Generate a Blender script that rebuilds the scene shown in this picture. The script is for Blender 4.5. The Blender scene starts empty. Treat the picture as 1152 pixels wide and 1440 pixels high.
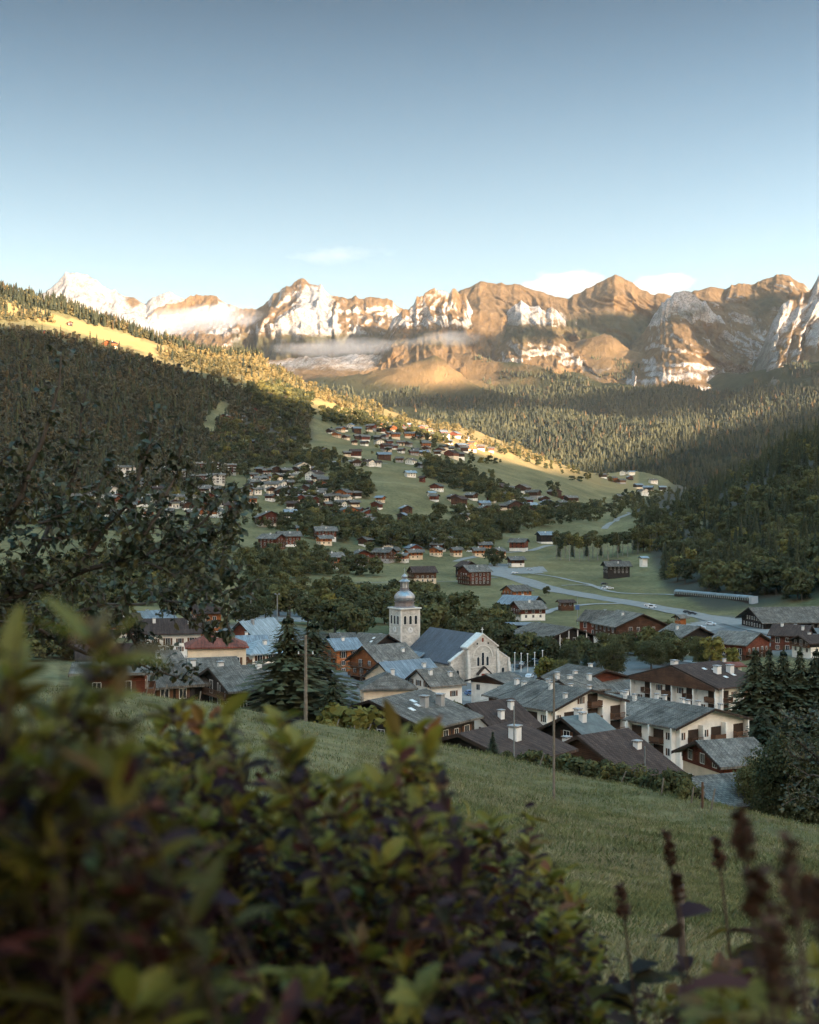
import bpy, math, random
import numpy as np
from mathutils import Vector, Matrix
from mathutils.bvhtree import BVHTree
SC = bpy.context.scene
COL = SC.collection
R = math.radians
# ------------------------------------------------------------------ camera, world, sun, exposure
FP, HX, HY = 2000.0, 576.0, 700.0          # focal length, centre and eye level, in pixels of the 1152x1440 photograph
cd = bpy.data.cameras.new("camera"); cam = bpy.data.objects.new("camera", cd); COL.objects.link(cam)
cd.sensor_fit = 'VERTICAL'; cd.sensor_height = 36; cd.sensor_width = 28.8; cd.lens = 36 * FP / 1440
cd.shift_y = -20 / 1440; cd.clip_start = 0.05; cd.clip_end = 60000
cam.location = (0, 0, 0); cam.rotation_euler = (R(90), 0, 0)
cd.dof.use_dof = True; cd.dof.focus_distance = 400; cd.dof.aperture_fstop = 6.7
SC.camera = cam
SUN_EL, SUN_SX, SUN_SY = 7.0, 0.52, -0.854            # sun behind the camera, to its right
W = bpy.data.worlds.new("World"); SC.world = W; W.use_nodes = True
wn = W.node_tree; wn.nodes.clear()
sky = wn.nodes.new('ShaderNodeTexSky'); sky.sky_type = 'NISHITA'; sky.sun_disc = False
sky.sun_elevation = R(SUN_EL); sky.sun_rotation = math.atan2(SUN_SX, SUN_SY)
sky.altitude = 900; sky.air_density = 1.0; sky.dust_density = 1.2; sky.ozone_density = 1.5
bg = wn.nodes.new('ShaderNodeBackground'); bg.inputs[1].default_value = 0.15
wo = wn.nodes.new('ShaderNodeOutputWorld')
# sky colour regraded by direction: paler blue, dimmer on the side away from the sunset, darker with height
def wnode(t, **k):
    n = wn.nodes.new(t)
    for a, v in k.items(): setattr(n, a, v)
    return n
tcw = wnode('ShaderNodeTexCoord'); hsw = wnode('ShaderNodeHueSaturation'); hsw.inputs['Saturation'].default_value = 1.22
wn.links.new(sky.outputs[0], hsw.inputs['Color'])
dt = wnode('ShaderNodeVectorMath', operation='DOT_PRODUCT'); dt.inputs[1].default_value = (SUN_SX, SUN_SY, .25)
wn.links.new(tcw.outputs['Generated'], dt.inputs[0])
ms = wnode('ShaderNodeMapRange'); ms.interpolation_type = 'SMOOTHSTEP'
for k_, v_ in zip((1, 2, 3, 4), (-.9, .35, .5, 2.1)): ms.inputs[k_].default_value = v_
wn.links.new(dt.outputs['Value'], ms.inputs[0])
sx = wnode('ShaderNodeSeparateXYZ'); wn.links.new(tcw.outputs['Generated'], sx.inputs[0])
me_ = wnode('ShaderNodeValToRGB'); el = me_.color_ramp.elements
for q_, (p_, v_) in zip([el[0], el[1]] + [el.new(.3), el.new(.45)], [(.0, .425), (1.0, .76), (.17, .28), (.34, .097)]): q_.position = p_; q_.color = (v_, v_, v_, 1)
wn.links.new(sx.outputs[2], me_.inputs[0])
st_ = wnode('ShaderNodeValToRGB'); el = st_.color_ramp.elements
for q_, (p_, v_) in zip([el[0], el[1]] + [el.new(.3), el.new(.4), el.new(.5)], [(.0, .22), (1.0, .20), (.16, .42), (.33, .56), (.55, .20)]): q_.position = p_; q_.color = (v_, v_, v_, 1)
wn.links.new(sx.outputs[2], st_.inputs[0])
s2_ = wnode('ShaderNodeMath', operation='MULTIPLY'); s2_.inputs[1].default_value = 2; wn.links.new(st_.outputs[0], s2_.inputs[0]); wn.links.new(s2_.outputs[0], hsw.inputs['Saturation'])
m1 = wnode('ShaderNodeMath', operation='MULTIPLY'); wn.links.new(ms.outputs[0], m1.inputs[0]); wn.links.new(me_.outputs[0], m1.inputs[1])
wn.links.new(m1.outputs[0], hsw.inputs['Value'])
tw = wnode('ShaderNodeMix', data_type='RGBA', blend_type='MULTIPLY'); tw.inputs['Factor'].default_value = 1

mw = wnode('ShaderNodeMapRange'); 
for k_, v_ in zip((1, 2, 3, 4), (-.5, .5, 0, 1)): mw.inputs[k_].default_value = v_
wn.links.new(dt.outputs['Value'], mw.inputs[0])
mc = wnode('ShaderNodeMix', data_type='RGBA'); mc.inputs['A'].default_value = (1.0, .985, .96, 1); mc.inputs['B'].default_value = (1.42, 1.0, .68, 1)
wn.links.new(mw.outputs[0], mc.inputs['Factor'])
mz = wnode('ShaderNodeMapRange'); wn.links.new(sx.outputs[2], mz.inputs[0])
for k_, v_ in zip((1, 2, 3, 4), (.34, .5, 0, 1)): mz.inputs[k_].default_value = v_
mh = wnode('ShaderNodeMix', data_type='RGBA'); mh.inputs['B'].default_value = (1.36, 1.0, .72, 1); wn.links.new(mz.outputs[0], mh.inputs['Factor']); wn.links.new(mc.outputs['Result'], mh.inputs['A'])
wn.links.new(mh.outputs['Result'], tw.inputs['B'])
wn.links.new(hsw.outputs[0], tw.inputs['A']); wn.links.new(tw.outputs['Result'], bg.inputs[0]); wn.links.new(bg.outputs[0], wo.inputs[0])
sl = bpy.data.lights.new("sun", 'SUN'); sl.energy = 3.3; sl.angle = R(0.4); sl.color = (1.0, 0.77, 0.56)
so = bpy.data.objects.new("sun", sl); COL.objects.link(so)
sv = Vector((SUN_SX * math.cos(R(SUN_EL)), SUN_SY * math.cos(R(SUN_EL)), math.sin(R(SUN_EL))))
so.rotation_euler = sv.to_track_quat('Z', 'Y').to_euler(); so.location = (0, -50, 80)
SC.view_settings.view_transform = 'Standard'; SC.view_settings.look = 'None'
SC.view_settings.gamma = 1; SC.view_settings.exposure = 3.38
SC.cycles.use_denoising = True; SC.cycles.denoising_input_passes = 'RGB_ALBEDO_NORMAL'; SC.cycles.use_adaptive_sampling = True; SC.cycles.adaptive_threshold = 0.02
SC.cycles.max_bounces = 6; SC.cycles.diffuse_bounces = 3; SC.cycles.glossy_bounces = 2
SC.cycles.transmission_bounces = 3; SC.cycles.transparent_max_bounces = 6; SC.cycles.volume_bounces = 1

# ------------------------------------------------------------------ helpers
def P(x, y, Y): return Vector(((x - HX) / FP * Y, Y, (HY - y) / FP * Y))
def rgb(c): return (c[0], c[1], c[2], 1)
def _h(ix, iy, s):
    n = (ix * 374761393 + iy * 668265263 + s * 1274126177) & 0x7fffffff
    n = ((n ^ (n >> 13)) * 1274126177) & 0x7fffffff
    return ((n ^ (n >> 16)) & 0xffff) / 65535.0
def vnoise(x, y, s=0):
    xi = np.floor(x).astype(np.int64); yi = np.floor(y).astype(np.int64)
    fx = x - xi; fy = y - yi; fx = fx * fx * (3 - 2 * fx); fy = fy * fy * (3 - 2 * fy)
    a = _h(xi, yi, s); b = _h(xi + 1, yi, s); c = _h(xi, yi + 1, s); d = _h(xi + 1, yi + 1, s)
    return (a * (1 - fx) + b * fx) * (1 - fy) + (c * (1 - fx) + d * fx) * fy
def fbm(x, y, s=0, o=4, g=.5):
    t = 0; a = 1; n = 0
    for k in range(o):
        t = t + a * (vnoise(x, y, s + k * 17) * 2 - 1); n += a; a *= g; x = x * 2.03 + 3.1; y = y * 2.03 + 1.7
    return t / n
def ridged(x, y, s=0, o=5, g=.5):
    t = 0; a = 1; n = 0; w = 1
    for k in range(o):
        v = 1 - np.abs(vnoise(x, y, s + k * 17) * 2 - 1); v = v * v
        t = t + a * v * w; n += a; w = np.clip(v * 1.6, 0, 1); a *= g; x = x * 2.07 + 5.2; y = y * 2.07 + 1.3
    return t / n * 2 - 1
def sm(a, b, x):
    t = np.clip((x - a) / (b - a), 0, 1); return t * t * (3 - 2 * t)

# ------------------------------------------------------------------ materials
MATS = {}
def nodes(name):
    m = bpy.data.materials.new(name); m.use_nodes = True; nt = m.node_tree
    b = nt.nodes['Principled BSDF']; MATS[name] = m
    b.inputs['Specular IOR Level'].default_value = .25
    return m, nt, b, (lambda t, **k: _nd(nt, t, **k)), nt.links.new
def _nd(nt, t, **k):
    n = nt.nodes.new(t)
    for a, v in k.items():
        if a.startswith('i_'):
            key = a[2:].replace('_', ' ')
            n.inputs[int(key) if key.isdigit() else key].default_value = v
        else: setattr(n, a, v)
    return n
def ramp(nt, stops, interp='LINEAR'):
    r = nt.nodes.new('ShaderNodeValToRGB'); r.color_ramp.interpolation = interp
    e = r.color_ramp.elements
    while len(e) < len(stops): e.new(.5)
    for q, (p, c) in zip(e, stops): q.position = p; q.color = rgb(c) if len(c) == 3 else c
    return r
def mix(nt, a, b, f, mode='MIX'):
    m = nt.nodes.new('ShaderNodeMix'); m.data_type = 'RGBA'; m.blend_type = mode
    for sock, v in ((m.inputs['Factor'], f), (m.inputs['A'], a), (m.inputs['B'], b)):
        if hasattr(v, 'links'): nt.links.new(v, sock)
        else: sock.default_value = v if not isinstance(v, tuple) or len(v) == 4 else rgb(v)
    return m.outputs['Result']
def m_plain(name, c, c2=None, scale=.6, rough=.85, bump=.0, bscale=8, metal=0, rnd=.25, detail=5, spec=.25):
    """two-tone weathered surface in object coordinates, each object a little lighter or darker"""
    m, nt, b, N, L = nodes(name)
    c2 = c2 or tuple(v * .72 for v in c)
    tc = N('ShaderNodeTexCoord'); n = N('ShaderNodeTexNoise', i_Scale=scale, i_Detail=detail, i_Roughness=.6)
    L(tc.outputs['Object'], n.inputs['Vector'])
    r = ramp(nt, [(.3, c2), (.68, c)]); L(n.outputs[0], r.inputs[0])
    oi = N('ShaderNodeObjectInfo'); mr = N('ShaderNodeMapRange', i_3=1 - rnd, i_4=1 + rnd); L(oi.outputs['Random'], mr.inputs[0])
    hs = N('ShaderNodeHueSaturation'); L(r.outputs[0], hs.inputs['Color']); L(mr.outputs[0], hs.inputs['Value'])
    L(hs.outputs[0], b.inputs['Base Color'])
    b.inputs['Roughness'].default_value = rough; b.inputs['Metallic'].default_value = metal; b.inputs['Specular IOR Level'].default_value = spec
    if bump:
        n2 = N('ShaderNodeTexNoise', i_Scale=bscale, i_Detail=6); L(tc.outputs['Object'], n2.inputs['Vector'])
        bp = N('ShaderNodeBump', i_Strength=bump, i_Distance=.05); L(n2.outputs[0], bp.inputs['Height']); L(bp.outputs[0], b.inputs['Normal'])
    return m
def m_brick(name, c, c2, mortar, bw, bh, order='YX', rough=.85, msize=.02, rnd=.22, stain=(.5, 1.1), metal=0, spec=.25, bias=0.):
    """courses (shingles, boards, masonry, seams) laid in the object's own coordinates"""
    m, nt, b, N, L = nodes(name)
    tc = N('ShaderNodeTexCoord'); sp = N('ShaderNodeSeparateXYZ'); L(tc.outputs['Object'], sp.inputs[0])
    cb = N('ShaderNodeCombineXYZ')
    if order == 'WALL':
        ad = N('ShaderNodeMath', operation='ADD'); L(sp.outputs[0], ad.inputs[0]); L(sp.outputs[1], ad.inputs[1])
        L(ad.outputs[0], cb.inputs[0]); L(sp.outputs[2], cb.inputs[1])
    elif order == 'YX': L(sp.outputs[1], cb.inputs[0]); L(sp.outputs[0], cb.inputs[1])
    else: L(sp.outputs[0], cb.inputs[0]); L(sp.outputs[1], cb.inputs[1])
    br = N('ShaderNodeTexBrick', i_Scale=1.0, i_Mortar_Size=msize, i_Brick_Width=bw, i_Row_Height=bh, i_Bias=bias)
    br.inputs['Color1'].default_value = rgb(c); br.inputs['Color2'].default_value = rgb(c2); br.inputs['Mortar'].default_value = rgb(mortar)
    L(cb.outputs[0], br.inputs['Vector'])
    n = N('ShaderNodeTexNoise', i_Scale=.35, i_Detail=6, i_Roughness=.7); L(tc.outputs['Object'], n.inputs['Vector'])
    mr = N('ShaderNodeMapRange', i_1=.3, i_2=.7, i_3=stain[0], i_4=stain[1]); L(n.outputs[0], mr.inputs[0])
    oi = N('ShaderNodeObjectInfo'); m2 = N('ShaderNodeMapRange', i_3=1 - rnd, i_4=1 + rnd); L(oi.outputs['Random'], m2.inputs[0])
    mu = N('ShaderNodeMath', operation='MULTIPLY'); L(mr.outputs[0], mu.inputs[0]); L(m2.outputs[0], mu.inputs[1])
    hs = N('ShaderNodeHueSaturation'); L(br.outputs[0], hs.inputs['Color']); L(mu.outputs[0], hs.inputs['Value'])
    L(hs.outputs[0], b.inputs['Base Color'])
    if order == 'YX':
        ms_ = N('ShaderNodeMapping'); ms_.inputs['Scale'].default_value = (.22, 2.6, .2); L(tc.outputs['Object'], ms_.inputs['Vector'])
        n5 = N('ShaderNodeTexNoise', i_Scale=1.0, i_Detail=5, i_Roughness=.7); L(ms_.outputs[0], n5.inputs['Vector'])
        m5 = N('ShaderNodeMapRange', i_1=.32, i_2=.68, i_3=.62, i_4=1.5); L(n5.outputs[0], m5.inputs[0])
        mu2 = N('ShaderNodeMath', operation='MULTIPLY'); L(mu.outputs[0], mu2.inputs[0]); L(m5.outputs[0], mu2.inputs[1]); L(mu2.outputs[0], hs.inputs['Value'])
    bp = N('ShaderNodeBump', i_Strength=.5, i_Distance=.04, invert=True); L(br.outputs['Fac'], bp.inputs['Height']); L(bp.outputs[0], b.inputs['Normal'])
    b.inputs['Roughness'].default_value = rough; b.inputs['Metallic'].default_value = metal; b.inputs['Specular IOR Level'].default_value = spec
    return m
def m_leaf(name, stops, rough=.75, trans=.2, spec=.15, world=False):
    """foliage: tone from the 'tint' attribute of each clump plus the object's own random number"""
    m, nt, b, N, L = nodes(name)
    at = N('ShaderNodeAttribute', attribute_name='tint'); oi = N('ShaderNodeObjectInfo')
    ad = N('ShaderNodeMath', operation='ADD'); L(at.outputs['Fac'], ad.inputs[0]); L(oi.outputs['Random'], ad.inputs[1])
    fr = N('ShaderNodeMath', operation='FRACT'); L(ad.outputs[0], fr.inputs[0])
    r = ramp(nt, stops); L(fr.outputs[0], r.inputs[0])
    ge = N('ShaderNodeTexCoord'); n = N('ShaderNodeTexNoise', i_Scale=.9, i_Detail=3); L(ge.outputs['Object'], n.inputs['Vector'])
    mr = N('ShaderNodeMapRange', i_1=.3, i_2=.7, i_3=.7, i_4=1.3); L(n.outputs[0], mr.inputs[0])
    hs = N('ShaderNodeHueSaturation'); L(r.outputs[0], hs.inputs['Color']); L(mr.outputs[0], hs.inputs['Value'])
    L(hs.outputs[0], b.inputs['Base Color']); b.inputs['Roughness'].default_value = rough; b.inputs['Specular IOR Level'].default_value = spec
    if trans:
        tr = N('ShaderNodeBsdfTranslucent'); L(hs.outputs[0], tr.inputs[0]); mx = N('ShaderNodeMixShader', i_0=trans)
        L(b.outputs[0], mx.inputs[1]); L(tr.outputs[0], mx.inputs[2]); L(mx.outputs[0], nt.nodes['Material Output'].inputs[0])
    return m

# ------------------------------------------------------------------ mesh helpers
def np_mesh(name, V, Fc, mat, attrs=None, parent=None, smooth=False):
    """V (n,3) array, Fc (m,k) array of equal polygons"""
    me = bpy.data.meshes.new(name); V = np.asarray(V, np.float32); Fc = np.asarray(Fc, np.int32)
    k = Fc.shape[1]; me.vertices.add(len(V)); me.vertices.foreach_set('co', V.ravel())
    me.loops.add(Fc.size); me.loops.foreach_set('vertex_index', Fc.ravel())
    me.polygons.add(len(Fc)); me.polygons.foreach_set('loop_start', np.arange(0, Fc.size, k, dtype=np.int32))
    if smooth: me.polygons.foreach_set('use_smooth', np.ones(len(Fc), bool))
    for a, v in (attrs or {}).items():
        at = me.attributes.new(a, 'FLOAT', 'POINT'); at.data.foreach_set('value', np.asarray(v, np.float32).ravel())
    me.update(calc_edges=True); me.validate()
    if mat: me.materials.append(MATS[mat])
    o = bpy.data.objects.new(name, me); COL.objects.link(o)
    if parent: o.parent = parent
    return o
def obj(name, mb, mat=None, parent=None):
    o = bpy.data.objects.new(name, mb if isinstance(mb, bpy.types.Mesh) else mb.mesh(name, mat)); COL.objects.link(o)
    if parent: o.parent = parent
    return o
def tag(o, label=None, cat=None, group=None, kind=None):
    if label: o['label'] = label
    if cat: o['category'] = cat
    if group: o['group'] = group
    if kind: o['kind'] = kind
    return o
def empty(name, loc, rz=0, label=None, cat=None, group=None):
    o = bpy.data.objects.new(name, None); COL.objects.link(o); o.location = loc; o.rotation_euler = (0, 0, rz)
    o.empty_display_size = .2
    return tag(o, label, cat, group)
def copy_tree(o, parent=None):
    c = o.copy(); COL.objects.link(c); c.parent = parent
    for ch in o.children: copy_tree(ch, c)
    return c

class MB:
    """collects shapes that become ONE mesh"""
    def __init__(s): s.v = []; s.f = []; s.mi = []; s.cur = 0
    def add(s, vs, fs):
        b = len(s.v); s.v += [tuple(v) for v in vs]; s.f += [tuple(i + b for i in f) for f in fs]; s.mi += [s.cur] * len(fs); return s
    def box(s, x0, x1, y0, y1, z0, z1):
        return s.add([(x0, y0, z0), (x1, y0, z0), (x1, y1, z0), (x0, y1, z0), (x0, y0, z1), (x1, y0, z1), (x1, y1, z1), (x0, y1, z1)],
                     [(0, 3, 2, 1), (4, 5, 6, 7), (0, 1, 5, 4), (1, 2, 6, 5), (2, 3, 7, 6), (3, 0, 4, 7)])
    def prism(s, prof, y0, y1):
        """closed outline [(x,z)...] counter-clockwise seen from -y, swept from y0 to y1"""
        n = len(prof)
        vs = [(x, y0, z) for x, z in prof] + [(x, y1, z) for x, z in prof]
        fs = [tuple(range(n)), tuple(range(2 * n - 1, n - 1, -1))] + [(i, i + n, (i + 1) % n + n, (i + 1) % n) for i in range(n)]
        return s.add(vs, fs)
    def tube(s, pts, rs, n=6, cap=True):
        base = len(s.v); pts = [Vector(p) for p in pts]
        for i, p in enumerate(pts):
            t = (pts[min(i + 1, len(pts) - 1)] - pts[max(i - 1, 0)]).normalized()
            a = t.orthogonal().normalized() if i == 0 else (a - t * a.dot(t)).normalized()
            b = t.cross(a); r = rs[i] if hasattr(rs, '__len__') else rs
            s.v += [tuple(p + (a * math.cos(2 * math.pi * k / n) + b * math.sin(2 * math.pi * k / n)) * r) for k in range(n)]
        for i in range(len(pts) - 1):
            for k in range(n):
                s.f.append((base + i * n + k, base + i * n + (k + 1) % n, base + (i + 1) * n + (k + 1) % n, base + (i + 1) * n + k)); s.mi.append(s.cur)
        if cap:
            s.f.append(tuple(base + k for k in range(n))[::-1]); s.f.append(tuple(base + (len(pts) - 1) * n + k for k in range(n))); s.mi += [s.cur] * 2
        return s
    def lathe(s, prof, n=8, cx=0, cy=0, rot=0):
        """prof [(r,z)...] from bottom to top"""
        base = len(s.v)
        for r, z in prof:
            s.v += [(cx + r * math.cos(rot + 2 * math.pi * k / n), cy + r * math.sin(rot + 2 * math.pi * k / n), z) for k in range(n)]
        for i in range(len(prof) - 1):
            for k in range(n):
                s.f.append((base + i * n + k, base + i * n + (k + 1) % n, base + (i + 1) * n + (k + 1) % n, base + (i + 1) * n + k)); s.mi.append(s.cur)
        s.f.append(tuple(base + k for k in range(n))[::-1]); s.f.append(tuple(base + (len(prof) - 1) * n + k for k in range(n))); s.mi += [s.cur] * 2
        return s
    def mesh(s, name, mat):
        me = bpy.data.meshes.new(name); me.from_pydata(s.v, [], s.f)
        for m in (mat if isinstance(mat, (list, tuple)) else [mat]):
            if m: me.materials.append(MATS[m])
        if len(me.materials) > 1: me.polygons.foreach_set('material_index', s.mi)
        me.update(); return me

# ------------------------------------------------------------------ terrain
XS = [-1200, -700, -300, 0, 150, 300, 430, 560, 700, 770, 850, 950, 1000, 1100, 1152, 1300, 1500, 1900, 2400]
def row_w(xs, Ys, Zs, X):            # a row given by depth and height
    return np.interp(X, xs, Ys), np.interp(X, xs, Zs)
def row_p(pts, X):                   # a row given by (pixel x, pixel y, depth)
    a = np.array(pts, float); Y = np.exp(np.interp(X, a[:, 0], np.log(a[:, 2])))
    y = np.interp(X, a[:, 0], a[:, 1]); return Y, (HY - y) / FP * Y
def gsmooth(A, n, ax):
    for _ in range(n):
        B = A.copy(); s = [slice(None)] * 2; l = list(s); r = list(s); c = list(s)
        c[ax] = slice(1, -1); l[ax] = slice(0, -2); r[ax] = slice(2, None)
        B[tuple(c)] = .5 * A[tuple(c)] + .25 * A[tuple(l)] + .25 * A[tuple(r)]; A = B
    return A
class Sheet:
    def __init__(s, name, X, rows, subs, smy=0, smx=0, noise=None, mat=None, attrs=None, kind='structure', keep=0):
        px = np.asarray(X, float); RY, RZ = zip(*[r if isinstance(r, tuple) else row_p(r, px) for r in rows])
        if smx: RZ = [gsmooth(z[None, :], smx, 1)[0] for z in RZ[:len(RZ) - keep]] + list(RZ[len(RZ) - keep:])
        Yl, Zl, T = [], [], []
        for k in range(len(rows) - 1):
            n = subs[k] if hasattr(subs, '__len__') else subs
            for t in np.arange(n) / n:
                Yl.append(RY[k] * (1 - t) + RY[k + 1] * t); Zl.append(RZ[k] * (1 - t) + RZ[k + 1] * t); T.append(k + t)
        Yl.append(RY[-1]); Zl.append(RZ[-1]); T.append(len(rows) - 1)
        Y = np.array(Yl); Z = np.array(Zl); T = np.array(T)[:, None] * np.ones_like(Y)
        if smy: Z = gsmooth(Z, smy, 0); Y = gsmooth(Y, smy, 0)
        U = (px[None, :] - HX) / FP
        Xw = U * np.maximum(Y, 12.0)          # straight sides close to the camera, so that the ground under it has width
        if noise: 
            d = noise(Xw, Y, Z, T, px[None, :] + 0 * Y)
            if isinstance(d, tuple): Z = Z + d[0]; Y = Y + d[1]
            else: Z = Z + d
        s.X, s.Y, s.Z = Xw, Y, Z
        h, w = Y.shape; V = np.stack([Xw, Y, Z], -1).reshape(-1, 3)
        i = (np.arange(h - 1)[:, None] * w + np.arange(w - 1)[None, :]).ravel()
        Fc = np.stack([i, i + 1, i + w + 1, i + w], 1)
        py = HY - Z / np.maximum(Y, 1) * FP
        A = attrs(px[None, :] + 0 * Y, py, Xw, Y, Z, T) if attrs else {}
        s.o = np_mesh(name, V, Fc, mat, {k: v.ravel() for k, v in A.items()}, smooth=True); tag(s.o, kind=kind)
        s.V, s.F = V, Fc; s.bvh = BVHTree.FromPolygons([tuple(v) for v in V.tolist()], Fc.tolist())
    def at(s, x, y):                           # where the line of sight through a pixel meets this ground
        d = Vector(((x - HX) / FP, 1, (HY - y) / FP)).normalized()
        h = s.bvh.ray_cast(Vector((0, 0, 0)), d); return h[0]
    def z(s, X, Y):
        h = s.bvh.ray_cast(Vector((X, Y, 6000)), Vector((0, 0, -1))); return h[0].z if h[0] else None
# ------------------------------------------------------------------ ground materials
def m_ground():
    m, nt, b, N, L = nodes('meadow')
    ge = N('ShaderNodeNewGeometry')
    n1 = N('ShaderNodeTexNoise', i_Scale=.02, i_Detail=8, i_Roughness=.65); L(ge.outputs['Position'], n1.inputs['Vector'])
    n2 = N('ShaderNodeTexNoise', i_Scale=.35, i_Detail=6, i_Roughness=.7); L(ge.outputs['Position'], n2.inputs['Vector'])
    r1 = ramp(nt, [(.3, (.095, .085, .038)), (.5, (.145, .125, .056)), (.7, (.22, .185, .088))]); L(n1.outputs[0], r1.inputs[0])
    r2 = ramp(nt, [(.3, (.55, .55, .55)), (.7, (1.3, 1.3, 1.3))]); L(n2.outputs[0], r2.inputs[0])
    g = mix(nt, r1.outputs[0], r2.outputs[0], 1.0, 'MULTIPLY')
    def att(n): return N('ShaderNodeAttribute', attribute_name=n).outputs['Fac']
    g = mix(nt, g, (.33, .215, .085), att('dry'))
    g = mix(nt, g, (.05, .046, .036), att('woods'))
    pv = ramp(nt, [(.3, (.10, .10, .095)), (.7, (.17, .165, .155))]); L(n2.outputs[0], pv.inputs[0])
    g = mix(nt, g, pv.outputs[0], att('paved'))
    L(g, b.inputs['Base Color']); b.inputs['Roughness'].default_value = .95; b.inputs['Specular IOR Level'].default_value = .1
    bp = N('ShaderNodeBump', i_Strength=.5, i_Distance=.5); L(n2.outputs[0], bp.inputs['Height']); L(bp.outputs[0], b.inputs['Normal'])
m_ground()
def m_alps(name='alps'):
    m, nt, b, N, L = nodes(name)
    ge = N('ShaderNodeNewGeometry'); sp = N('ShaderNodeSeparateXYZ'); L(ge.outputs['Normal'], sp.inputs[0])
    def att(n): return N('ShaderNodeAttribute', attribute_name=n).outputs['Fac']
    n1 = N('ShaderNodeTexNoise', i_Scale=.006, i_Detail=10, i_Roughness=.72); L(ge.outputs['Position'], n1.inputs['Vector'])
    mp = N('ShaderNodeMapping'); mp.inputs['Scale'].default_value = (1, .5, .35); L(ge.outputs['Position'], mp.inputs['Vector'])
    n2 = N('ShaderNodeTexNoise', i_Scale=.022, i_Detail=9, i_Roughness=.75); L(mp.outputs[0], n2.inputs['Vector'])
    grass = ramp(nt, [(.3, (.075, .050, .026)), (.5, (.138, .088, .042)), (.72, (.22, .15, .085))]); L(n2.outputs[0], grass.inputs[0])
    rock = ramp(nt, [(.34, (.15, .138, .125)), (.47, (.31, .295, .28)), (.62, (.42, .40, .385))]); L(n2.outputs[0], rock.inputs[0])
    # steep faces are rock; the 'rock' attribute shifts the threshold
    a = N('ShaderNodeMath', operation='MULTIPLY_ADD', i_1=.5, i_2=-.25); L(n1.outputs[0], a.inputs[0])
    sl_ = N('ShaderNodeMapRange', i_1=.95, i_2=.35, i_3=-.25, i_4=.3); L(sp.outputs[2], sl_.inputs[0])
    ad = N('ShaderNodeMath', operation='ADD'); L(a.outputs[0], ad.inputs[0]); L(att('rock'), ad.inputs[1])
    ad2 = N('ShaderNodeMath', operation='ADD'); L(ad.outputs[0], ad2.inputs[0]); L(sl_.outputs[0], ad2.inputs[1])
    n3 = N('ShaderNodeTexNoise', i_Scale=.05, i_Detail=8, i_Roughness=.75); L(mp.outputs[0], n3.inputs['Vector'])
    a3 = N('ShaderNodeMath', operation='MULTIPLY_ADD', i_1=.7, i_2=-.35); L(n3.outputs[0], a3.inputs[0]); ad3 = N('ShaderNodeMath', operation='ADD'); L(ad2.outputs[0], ad3.inputs[0]); L(a3.outputs[0], ad3.inputs[1]); ad2 = ad3
    th = N('ShaderNodeMapRange', i_1=.34, i_2=.60); L(ad2.outputs[0], th.inputs[0])
    n4 = N('ShaderNodeTexNoise', i_Scale=.12, i_Detail=6, i_Roughness=.75); L(ge.outputs['Position'], n4.inputs['Vector'])
    cr_ = ramp(nt, [(.38, (.28, .28, .30)), (.47, (.85, .85, .85)), (.66, (1.35, 1.35, 1.32))]); L(n4.outputs[0], cr_.inputs[0])
    rk = mix(nt, rock.outputs[0], cr_.outputs[0], 1.0, 'MULTIPLY')
    c = mix(nt, grass.outputs[0], rk, th.outputs[0])
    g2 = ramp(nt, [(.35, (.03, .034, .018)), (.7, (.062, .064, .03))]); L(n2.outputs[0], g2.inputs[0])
    c = mix(nt, c, g2.outputs[0], att('green'))  # on the ridges this mask paints shade, on the foothills it is green cover
    c = mix(nt, c, (.30, .19, .085), att('dry'))
    L(c, b.inputs['Base Color']); b.inputs['Roughness'].default_value = .95; b.inputs['Specular IOR Level'].default_value = .05
    bp = N('ShaderNodeBump', i_Strength=1.0, i_Distance=44.0); L(n2.outputs[0], bp.inputs['Height']); L(bp.outputs[0], b.inputs['Normal'])
m_alps()
def inpoly(x, y, poly):
    r = np.zeros(np.shape(x), bool); n = len(poly)
    for i in range(n):
        (x0, y0), (x1, y1) = poly[i], poly[(i + 1) % n]
        c = ((y0 > y) != (y1 > y)) & (x < (x1 - x0) * (y - y0) / (y1 - y0 + 1e-9) + x0); r ^= c
    return r
def blob(x, y, cx, cy, rx, ry): return np.exp(-((x - cx) / rx) ** 2 - ((y - cy) / ry) ** 2)

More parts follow.
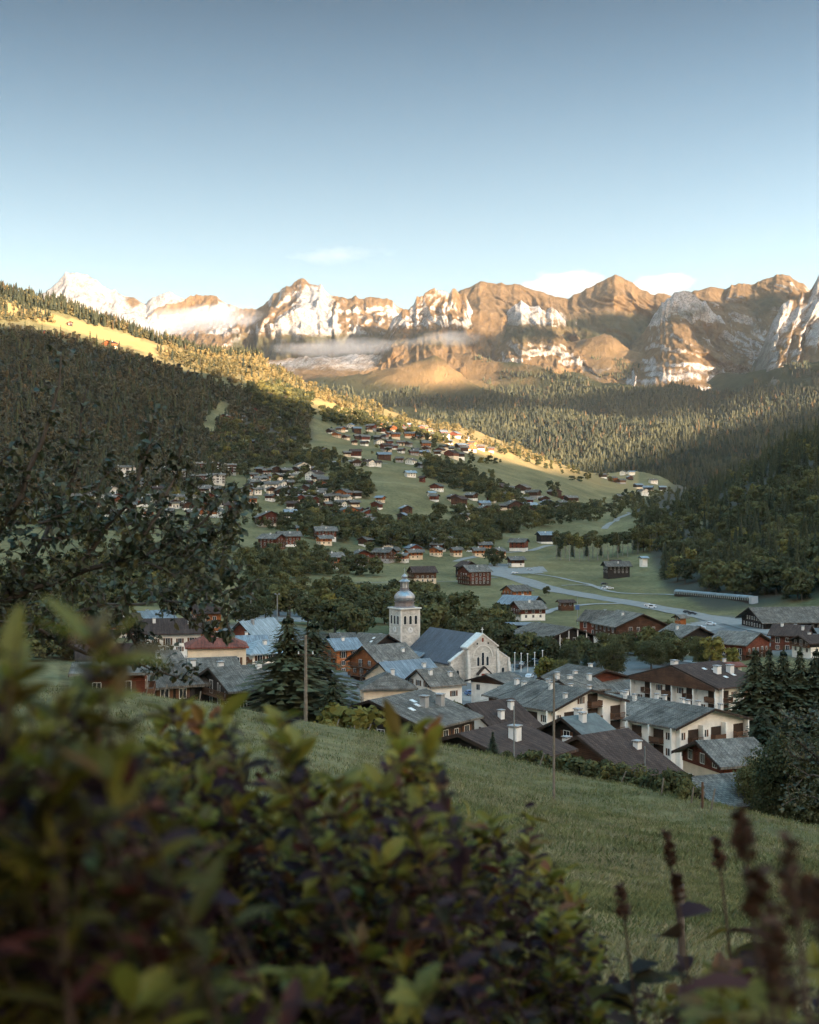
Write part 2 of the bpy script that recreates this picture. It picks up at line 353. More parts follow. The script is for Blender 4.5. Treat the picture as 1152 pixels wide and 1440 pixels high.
# ------------------------------------------------------------------ valley: from the meadow underfoot to the crest of the left-hand hill
wx = XS
rows = [
 row_w([0, 1], [-60, -60], [9, 9], wx), row_w([0, 1], [-8, -8], [-.4, -.4], wx), row_w([0, 1], [0.5, .5], [-1.5, -1.5], wx),
 row_w([-300, 600, 1152, 1900], [9] * 4, [-2.6, -3.2, -3.5, -4.2], wx),
 row_w([-300, 600, 1152, 1900], [30] * 4, [-6.2, -7.8, -8.8, -11], wx),
 row_w([-300, 0, 600, 1152, 1900], [60] * 5, [-9, -10.5, -13.2, -14.9, -20], wx),
 [(-700, 900, 90), (-300, 930, 90), (0, 985, 92), (150, 990, 95), (430, 1045, 98), (600, 1085, 98), (770, 1128, 98), (950, 1165, 90), (1152, 1200, 80), (1500, 1240, 72), (1900, 1270, 70)],
 [(-700, 880, 115), (-300, 925, 115), (0, 962, 115), (150, 964, 122), (300, 984, 126), (430, 1011, 128), (560, 1032, 128), (620, 1044, 128), (770, 1076, 122), (950, 1117, 110), (1060, 1142, 101), (1152, 1164, 94), (1500, 1210, 90), (1900, 1240, 90)],
 row_w([-300, 0, 150, 430, 770, 1152, 1900], [158] * 7, [-21, -22.5, -25, -30.5, -34.5, -38.5, -44], wx),
 row_w([-300, 0, 150, 300, 430, 770, 1152, 1900], [200] * 8, [-25, -28, -30, -34, -39, -42.5, -46, -52], wx),
 row_w([-300, 0, 150, 300, 430, 560, 770, 1152, 1900], [300] * 9, [-32, -36, -38, -40, -44, -47, -50, -50, -50], wx),
 row_w([-300, 0, 150, 300, 430, 560, 700, 850, 1152, 1900], [380] * 10, [-35, -40, -42, -44, -48, -52.5, -55.5, -52.5, -50, -46], wx),
 row_w([-300, 0, 150, 300, 430, 560, 640, 720, 850, 1000, 1152, 1900], [450] * 12, [-37, -42, -44, -46, -51.5, -57, -59.2, -59, -54, -53, -50, -40], wx),
 [(-1200, 820, 600), (-300, 835, 600), (0, 852, 600), (300, 864, 600), (430, 876, 600), (560, 884, 600), (1000, 884, 600), (1152, 880, 600), (1500, 830, 600), (2400, 700, 600)],
 [(-1200, 760, 700), (-300, 815, 700), (0, 833, 700), (300, 846, 700), (430, 857, 700), (560, 862, 700), (850, 862, 700), (1000, 862, 700), (1060, 858, 700), (1152, 842, 700), (1500, 740, 700), (2400, 500, 700)],
 [(-1200, 700, 820), (-300, 795, 820), (0, 812, 820), (300, 830, 820), (400, 836, 820), (520, 838, 820), (850, 839, 820), (950, 838, 820), (1000, 826, 820), (1100, 795, 820), (1152, 772, 820), (1500, 640, 820), (2400, 400, 820)],
 [(-1200, 640, 1000), (-300, 748, 1000), (0, 760, 1000), (300, 774, 1000), (400, 778, 1000), (520, 798, 1000), (700, 806, 1000), (850, 808, 1000), (930, 800, 1000), (1000, 780, 1000), (1100, 725, 1000), (1152, 695, 1000), (1500, 560, 1000), (2400, 420, 1000)],
 [(-1200, 560, 1150), (-300, 700, 1150), (0, 720, 1150), (300, 738, 1150), (400, 744, 1150), (520, 755, 1150), (700, 776, 1150), (850, 783, 1150), (930, 772, 1150), (1000, 748, 1150), (1100, 690, 1150), (1152, 655, 1150), (1500, 520, 1150), (2400, 400, 1150)],
 [(-1200, 480, 1400), (-300, 640, 1400), (0, 668, 1400), (200, 678, 1400), (300, 690, 1400), (400, 702, 1400), (520, 716, 1400), (700, 742, 1400), (850, 758, 1400), (930, 745, 1400), (1000, 716, 1400), (1100, 655, 1400), (1152, 622, 1400), (1500, 500, 1400), (2400, 460, 1400)],
 [(-1200, 400, 1700), (-300, 570, 1700), (0, 592, 1700), (200, 612, 1700), (300, 632, 1700), (400, 651, 1700), (500, 662, 1700), (600, 674, 1700), (700, 704, 1700), (850, 732, 1700), (930, 722, 1700), (1000, 690, 1700), (1060, 655, 1700), (1152, 612, 1700), (1500, 540, 1700), (2400, 540, 1700)],
 [(-1200, 330, 2050), (-300, 490, 2050), (0, 508, 2050), (200, 535, 2050), (300, 566, 2050), (400, 604, 2050), (500, 618, 2050), (600, 630, 2050), (700, 668, 2050), (850, 708, 2050), (930, 706, 2050), (1000, 680, 2050), (1060, 672, 2050), (1152, 660, 2050), (1500, 620, 2050), (2400, 620, 2050)],
 [(-1200, 260, 2300), (-300, 420, 2300), (0, 452, 2300), (100, 468, 2300), (200, 496, 2320), (300, 528, 2350), (400, 560, 2400), (500, 588, 2450), (600, 606, 2500), (700, 636, 2550), (850, 690, 2600), (930, 698, 2600), (1000, 697, 2600), (1152, 699, 2600), (1500, 680, 2600), (2400, 680, 2600)],
 [(-1200, 180, 2500), (-300, 330, 2500), (0, 402, 2500), (80, 415, 2520), (160, 438, 2550), (280, 490, 2650), (350, 504, 2700), (430, 536, 2800), (480, 548, 2900), (560, 575, 3000), (700, 619, 3300), (760, 643, 3450), (850, 661, 3600), (900, 660, 3800), (935, 670, 3600), (960, 684, 3400), (1000, 700, 3300), (1152, 705, 3300), (1500, 705, 3300), (2400, 650, 3300)],
 [(-1200, 190, 2900), (-300, 360, 2900), (0, 455, 2950), (280, 550, 3100), (560, 625, 3500), (700, 655, 3800), (850, 684, 4200), (900, 684, 4300), (1000, 702, 4000), (2400, 690, 4000)],
]
Xv = np.concatenate([np.arange(-1200, -40, 40), np.arange(-40, 1200, 4), np.arange(1200, 2401, 40)]).astype(float)
rows = [((np.interp(Xv, wx, r[0]), np.interp(Xv, wx, r[1])) if isinstance(r, tuple) else r) for r in rows]
def vnz(X, Y, Z, T, px):
    near = np.exp(-np.clip(Y, 1, None) / 60)
    n = fbm(X / 7, Y / 7, 1, 4) * .35 * sm(3, 40, Y) + fbm(X / 60, Y / 60, 4, 4) * 1.6 * sm(120, 320, Y) * (1 - .7 * sm(200, 300, Y) * (1 - sm(850, 1000, Y)))
    n = n + fbm(X / 250, Y / 250, 9, 4) * 14 * sm(950, 1500, Y) + ridged(X / 500, Y / 500, 12, 3) * 14 * sm(1500, 2100, Y)
    return n
PAVED = [[(180, 1000), (190, 880), (400, 880), (520, 905), (620, 915), (720, 940), (800, 925), (1010, 925), (1052, 960), (1052, 1100), (900, 1095), (600, 1040), (430, 1010)],
         [(700, 893), (800, 893), (880, 905), (860, 912), (720, 908)], [(980, 868), (1160, 868), (1160, 930), (1000, 905)], [(330, 855), (440, 862), (440, 872), (330, 868)]]
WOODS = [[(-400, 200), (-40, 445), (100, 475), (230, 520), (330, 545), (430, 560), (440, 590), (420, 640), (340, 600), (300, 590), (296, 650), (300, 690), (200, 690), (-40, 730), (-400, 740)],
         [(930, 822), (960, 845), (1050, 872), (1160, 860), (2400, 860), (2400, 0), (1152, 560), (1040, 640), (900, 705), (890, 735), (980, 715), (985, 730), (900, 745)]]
DRY = [[(-200, 420), (30, 445), (100, 466), (220, 500), (300, 525), (270, 515), (230, 488), (150, 462), (70, 440), (0, 425)],
       [(400, 553), (500, 575), (620, 614), (760, 650), (830, 664), (860, 672), (780, 656), (690, 640), (560, 606), (440, 568)]]
def vat(px, py, X, Y, Z, T):
    w = fbm(px / 30, py / 22, 5, 4) * 16
    v = (T > 9.2).astype(float)
    pv = np.zeros_like(px); wd = np.zeros_like(px); dr = np.zeros_like(px)
    for p in PAVED: pv = np.maximum(pv, inpoly(px + w * .3, py + w * .25, p) * 1.0)
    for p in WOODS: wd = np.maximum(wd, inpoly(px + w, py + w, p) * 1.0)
    for p in DRY: dr = np.maximum(dr, inpoly(px + w * .3, py + w * .3, p) * 1.0)
    wd = wd * ~inpoly(px, py, [(276, 606), (306, 558), (328, 572), (306, 616)]); wd = wd * (T > 14) ; dr = dr * (T > 19)
    pv = gsmooth(gsmooth(pv * v, 1, 0), 1, 1)
    dr = np.maximum(dr, .55 * sm(20.5, 21.5, T) * (px > 200) * (px < 900))
    dr = np.maximum(dr, .22 * (T > 10) * sm(.0, .6, fbm(X / 90, Y / 90, 77, 4)))
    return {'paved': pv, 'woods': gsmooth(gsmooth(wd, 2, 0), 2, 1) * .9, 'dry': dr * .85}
sub = [4, 6, 8, 18, 20, 16, 14, 12, 12, 16, 14, 12, 14, 12, 12, 12, 12, 16, 18, 18, 16, 14, 10]
VAL = Sheet('ground', Xv, rows, sub, smy=3, smx=2, noise=vnz, mat='meadow', attrs=vat)

# ------------------------------------------------------------------ far forested foothills and alpine pastures
Xf = np.arange(-800, 2000, 5.0)
frows = [
 [(0, 716, 3000), (1, 716, 3000)],
 [(-800, 700, 3600), (700, 700, 3600), (850, 697, 3600), (940, 688, 3600), (1100, 690, 3600), (2000, 640, 3600)],
 [(-800, 690, 4300), (500, 690, 4300), (700, 668, 4300), (850, 655, 4300), (1000, 628, 4400), (1152, 600, 4500), (2000, 480, 4500)],
 [(-800, 640, 5200), (400, 600, 5200), (600, 606, 5200), (700, 608, 5200), (850, 602, 5200), (1000, 582, 5200), (1152, 540, 5300), (2000, 400, 5300)],
 [(-800, 600, 5900), (400, 572, 5900), (520, 566, 5900), (600, 560, 5900), (700, 562, 5900), (850, 556, 5900), (1000, 552, 5900), (1152, 515, 5900), (2000, 350, 5900)],
 [(-800, 570, 6500), (300, 550, 6500), (430, 545, 6500), (510, 546, 6500), (560, 528, 6400), (612, 509, 6350), (650, 524, 6400), (700, 540, 6500), (760, 538, 6500), (850, 536, 6500), (1000, 540, 6500), (1152, 495, 6500), (2000, 340, 6500)],
 [(-800, 560, 7000), (300, 535, 7000), (430, 530, 7000), (560, 536, 7000), (612, 536, 7000), (690, 524, 7000), (760, 516, 7000), (850, 512, 7000), (950, 528, 7000), (1040, 536, 7000), (1152, 490, 7000), (2000, 340, 7000)],
 [(-800, 530, 7600), (300, 515, 7600), (450, 505, 7600), (560, 504, 7600), (700, 496, 7600), (800, 486, 7600), (850, 484, 7600), (900, 500, 7600), (1040, 515, 7600), (1152, 470, 7600), (2000, 330, 7600)],
 [(-800, 520, 8600), (2000, 520, 8600)],
]
def fnz(X, Y, Z, T, px):
    return ridged((X + .5 * Y) / 620, Y / 1500, 31, 5) * 75 * sm(1.2, 4, T) + fbm(X / 160, Y / 160, 8, 4) * 16 * sm(1, 3, T) + fbm(X / 45, Y / 45, 18, 3) * 5 * sm(4, 6, T)
def fat(px, py, X, Y, Z, T):
    n = fbm(px / 40, py / 14, 3, 5)
    rock = .25 + .28 * sm(5.2, 6.6, T) + .35 * n * sm(4.5, 5.5, T)
    rock += .35 * blob(px, py, 780, 468, 60, 14) + .3 * blob(px, py, 950, 478, 50, 14) + .35 * blob(px, py, 460, 505, 90, 14) - .8 * blob(px, py, 605, 522, 55, 16) - .4 * blob(px, py, 840, 490, 45, 12)
    green = (1 - sm(4.9, 5.6, T + n * .5)) + .5 * blob(px, py, 780, 520, 90, 16) - blob(px, py, 608, 525, 62, 15) * 1.4
    green = green + .8 * inpoly(px, py, [(500, 560), (560, 500), (690, 470), (760, 500), (860, 545), (1000, 560)]) * (py > 498) * sm(-.2, .2, n)
    dry = blob(px, py, 608, 528, 62, 17) * .95 + .5 * blob(px, py, 840, 496, 50, 12)
    return {'rock': np.clip(rock - dry, 0, 1), 'green': np.clip(green - dry, 0, 1), 'dry': np.clip(dry * (1.1 + .5 * n), 0, .95)}
FAR = Sheet('foothills', Xf, frows, [10, 14, 22, 22, 22, 22, 18, 14], smy=4, noise=fnz, mat='alps', attrs=fat)

# ------------------------------------------------------------------ the range: ridges one behind another
RIDGES = []
def ridge(name, x0, x1, step, crest, depth, base, mids, amp, gul, seed, rockf, dback=700, grassy=0, painted_shade=None):
    """crest: (pixel x, pixel y) skyline points; base/mids: heights down the face, 0..1 from foot to crest, with the depth in front of the crest"""
    X = np.arange(x0, x1 + 1, step).astype(float); cx, cy = zip(*crest)
    top = np.interp(X, cx, cy); jag = -ridged(X / 17, X * 0 + seed, seed, 4) * 4.5 + fbm(X / 3.2, X * 0 + seed + 5, seed, 2) * 1.3
    dc = np.interp(X, cx, [depth if not hasattr(depth, '__len__') else depth[0]] * len(cx))
    Zc = (HY - top - jag * amp[2]) / FP * dc
    Zb = (HY - base) / FP * dc
    R_ = []
    for f, dd in [(0.0, mids[0])] + mids[1]:
        R_.append((dc - dd, Zb + (Zc - Zb) * f))
    R_.append((dc, Zc)); R_.append((dc + dback, Zc - dback * .7)); R_.append((dc + dback * 2.2, Zb - 300))
    n = len(R_)
    # spurs fan out from each summit: sidestep grows away from the crest
    st = gsmooth(top[None, :], 6, 1)[0]; ext = [0] + [i for i in range(2, len(st) - 2) if (st[i] - st[i - 1]) * (st[i + 1] - st[i]) < 0 and abs(st[i + 1] - st[i - 1]) > 0] + [len(st) - 1]
    pk = [i for i in range(2, len(st) - 2) if st[i] == st[max(0, i - 9):i + 10].min()]; pk = pk or [len(st) // 2]; sx_ = np.zeros(len(X))
    for a_, i in enumerate(pk):
        lo = 0 if a_ == 0 else (pk[a_ - 1] + i) // 2; hi = len(X) - 1 if a_ == len(pk) - 1 else (pk[a_ + 1] + i) // 2
        for k in range(lo, hi + 1):
            w_ = max(1.0, abs(X[hi if k >= i else lo] - X[i])); d_ = X[k] - X[i]; sx_[k] = d_ * (1 - .75 * abs(d_) / w_)
    sx_ = gsmooth(sx_[None, :], 10, 1)[0] / FP * depth; store = {}
    def nz(Xw, Y, Z, T, px):
        t = np.clip(T / (n - 3), 0, 1); env = np.clip(t * 4, 0, 1) * np.clip((1 - t) * 3.4, 0, 1); env = np.where(T > n - 3, .3, env)
        xf = Xw - sx_[None, :] * (1 - t) * 1.5 + fbm(Xw / 700, Z / 400, seed, 3) * 190
        g = ridged(xf / (gul * 1.15), Z / 1400 + seed, seed, 2, .5) + .5 * ridged(xf / (gul * .42) + 7, Z / 420, seed + 40, 3, .55) + .22 * ridged(xf / (gul * .16), Z / 130, seed + 60, 3)
        if grassy: g = g * (1 - grassy) + grassy * (.5 * ridged(xf / gul, Z / 1400 + seed, seed, 2, .5) + .3 * ridged(xf / 75, Z / 700, seed + 6, 3) + .14 * ridged(xf / 28, Z / 300, seed + 8, 2))
        f = fbm(Xw / 55, Z / 45, seed + 3, 5); f2 = ridged(Xw / 38 + Z / 160, Z / 48, seed + 71, 3); fa = amp[1] * (1 - .7 * grassy)
        store['n'] = .9 * fbm(xf / (gul * .9), Z / 300 + 9, seed + 9, 5) + .55 * fbm(xf / (gul * .22), Z / 120, seed + 19, 4) + .5 * g * .5
        return f2 * fa * .3 * env, -g * amp[0] * env - f * fa * env - f2 * fa * .8 * env
    s_ = Sheet(name, X, R_, [30] * (n - 3) + [4, 3], smy=1, noise=nz, mat='alps', attrs=lambda px, py, Xw, Y, Z, T: {'rock': np.clip(rockf(px, py, store['n'] * 1.6), -.4, 1.3), 'green': np.clip(painted_shade(px, py) + .5 * fbm(px / 14, py / 7, seed + 2, 4), 0, .9) * (painted_shade(px, py) > .02) if painted_shade else 0 * px})  # darkens patches of the ridge faces: shadow put into their colour
    RIDGES.append(s_); return s_
# far snowy-pale summits on the left
ridge('mountains', -150, 420, 2.0, [(-150, 470), (20, 440), (60, 412), (78, 398), (92, 381), (106, 379), (122, 383), (140, 396), (165, 408), (185, 417), (205, 424), (222, 412), (238, 405), (252, 414), (275, 424), (300, 440), (420, 470)], 10000, 600, (2000, [(.35, 1500), (.68, 800)]), (200, 18, .7), 420, 11,
      lambda x, y, n: .98 + .15 * n - .6 * blob(x, y, 188, 424, 14, 8))
ridge('mountains', 150, 700, 1.6, [(150, 520), (200, 452), (215, 436), (250, 421), (282, 412), (297, 410), (320, 424), (342, 430), (360, 431), (380, 418), (402, 402), (425, 393), (445, 397), (462, 409), (480, 420), (500, 417), (522, 413), (545, 420), (566, 429), (600, 460), (700, 520)], 9600, 610, (2300, [(.35, 1550), (.65, 950), (.85, 380)]), (230, 24, 1.0), 400, 23,
      lambda x, y, n: .56 + .55 * n - .35 * (y > 470) + .45 * blob(x, y, 440, 425, 40, 30) + .3 * blob(x, y, 310, 435, 40, 14) - .75 * blob(x, y, 245, 432, 40, 13) - .6 * blob(x, y, 365, 455, 38, 28) - .6 * blob(x, y, 525, 418, 45, 8), painted_shade=lambda x, y: .85 * sm(462, 480, y) * (x > 330))
ridge('mountains', 560, 1180, 1.6, [(560, 470), (600, 440), (640, 412), (655, 403), (672, 397), (690, 396), (715, 398), (742, 403), (775, 413), (800, 418), (818, 408), (835, 401), (850, 392), (866, 383), (880, 391), (897, 403), (915, 413), (935, 413), (955, 418), (975, 408), (1000, 401), (1020, 404), (1040, 396), (1060, 398), (1075, 392), (1092, 385), (1112, 387), (1128, 397), (1150, 415), (1180, 430)], 9000, 600, (2100, [(.35, 1400), (.68, 780), (.87, 330)]), (230, 22, .55), 300, 37,
      lambda x, y, n: -.05 + .3 * n + .42 * sm(955, 1000, x) * (y > 396) + .5 * blob(x, y, 800, 450, 40, 16) + .3 * blob(x, y, 1020, 415, 30, 12), grassy=.8, painted_shade=lambda x, y: .9 * sm(436, 452, y + (x - 860) * .05) * (x > 780) * (x < 960) + .9 * blob(x, y, 1085, 430, 26, 18))
ridge('mountains', 500, 900, 1.4, [(500, 540), (530, 485), (545, 460), (560, 440), (575, 430), (590, 414), (600, 405), (610, 401), (622, 404), (632, 411), (642, 404), (652, 412), (664, 432), (672, 448), (690, 466), (705, 450), (716, 432), (733, 420), (748, 426), (765, 432), (785, 437), (800, 450), (830, 462), (870, 475), (900, 500)], 8200, 620, (1900, [(.4, 1150), (.68, 600), (.85, 260)]), (170, 24, 1.2), 240, 51,
      lambda x, y, n: .70 + .5 * n - .35 * blob(x, y, 650, 425, 14, 18) - .75 * sm(452, 466, y), painted_shade=lambda x, y: .95 * blob(x, y, 735, 468, 62, 16) + .7 * blob(x, y, 590, 478, 70, 9))
ridge('mountains', 850, 1130, 1.4, [(850, 520), (880, 490), (900, 468), (915, 450), (930, 425), (945, 413), (960, 408), (978, 413), (1000, 430), (1015, 446), (1040, 455), (1080, 470), (1130, 500)], 7700, 630, (1700, [(.4, 1050), (.68, 520), (.85, 200)]), (120, 20, 1.1), 200, 67,
      lambda x, y, n: .92 + .4 * n - .4 * blob(x, y, 1000, 500, 60, 18) - .65 * sm(445, 462, y) * (1 - .6 * blob(x, y, 990, 485, 50, 14)), painted_shade=lambda x, y: .7 * blob(x, y, 880, 470, 22, 22) + .45 * blob(x, y, 955, 440, 40, 10))
ridge('mountains', 1000, 1900, 2.0, [(1000, 580), (1030, 556), (1050, 530), (1070, 490), (1085, 450), (1100, 428), (1120, 416), (1138, 404), (1152, 384), (1180, 360), (1260, 300), (1400, 260), (1900, 240)], 6700, 640, (1500, [(.35, 950), (.65, 420)]), (150, 22, 1.0), 240, 83,
      lambda x, y, n: .74 + .45 * n - .5 * blob(x, y, 1140, 500, 40, 30) - .5 * blob(x, y, 1060, 560, 60, 25), painted_shade=lambda x, y: .85 * blob(x, y, 1058, 500, 26, 60) + .6 * sm(515, 540, y))

# ------------------------------------------------------------------ unseen hills behind the camera, skyline shaped to cast the valley's shadow edge
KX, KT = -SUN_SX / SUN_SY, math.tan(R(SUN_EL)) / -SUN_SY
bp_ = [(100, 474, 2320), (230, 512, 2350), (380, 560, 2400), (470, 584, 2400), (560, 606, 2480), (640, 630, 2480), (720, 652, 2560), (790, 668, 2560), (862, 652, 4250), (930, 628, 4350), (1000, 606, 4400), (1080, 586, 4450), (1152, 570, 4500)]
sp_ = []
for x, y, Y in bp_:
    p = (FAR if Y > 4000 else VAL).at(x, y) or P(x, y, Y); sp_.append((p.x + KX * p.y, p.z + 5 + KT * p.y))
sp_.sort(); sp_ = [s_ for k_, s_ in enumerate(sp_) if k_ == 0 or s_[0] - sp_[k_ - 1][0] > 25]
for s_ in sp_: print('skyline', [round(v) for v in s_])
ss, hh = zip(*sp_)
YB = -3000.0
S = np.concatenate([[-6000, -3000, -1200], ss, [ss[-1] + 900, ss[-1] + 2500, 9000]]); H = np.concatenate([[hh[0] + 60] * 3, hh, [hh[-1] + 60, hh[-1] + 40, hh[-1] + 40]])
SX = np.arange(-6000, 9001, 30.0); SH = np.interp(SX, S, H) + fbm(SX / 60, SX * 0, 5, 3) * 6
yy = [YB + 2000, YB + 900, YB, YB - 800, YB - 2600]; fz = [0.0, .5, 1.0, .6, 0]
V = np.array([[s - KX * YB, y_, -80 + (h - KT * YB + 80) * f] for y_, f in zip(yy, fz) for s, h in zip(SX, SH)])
w_ = len(SX); i_ = (np.arange(4)[:, None] * w_ + np.arange(w_ - 1)[None, :]).ravel()
tag(np_mesh('shadow_hills', V, np.stack([i_, i_ + 1, i_ + w_ + 1, i_ + w_], 1), 'meadow', smooth=True), kind='structure')
gp = np.array([[-40000, -40000, -330], [40000, -40000, -330], [40000, 60000, -330], [-40000, 60000, -330]])
tag(np_mesh('terrain', gp, [[0, 1, 2, 3]], 'meadow'), kind='structure')
# ------------------------------------------------------------------ the air of the valley
def volume_box(name, lo, hi, density, color, noise=None, label=None, an=.2):
    m = bpy.data.materials.new(name); m.use_nodes = True; nt = m.node_tree; nt.nodes.clear()
    out = nt.nodes.new('ShaderNodeOutputMaterial'); v = nt.nodes.new('ShaderNodeVolumePrincipled')
    v.inputs['Color'].default_value = rgb(color); v.inputs['Density'].default_value = density; v.inputs['Anisotropy'].default_value = an
    nt.links.new(v.outputs[0], out.inputs['Volume']); MATS[name] = m
    if noise: noise(nt, v, density)
    mb = MB()
    mb.box(lo[0], hi[0], lo[1], hi[1], lo[2], hi[2]); o = obj(name, mb, name)
    return tag(o, label, kind='stuff')
HAZE = volume_box('haze', (-11000, -6500, -331), (16000, 13200, 1690), 0.95e-5, (.86, .92, 1.0))
def vapour(nt, v, dens, c, rad, scale, thr, ramp_top=.18, det=7, edge=.0):
    """density falls off from the middle of an ellipsoid and is torn by noise"""
    N = lambda t, **k: _nd(nt, t, **k); L = nt.links.new
    ge = N('ShaderNodeTexCoord'); mp = N('ShaderNodeMapping', vector_type='TEXTURE'); mp.inputs['Location'].default_value = c; mp.inputs['Scale'].default_value = rad
    L(ge.outputs['Object'], mp.inputs['Vector']); ln = N('ShaderNodeVectorMath', operation='LENGTH'); L(mp.outputs[0], ln.inputs[0])
    n = N('ShaderNodeTexNoise', i_Scale=scale, i_Detail=det, i_Roughness=.62); m2 = N('ShaderNodeMapping'); m2.inputs['Scale'].default_value = (1, 1, 2.2); L(ge.outputs['Object'], m2.inputs['Vector']); L(m2.outputs[0], n.inputs['Vector'])
    s = N('ShaderNodeMath', operation='MULTIPLY_ADD', i_1=-.62, i_2=.62); L(ln.outputs['Value'], s.inputs[0])
    a = N('ShaderNodeMath', operation='ADD'); L(s.outputs[0], a.inputs[0]); L(n.outputs[0], a.inputs[1])
    r = N('ShaderNodeMapRange', i_1=thr, i_2=thr + ramp_top, i_3=0, i_4=dens); L(a.outputs[0], r.inputs[0]); L(r.outputs[0], v.inputs['Density'])
def mist(name, x, y, Y, w, h, d, dens, scale, thr, label, col=(.95, .96, 1.0)):
    c = P(x, y, Y); rx, rz = w / FP * Y / 2, h / FP * Y / 2
    o = volume_box(name, (-rx, -d, -rz), (rx, d, rz), dens, col, lambda nt, v, dn: vapour(nt, v, dn, (0, 0, 0), (rx, d, rz), scale, thr), label, .3)
    o.location = c
    for m in o.data.materials: m.cycles.volume_step_rate = .6 if hasattr(m.cycles, 'volume_step_rate') else 1
    return o
mist('mist', 275, 462, 9000, 270, 90, 500, .0021, .0022, .64, 'bank of low cloud lying against the pale peaks behind the left-hand crest')
mist('mist', 480, 489, 7600, 300, 36, 300, .0013, .0035, .68, 'thin streak of low cloud under the broad pale summit')
mist('mist', 625, 478, 7500, 150, 36, 250, .0015, .004, .69, 'wisps of low cloud under the jagged white peak')
mist('cloud', 470, 359, 30000, 230, 40, 900, 0.00016, .0012, .79, 'faint torn cloud high over the middle summits')
mist('cloud', 792, 400, 26000, 150, 40, 1200, .0008, .0014, .64, 'pale cloud showing behind the brown ridge left of the pyramid peak')
mist('cloud', 925, 402, 26000, 130, 34, 1200, .0008, .0014, .64, 'pale cloud showing right behind the pyramid peak')
# unseen cloud shapes, added out of frame to shade the far forest and rock
m_plain('shade_cloud_white', (.8, .8, .8), (.75, .75, .76), rnd=0)
def shade_cloud(x, y, Y, wpx, hpx, seed, tilt=0):
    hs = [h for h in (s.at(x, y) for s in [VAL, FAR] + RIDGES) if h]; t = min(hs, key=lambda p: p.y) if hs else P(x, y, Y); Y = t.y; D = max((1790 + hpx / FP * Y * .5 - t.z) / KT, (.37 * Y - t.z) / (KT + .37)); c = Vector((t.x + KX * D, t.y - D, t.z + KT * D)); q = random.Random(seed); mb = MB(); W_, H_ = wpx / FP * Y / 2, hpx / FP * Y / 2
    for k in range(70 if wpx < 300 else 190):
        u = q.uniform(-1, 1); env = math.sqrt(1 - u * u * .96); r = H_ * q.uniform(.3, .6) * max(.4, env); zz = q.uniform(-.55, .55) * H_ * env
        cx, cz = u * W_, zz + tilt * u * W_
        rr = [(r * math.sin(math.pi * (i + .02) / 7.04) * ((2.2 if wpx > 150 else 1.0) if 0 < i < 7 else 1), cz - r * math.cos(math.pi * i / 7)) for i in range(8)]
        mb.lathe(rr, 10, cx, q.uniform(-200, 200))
    o = obj('cloud', mb, 'shade_cloud_white'); o.location = c; return tag(o, 'unseen cloud-shaped blocker added overhead to cast a shadow band', kind='stuff')
shade_cloud(800, 572, 5500, 600, 66, 1, .03)
shade_cloud(470, 492, 7900, 250, 40, 2)
shade_cloud(735, 464, 7700, 130, 48, 3, -.04)
shade_cloud(880, 466, 7800, 64, 62, 4)
shade_cloud(955, 422, 7500, 80, 50, 5)
shade_cloud(1085, 420, 7600, 60, 34, 6)
shade_cloud(1050, 510, 6600, 52, 80, 8)
# ------------------------------------------------------------------ trees
m_plain('bark', (.11, .085, .065), (.045, .036, .03), scale=1.5, bump=.5)
m_plain('pale_bark', (.34, .31, .27), (.14, .12, .10), scale=2.0, bump=.4)
m_leaf('spruce_needles', [(0, (.026, .032, .016)), (.4, (.045, .05, .024)), (.7, (.066, .066, .03)), (1, (.03, .038, .02))], trans=.08)
m_leaf('broad_leaves', [(0, (.046, .050, .022)), (.3, (.072, .074, .030)), (.5, (.115, .108, .038)), (.7, (.056, .062, .026)), (.88, (.095, .088, .034)), (.95, (.17, .145, .042)), (1, (.052, .058, .024))], trans=.2)
m_leaf('far_needles', [(0, (.017, .022, .014)), (.35, (.036, .040, .022)), (.6, (.064, .063, .032)), (.8, (.022, .027, .016)), (.93, (.045, .046, .024)), (.97, (.10, .06, .026)), (1, (.018, .023, .014))], trans=.1)
m_leaf('wood_leaves', [(0, (.05, .048, .028)), (.25, (.075, .066, .036)), (.5, (.10, .085, .045)), (.65, (.055, .055, .03)), (.85, (.085, .068, .038)), (.95, (.14, .095, .045)), (1, (.05, .05, .03))], trans=.15)
m_leaf('sunlit_leaves', [(0, (.07, .064, .03)), (.4, (.14, .112, .048)), (.75, (.21, .155, .062)), (1, (.10, .085, .038))], trans=.15)  # lighter, golder leaf copy for the sunlit crest; sunlight put into the colour
m_leaf('gold_leaves', [(0, (.13, .115, .026)), (.5, (.22, .18, .045)), (1, (.16, .15, .03))], trans=.3)
rng = np.random.default_rng(7)
def cards(C, D, S, r, asp=.6):
    """leaf clump faces: centres C, outward directions D, sizes S -> quads"""
    n = len(C); D = D / (np.linalg.norm(D, axis=1, keepdims=True) + 1e-9)
    A = r.normal(size=(n, 3)); A -= D * (A * D).sum(1, keepdims=True); A /= np.linalg.norm(A, axis=1, keepdims=True) + 1e-9
    B = np.cross(D, A); S = S[:, None]
    j = lambda: (1 + r.uniform(-.35, .35, (n, 1)))
    V = np.stack([C + A * S * j(), C + B * S * asp * j(), C - A * S * j(), C - B * S * asp * j()], 1)
    return V
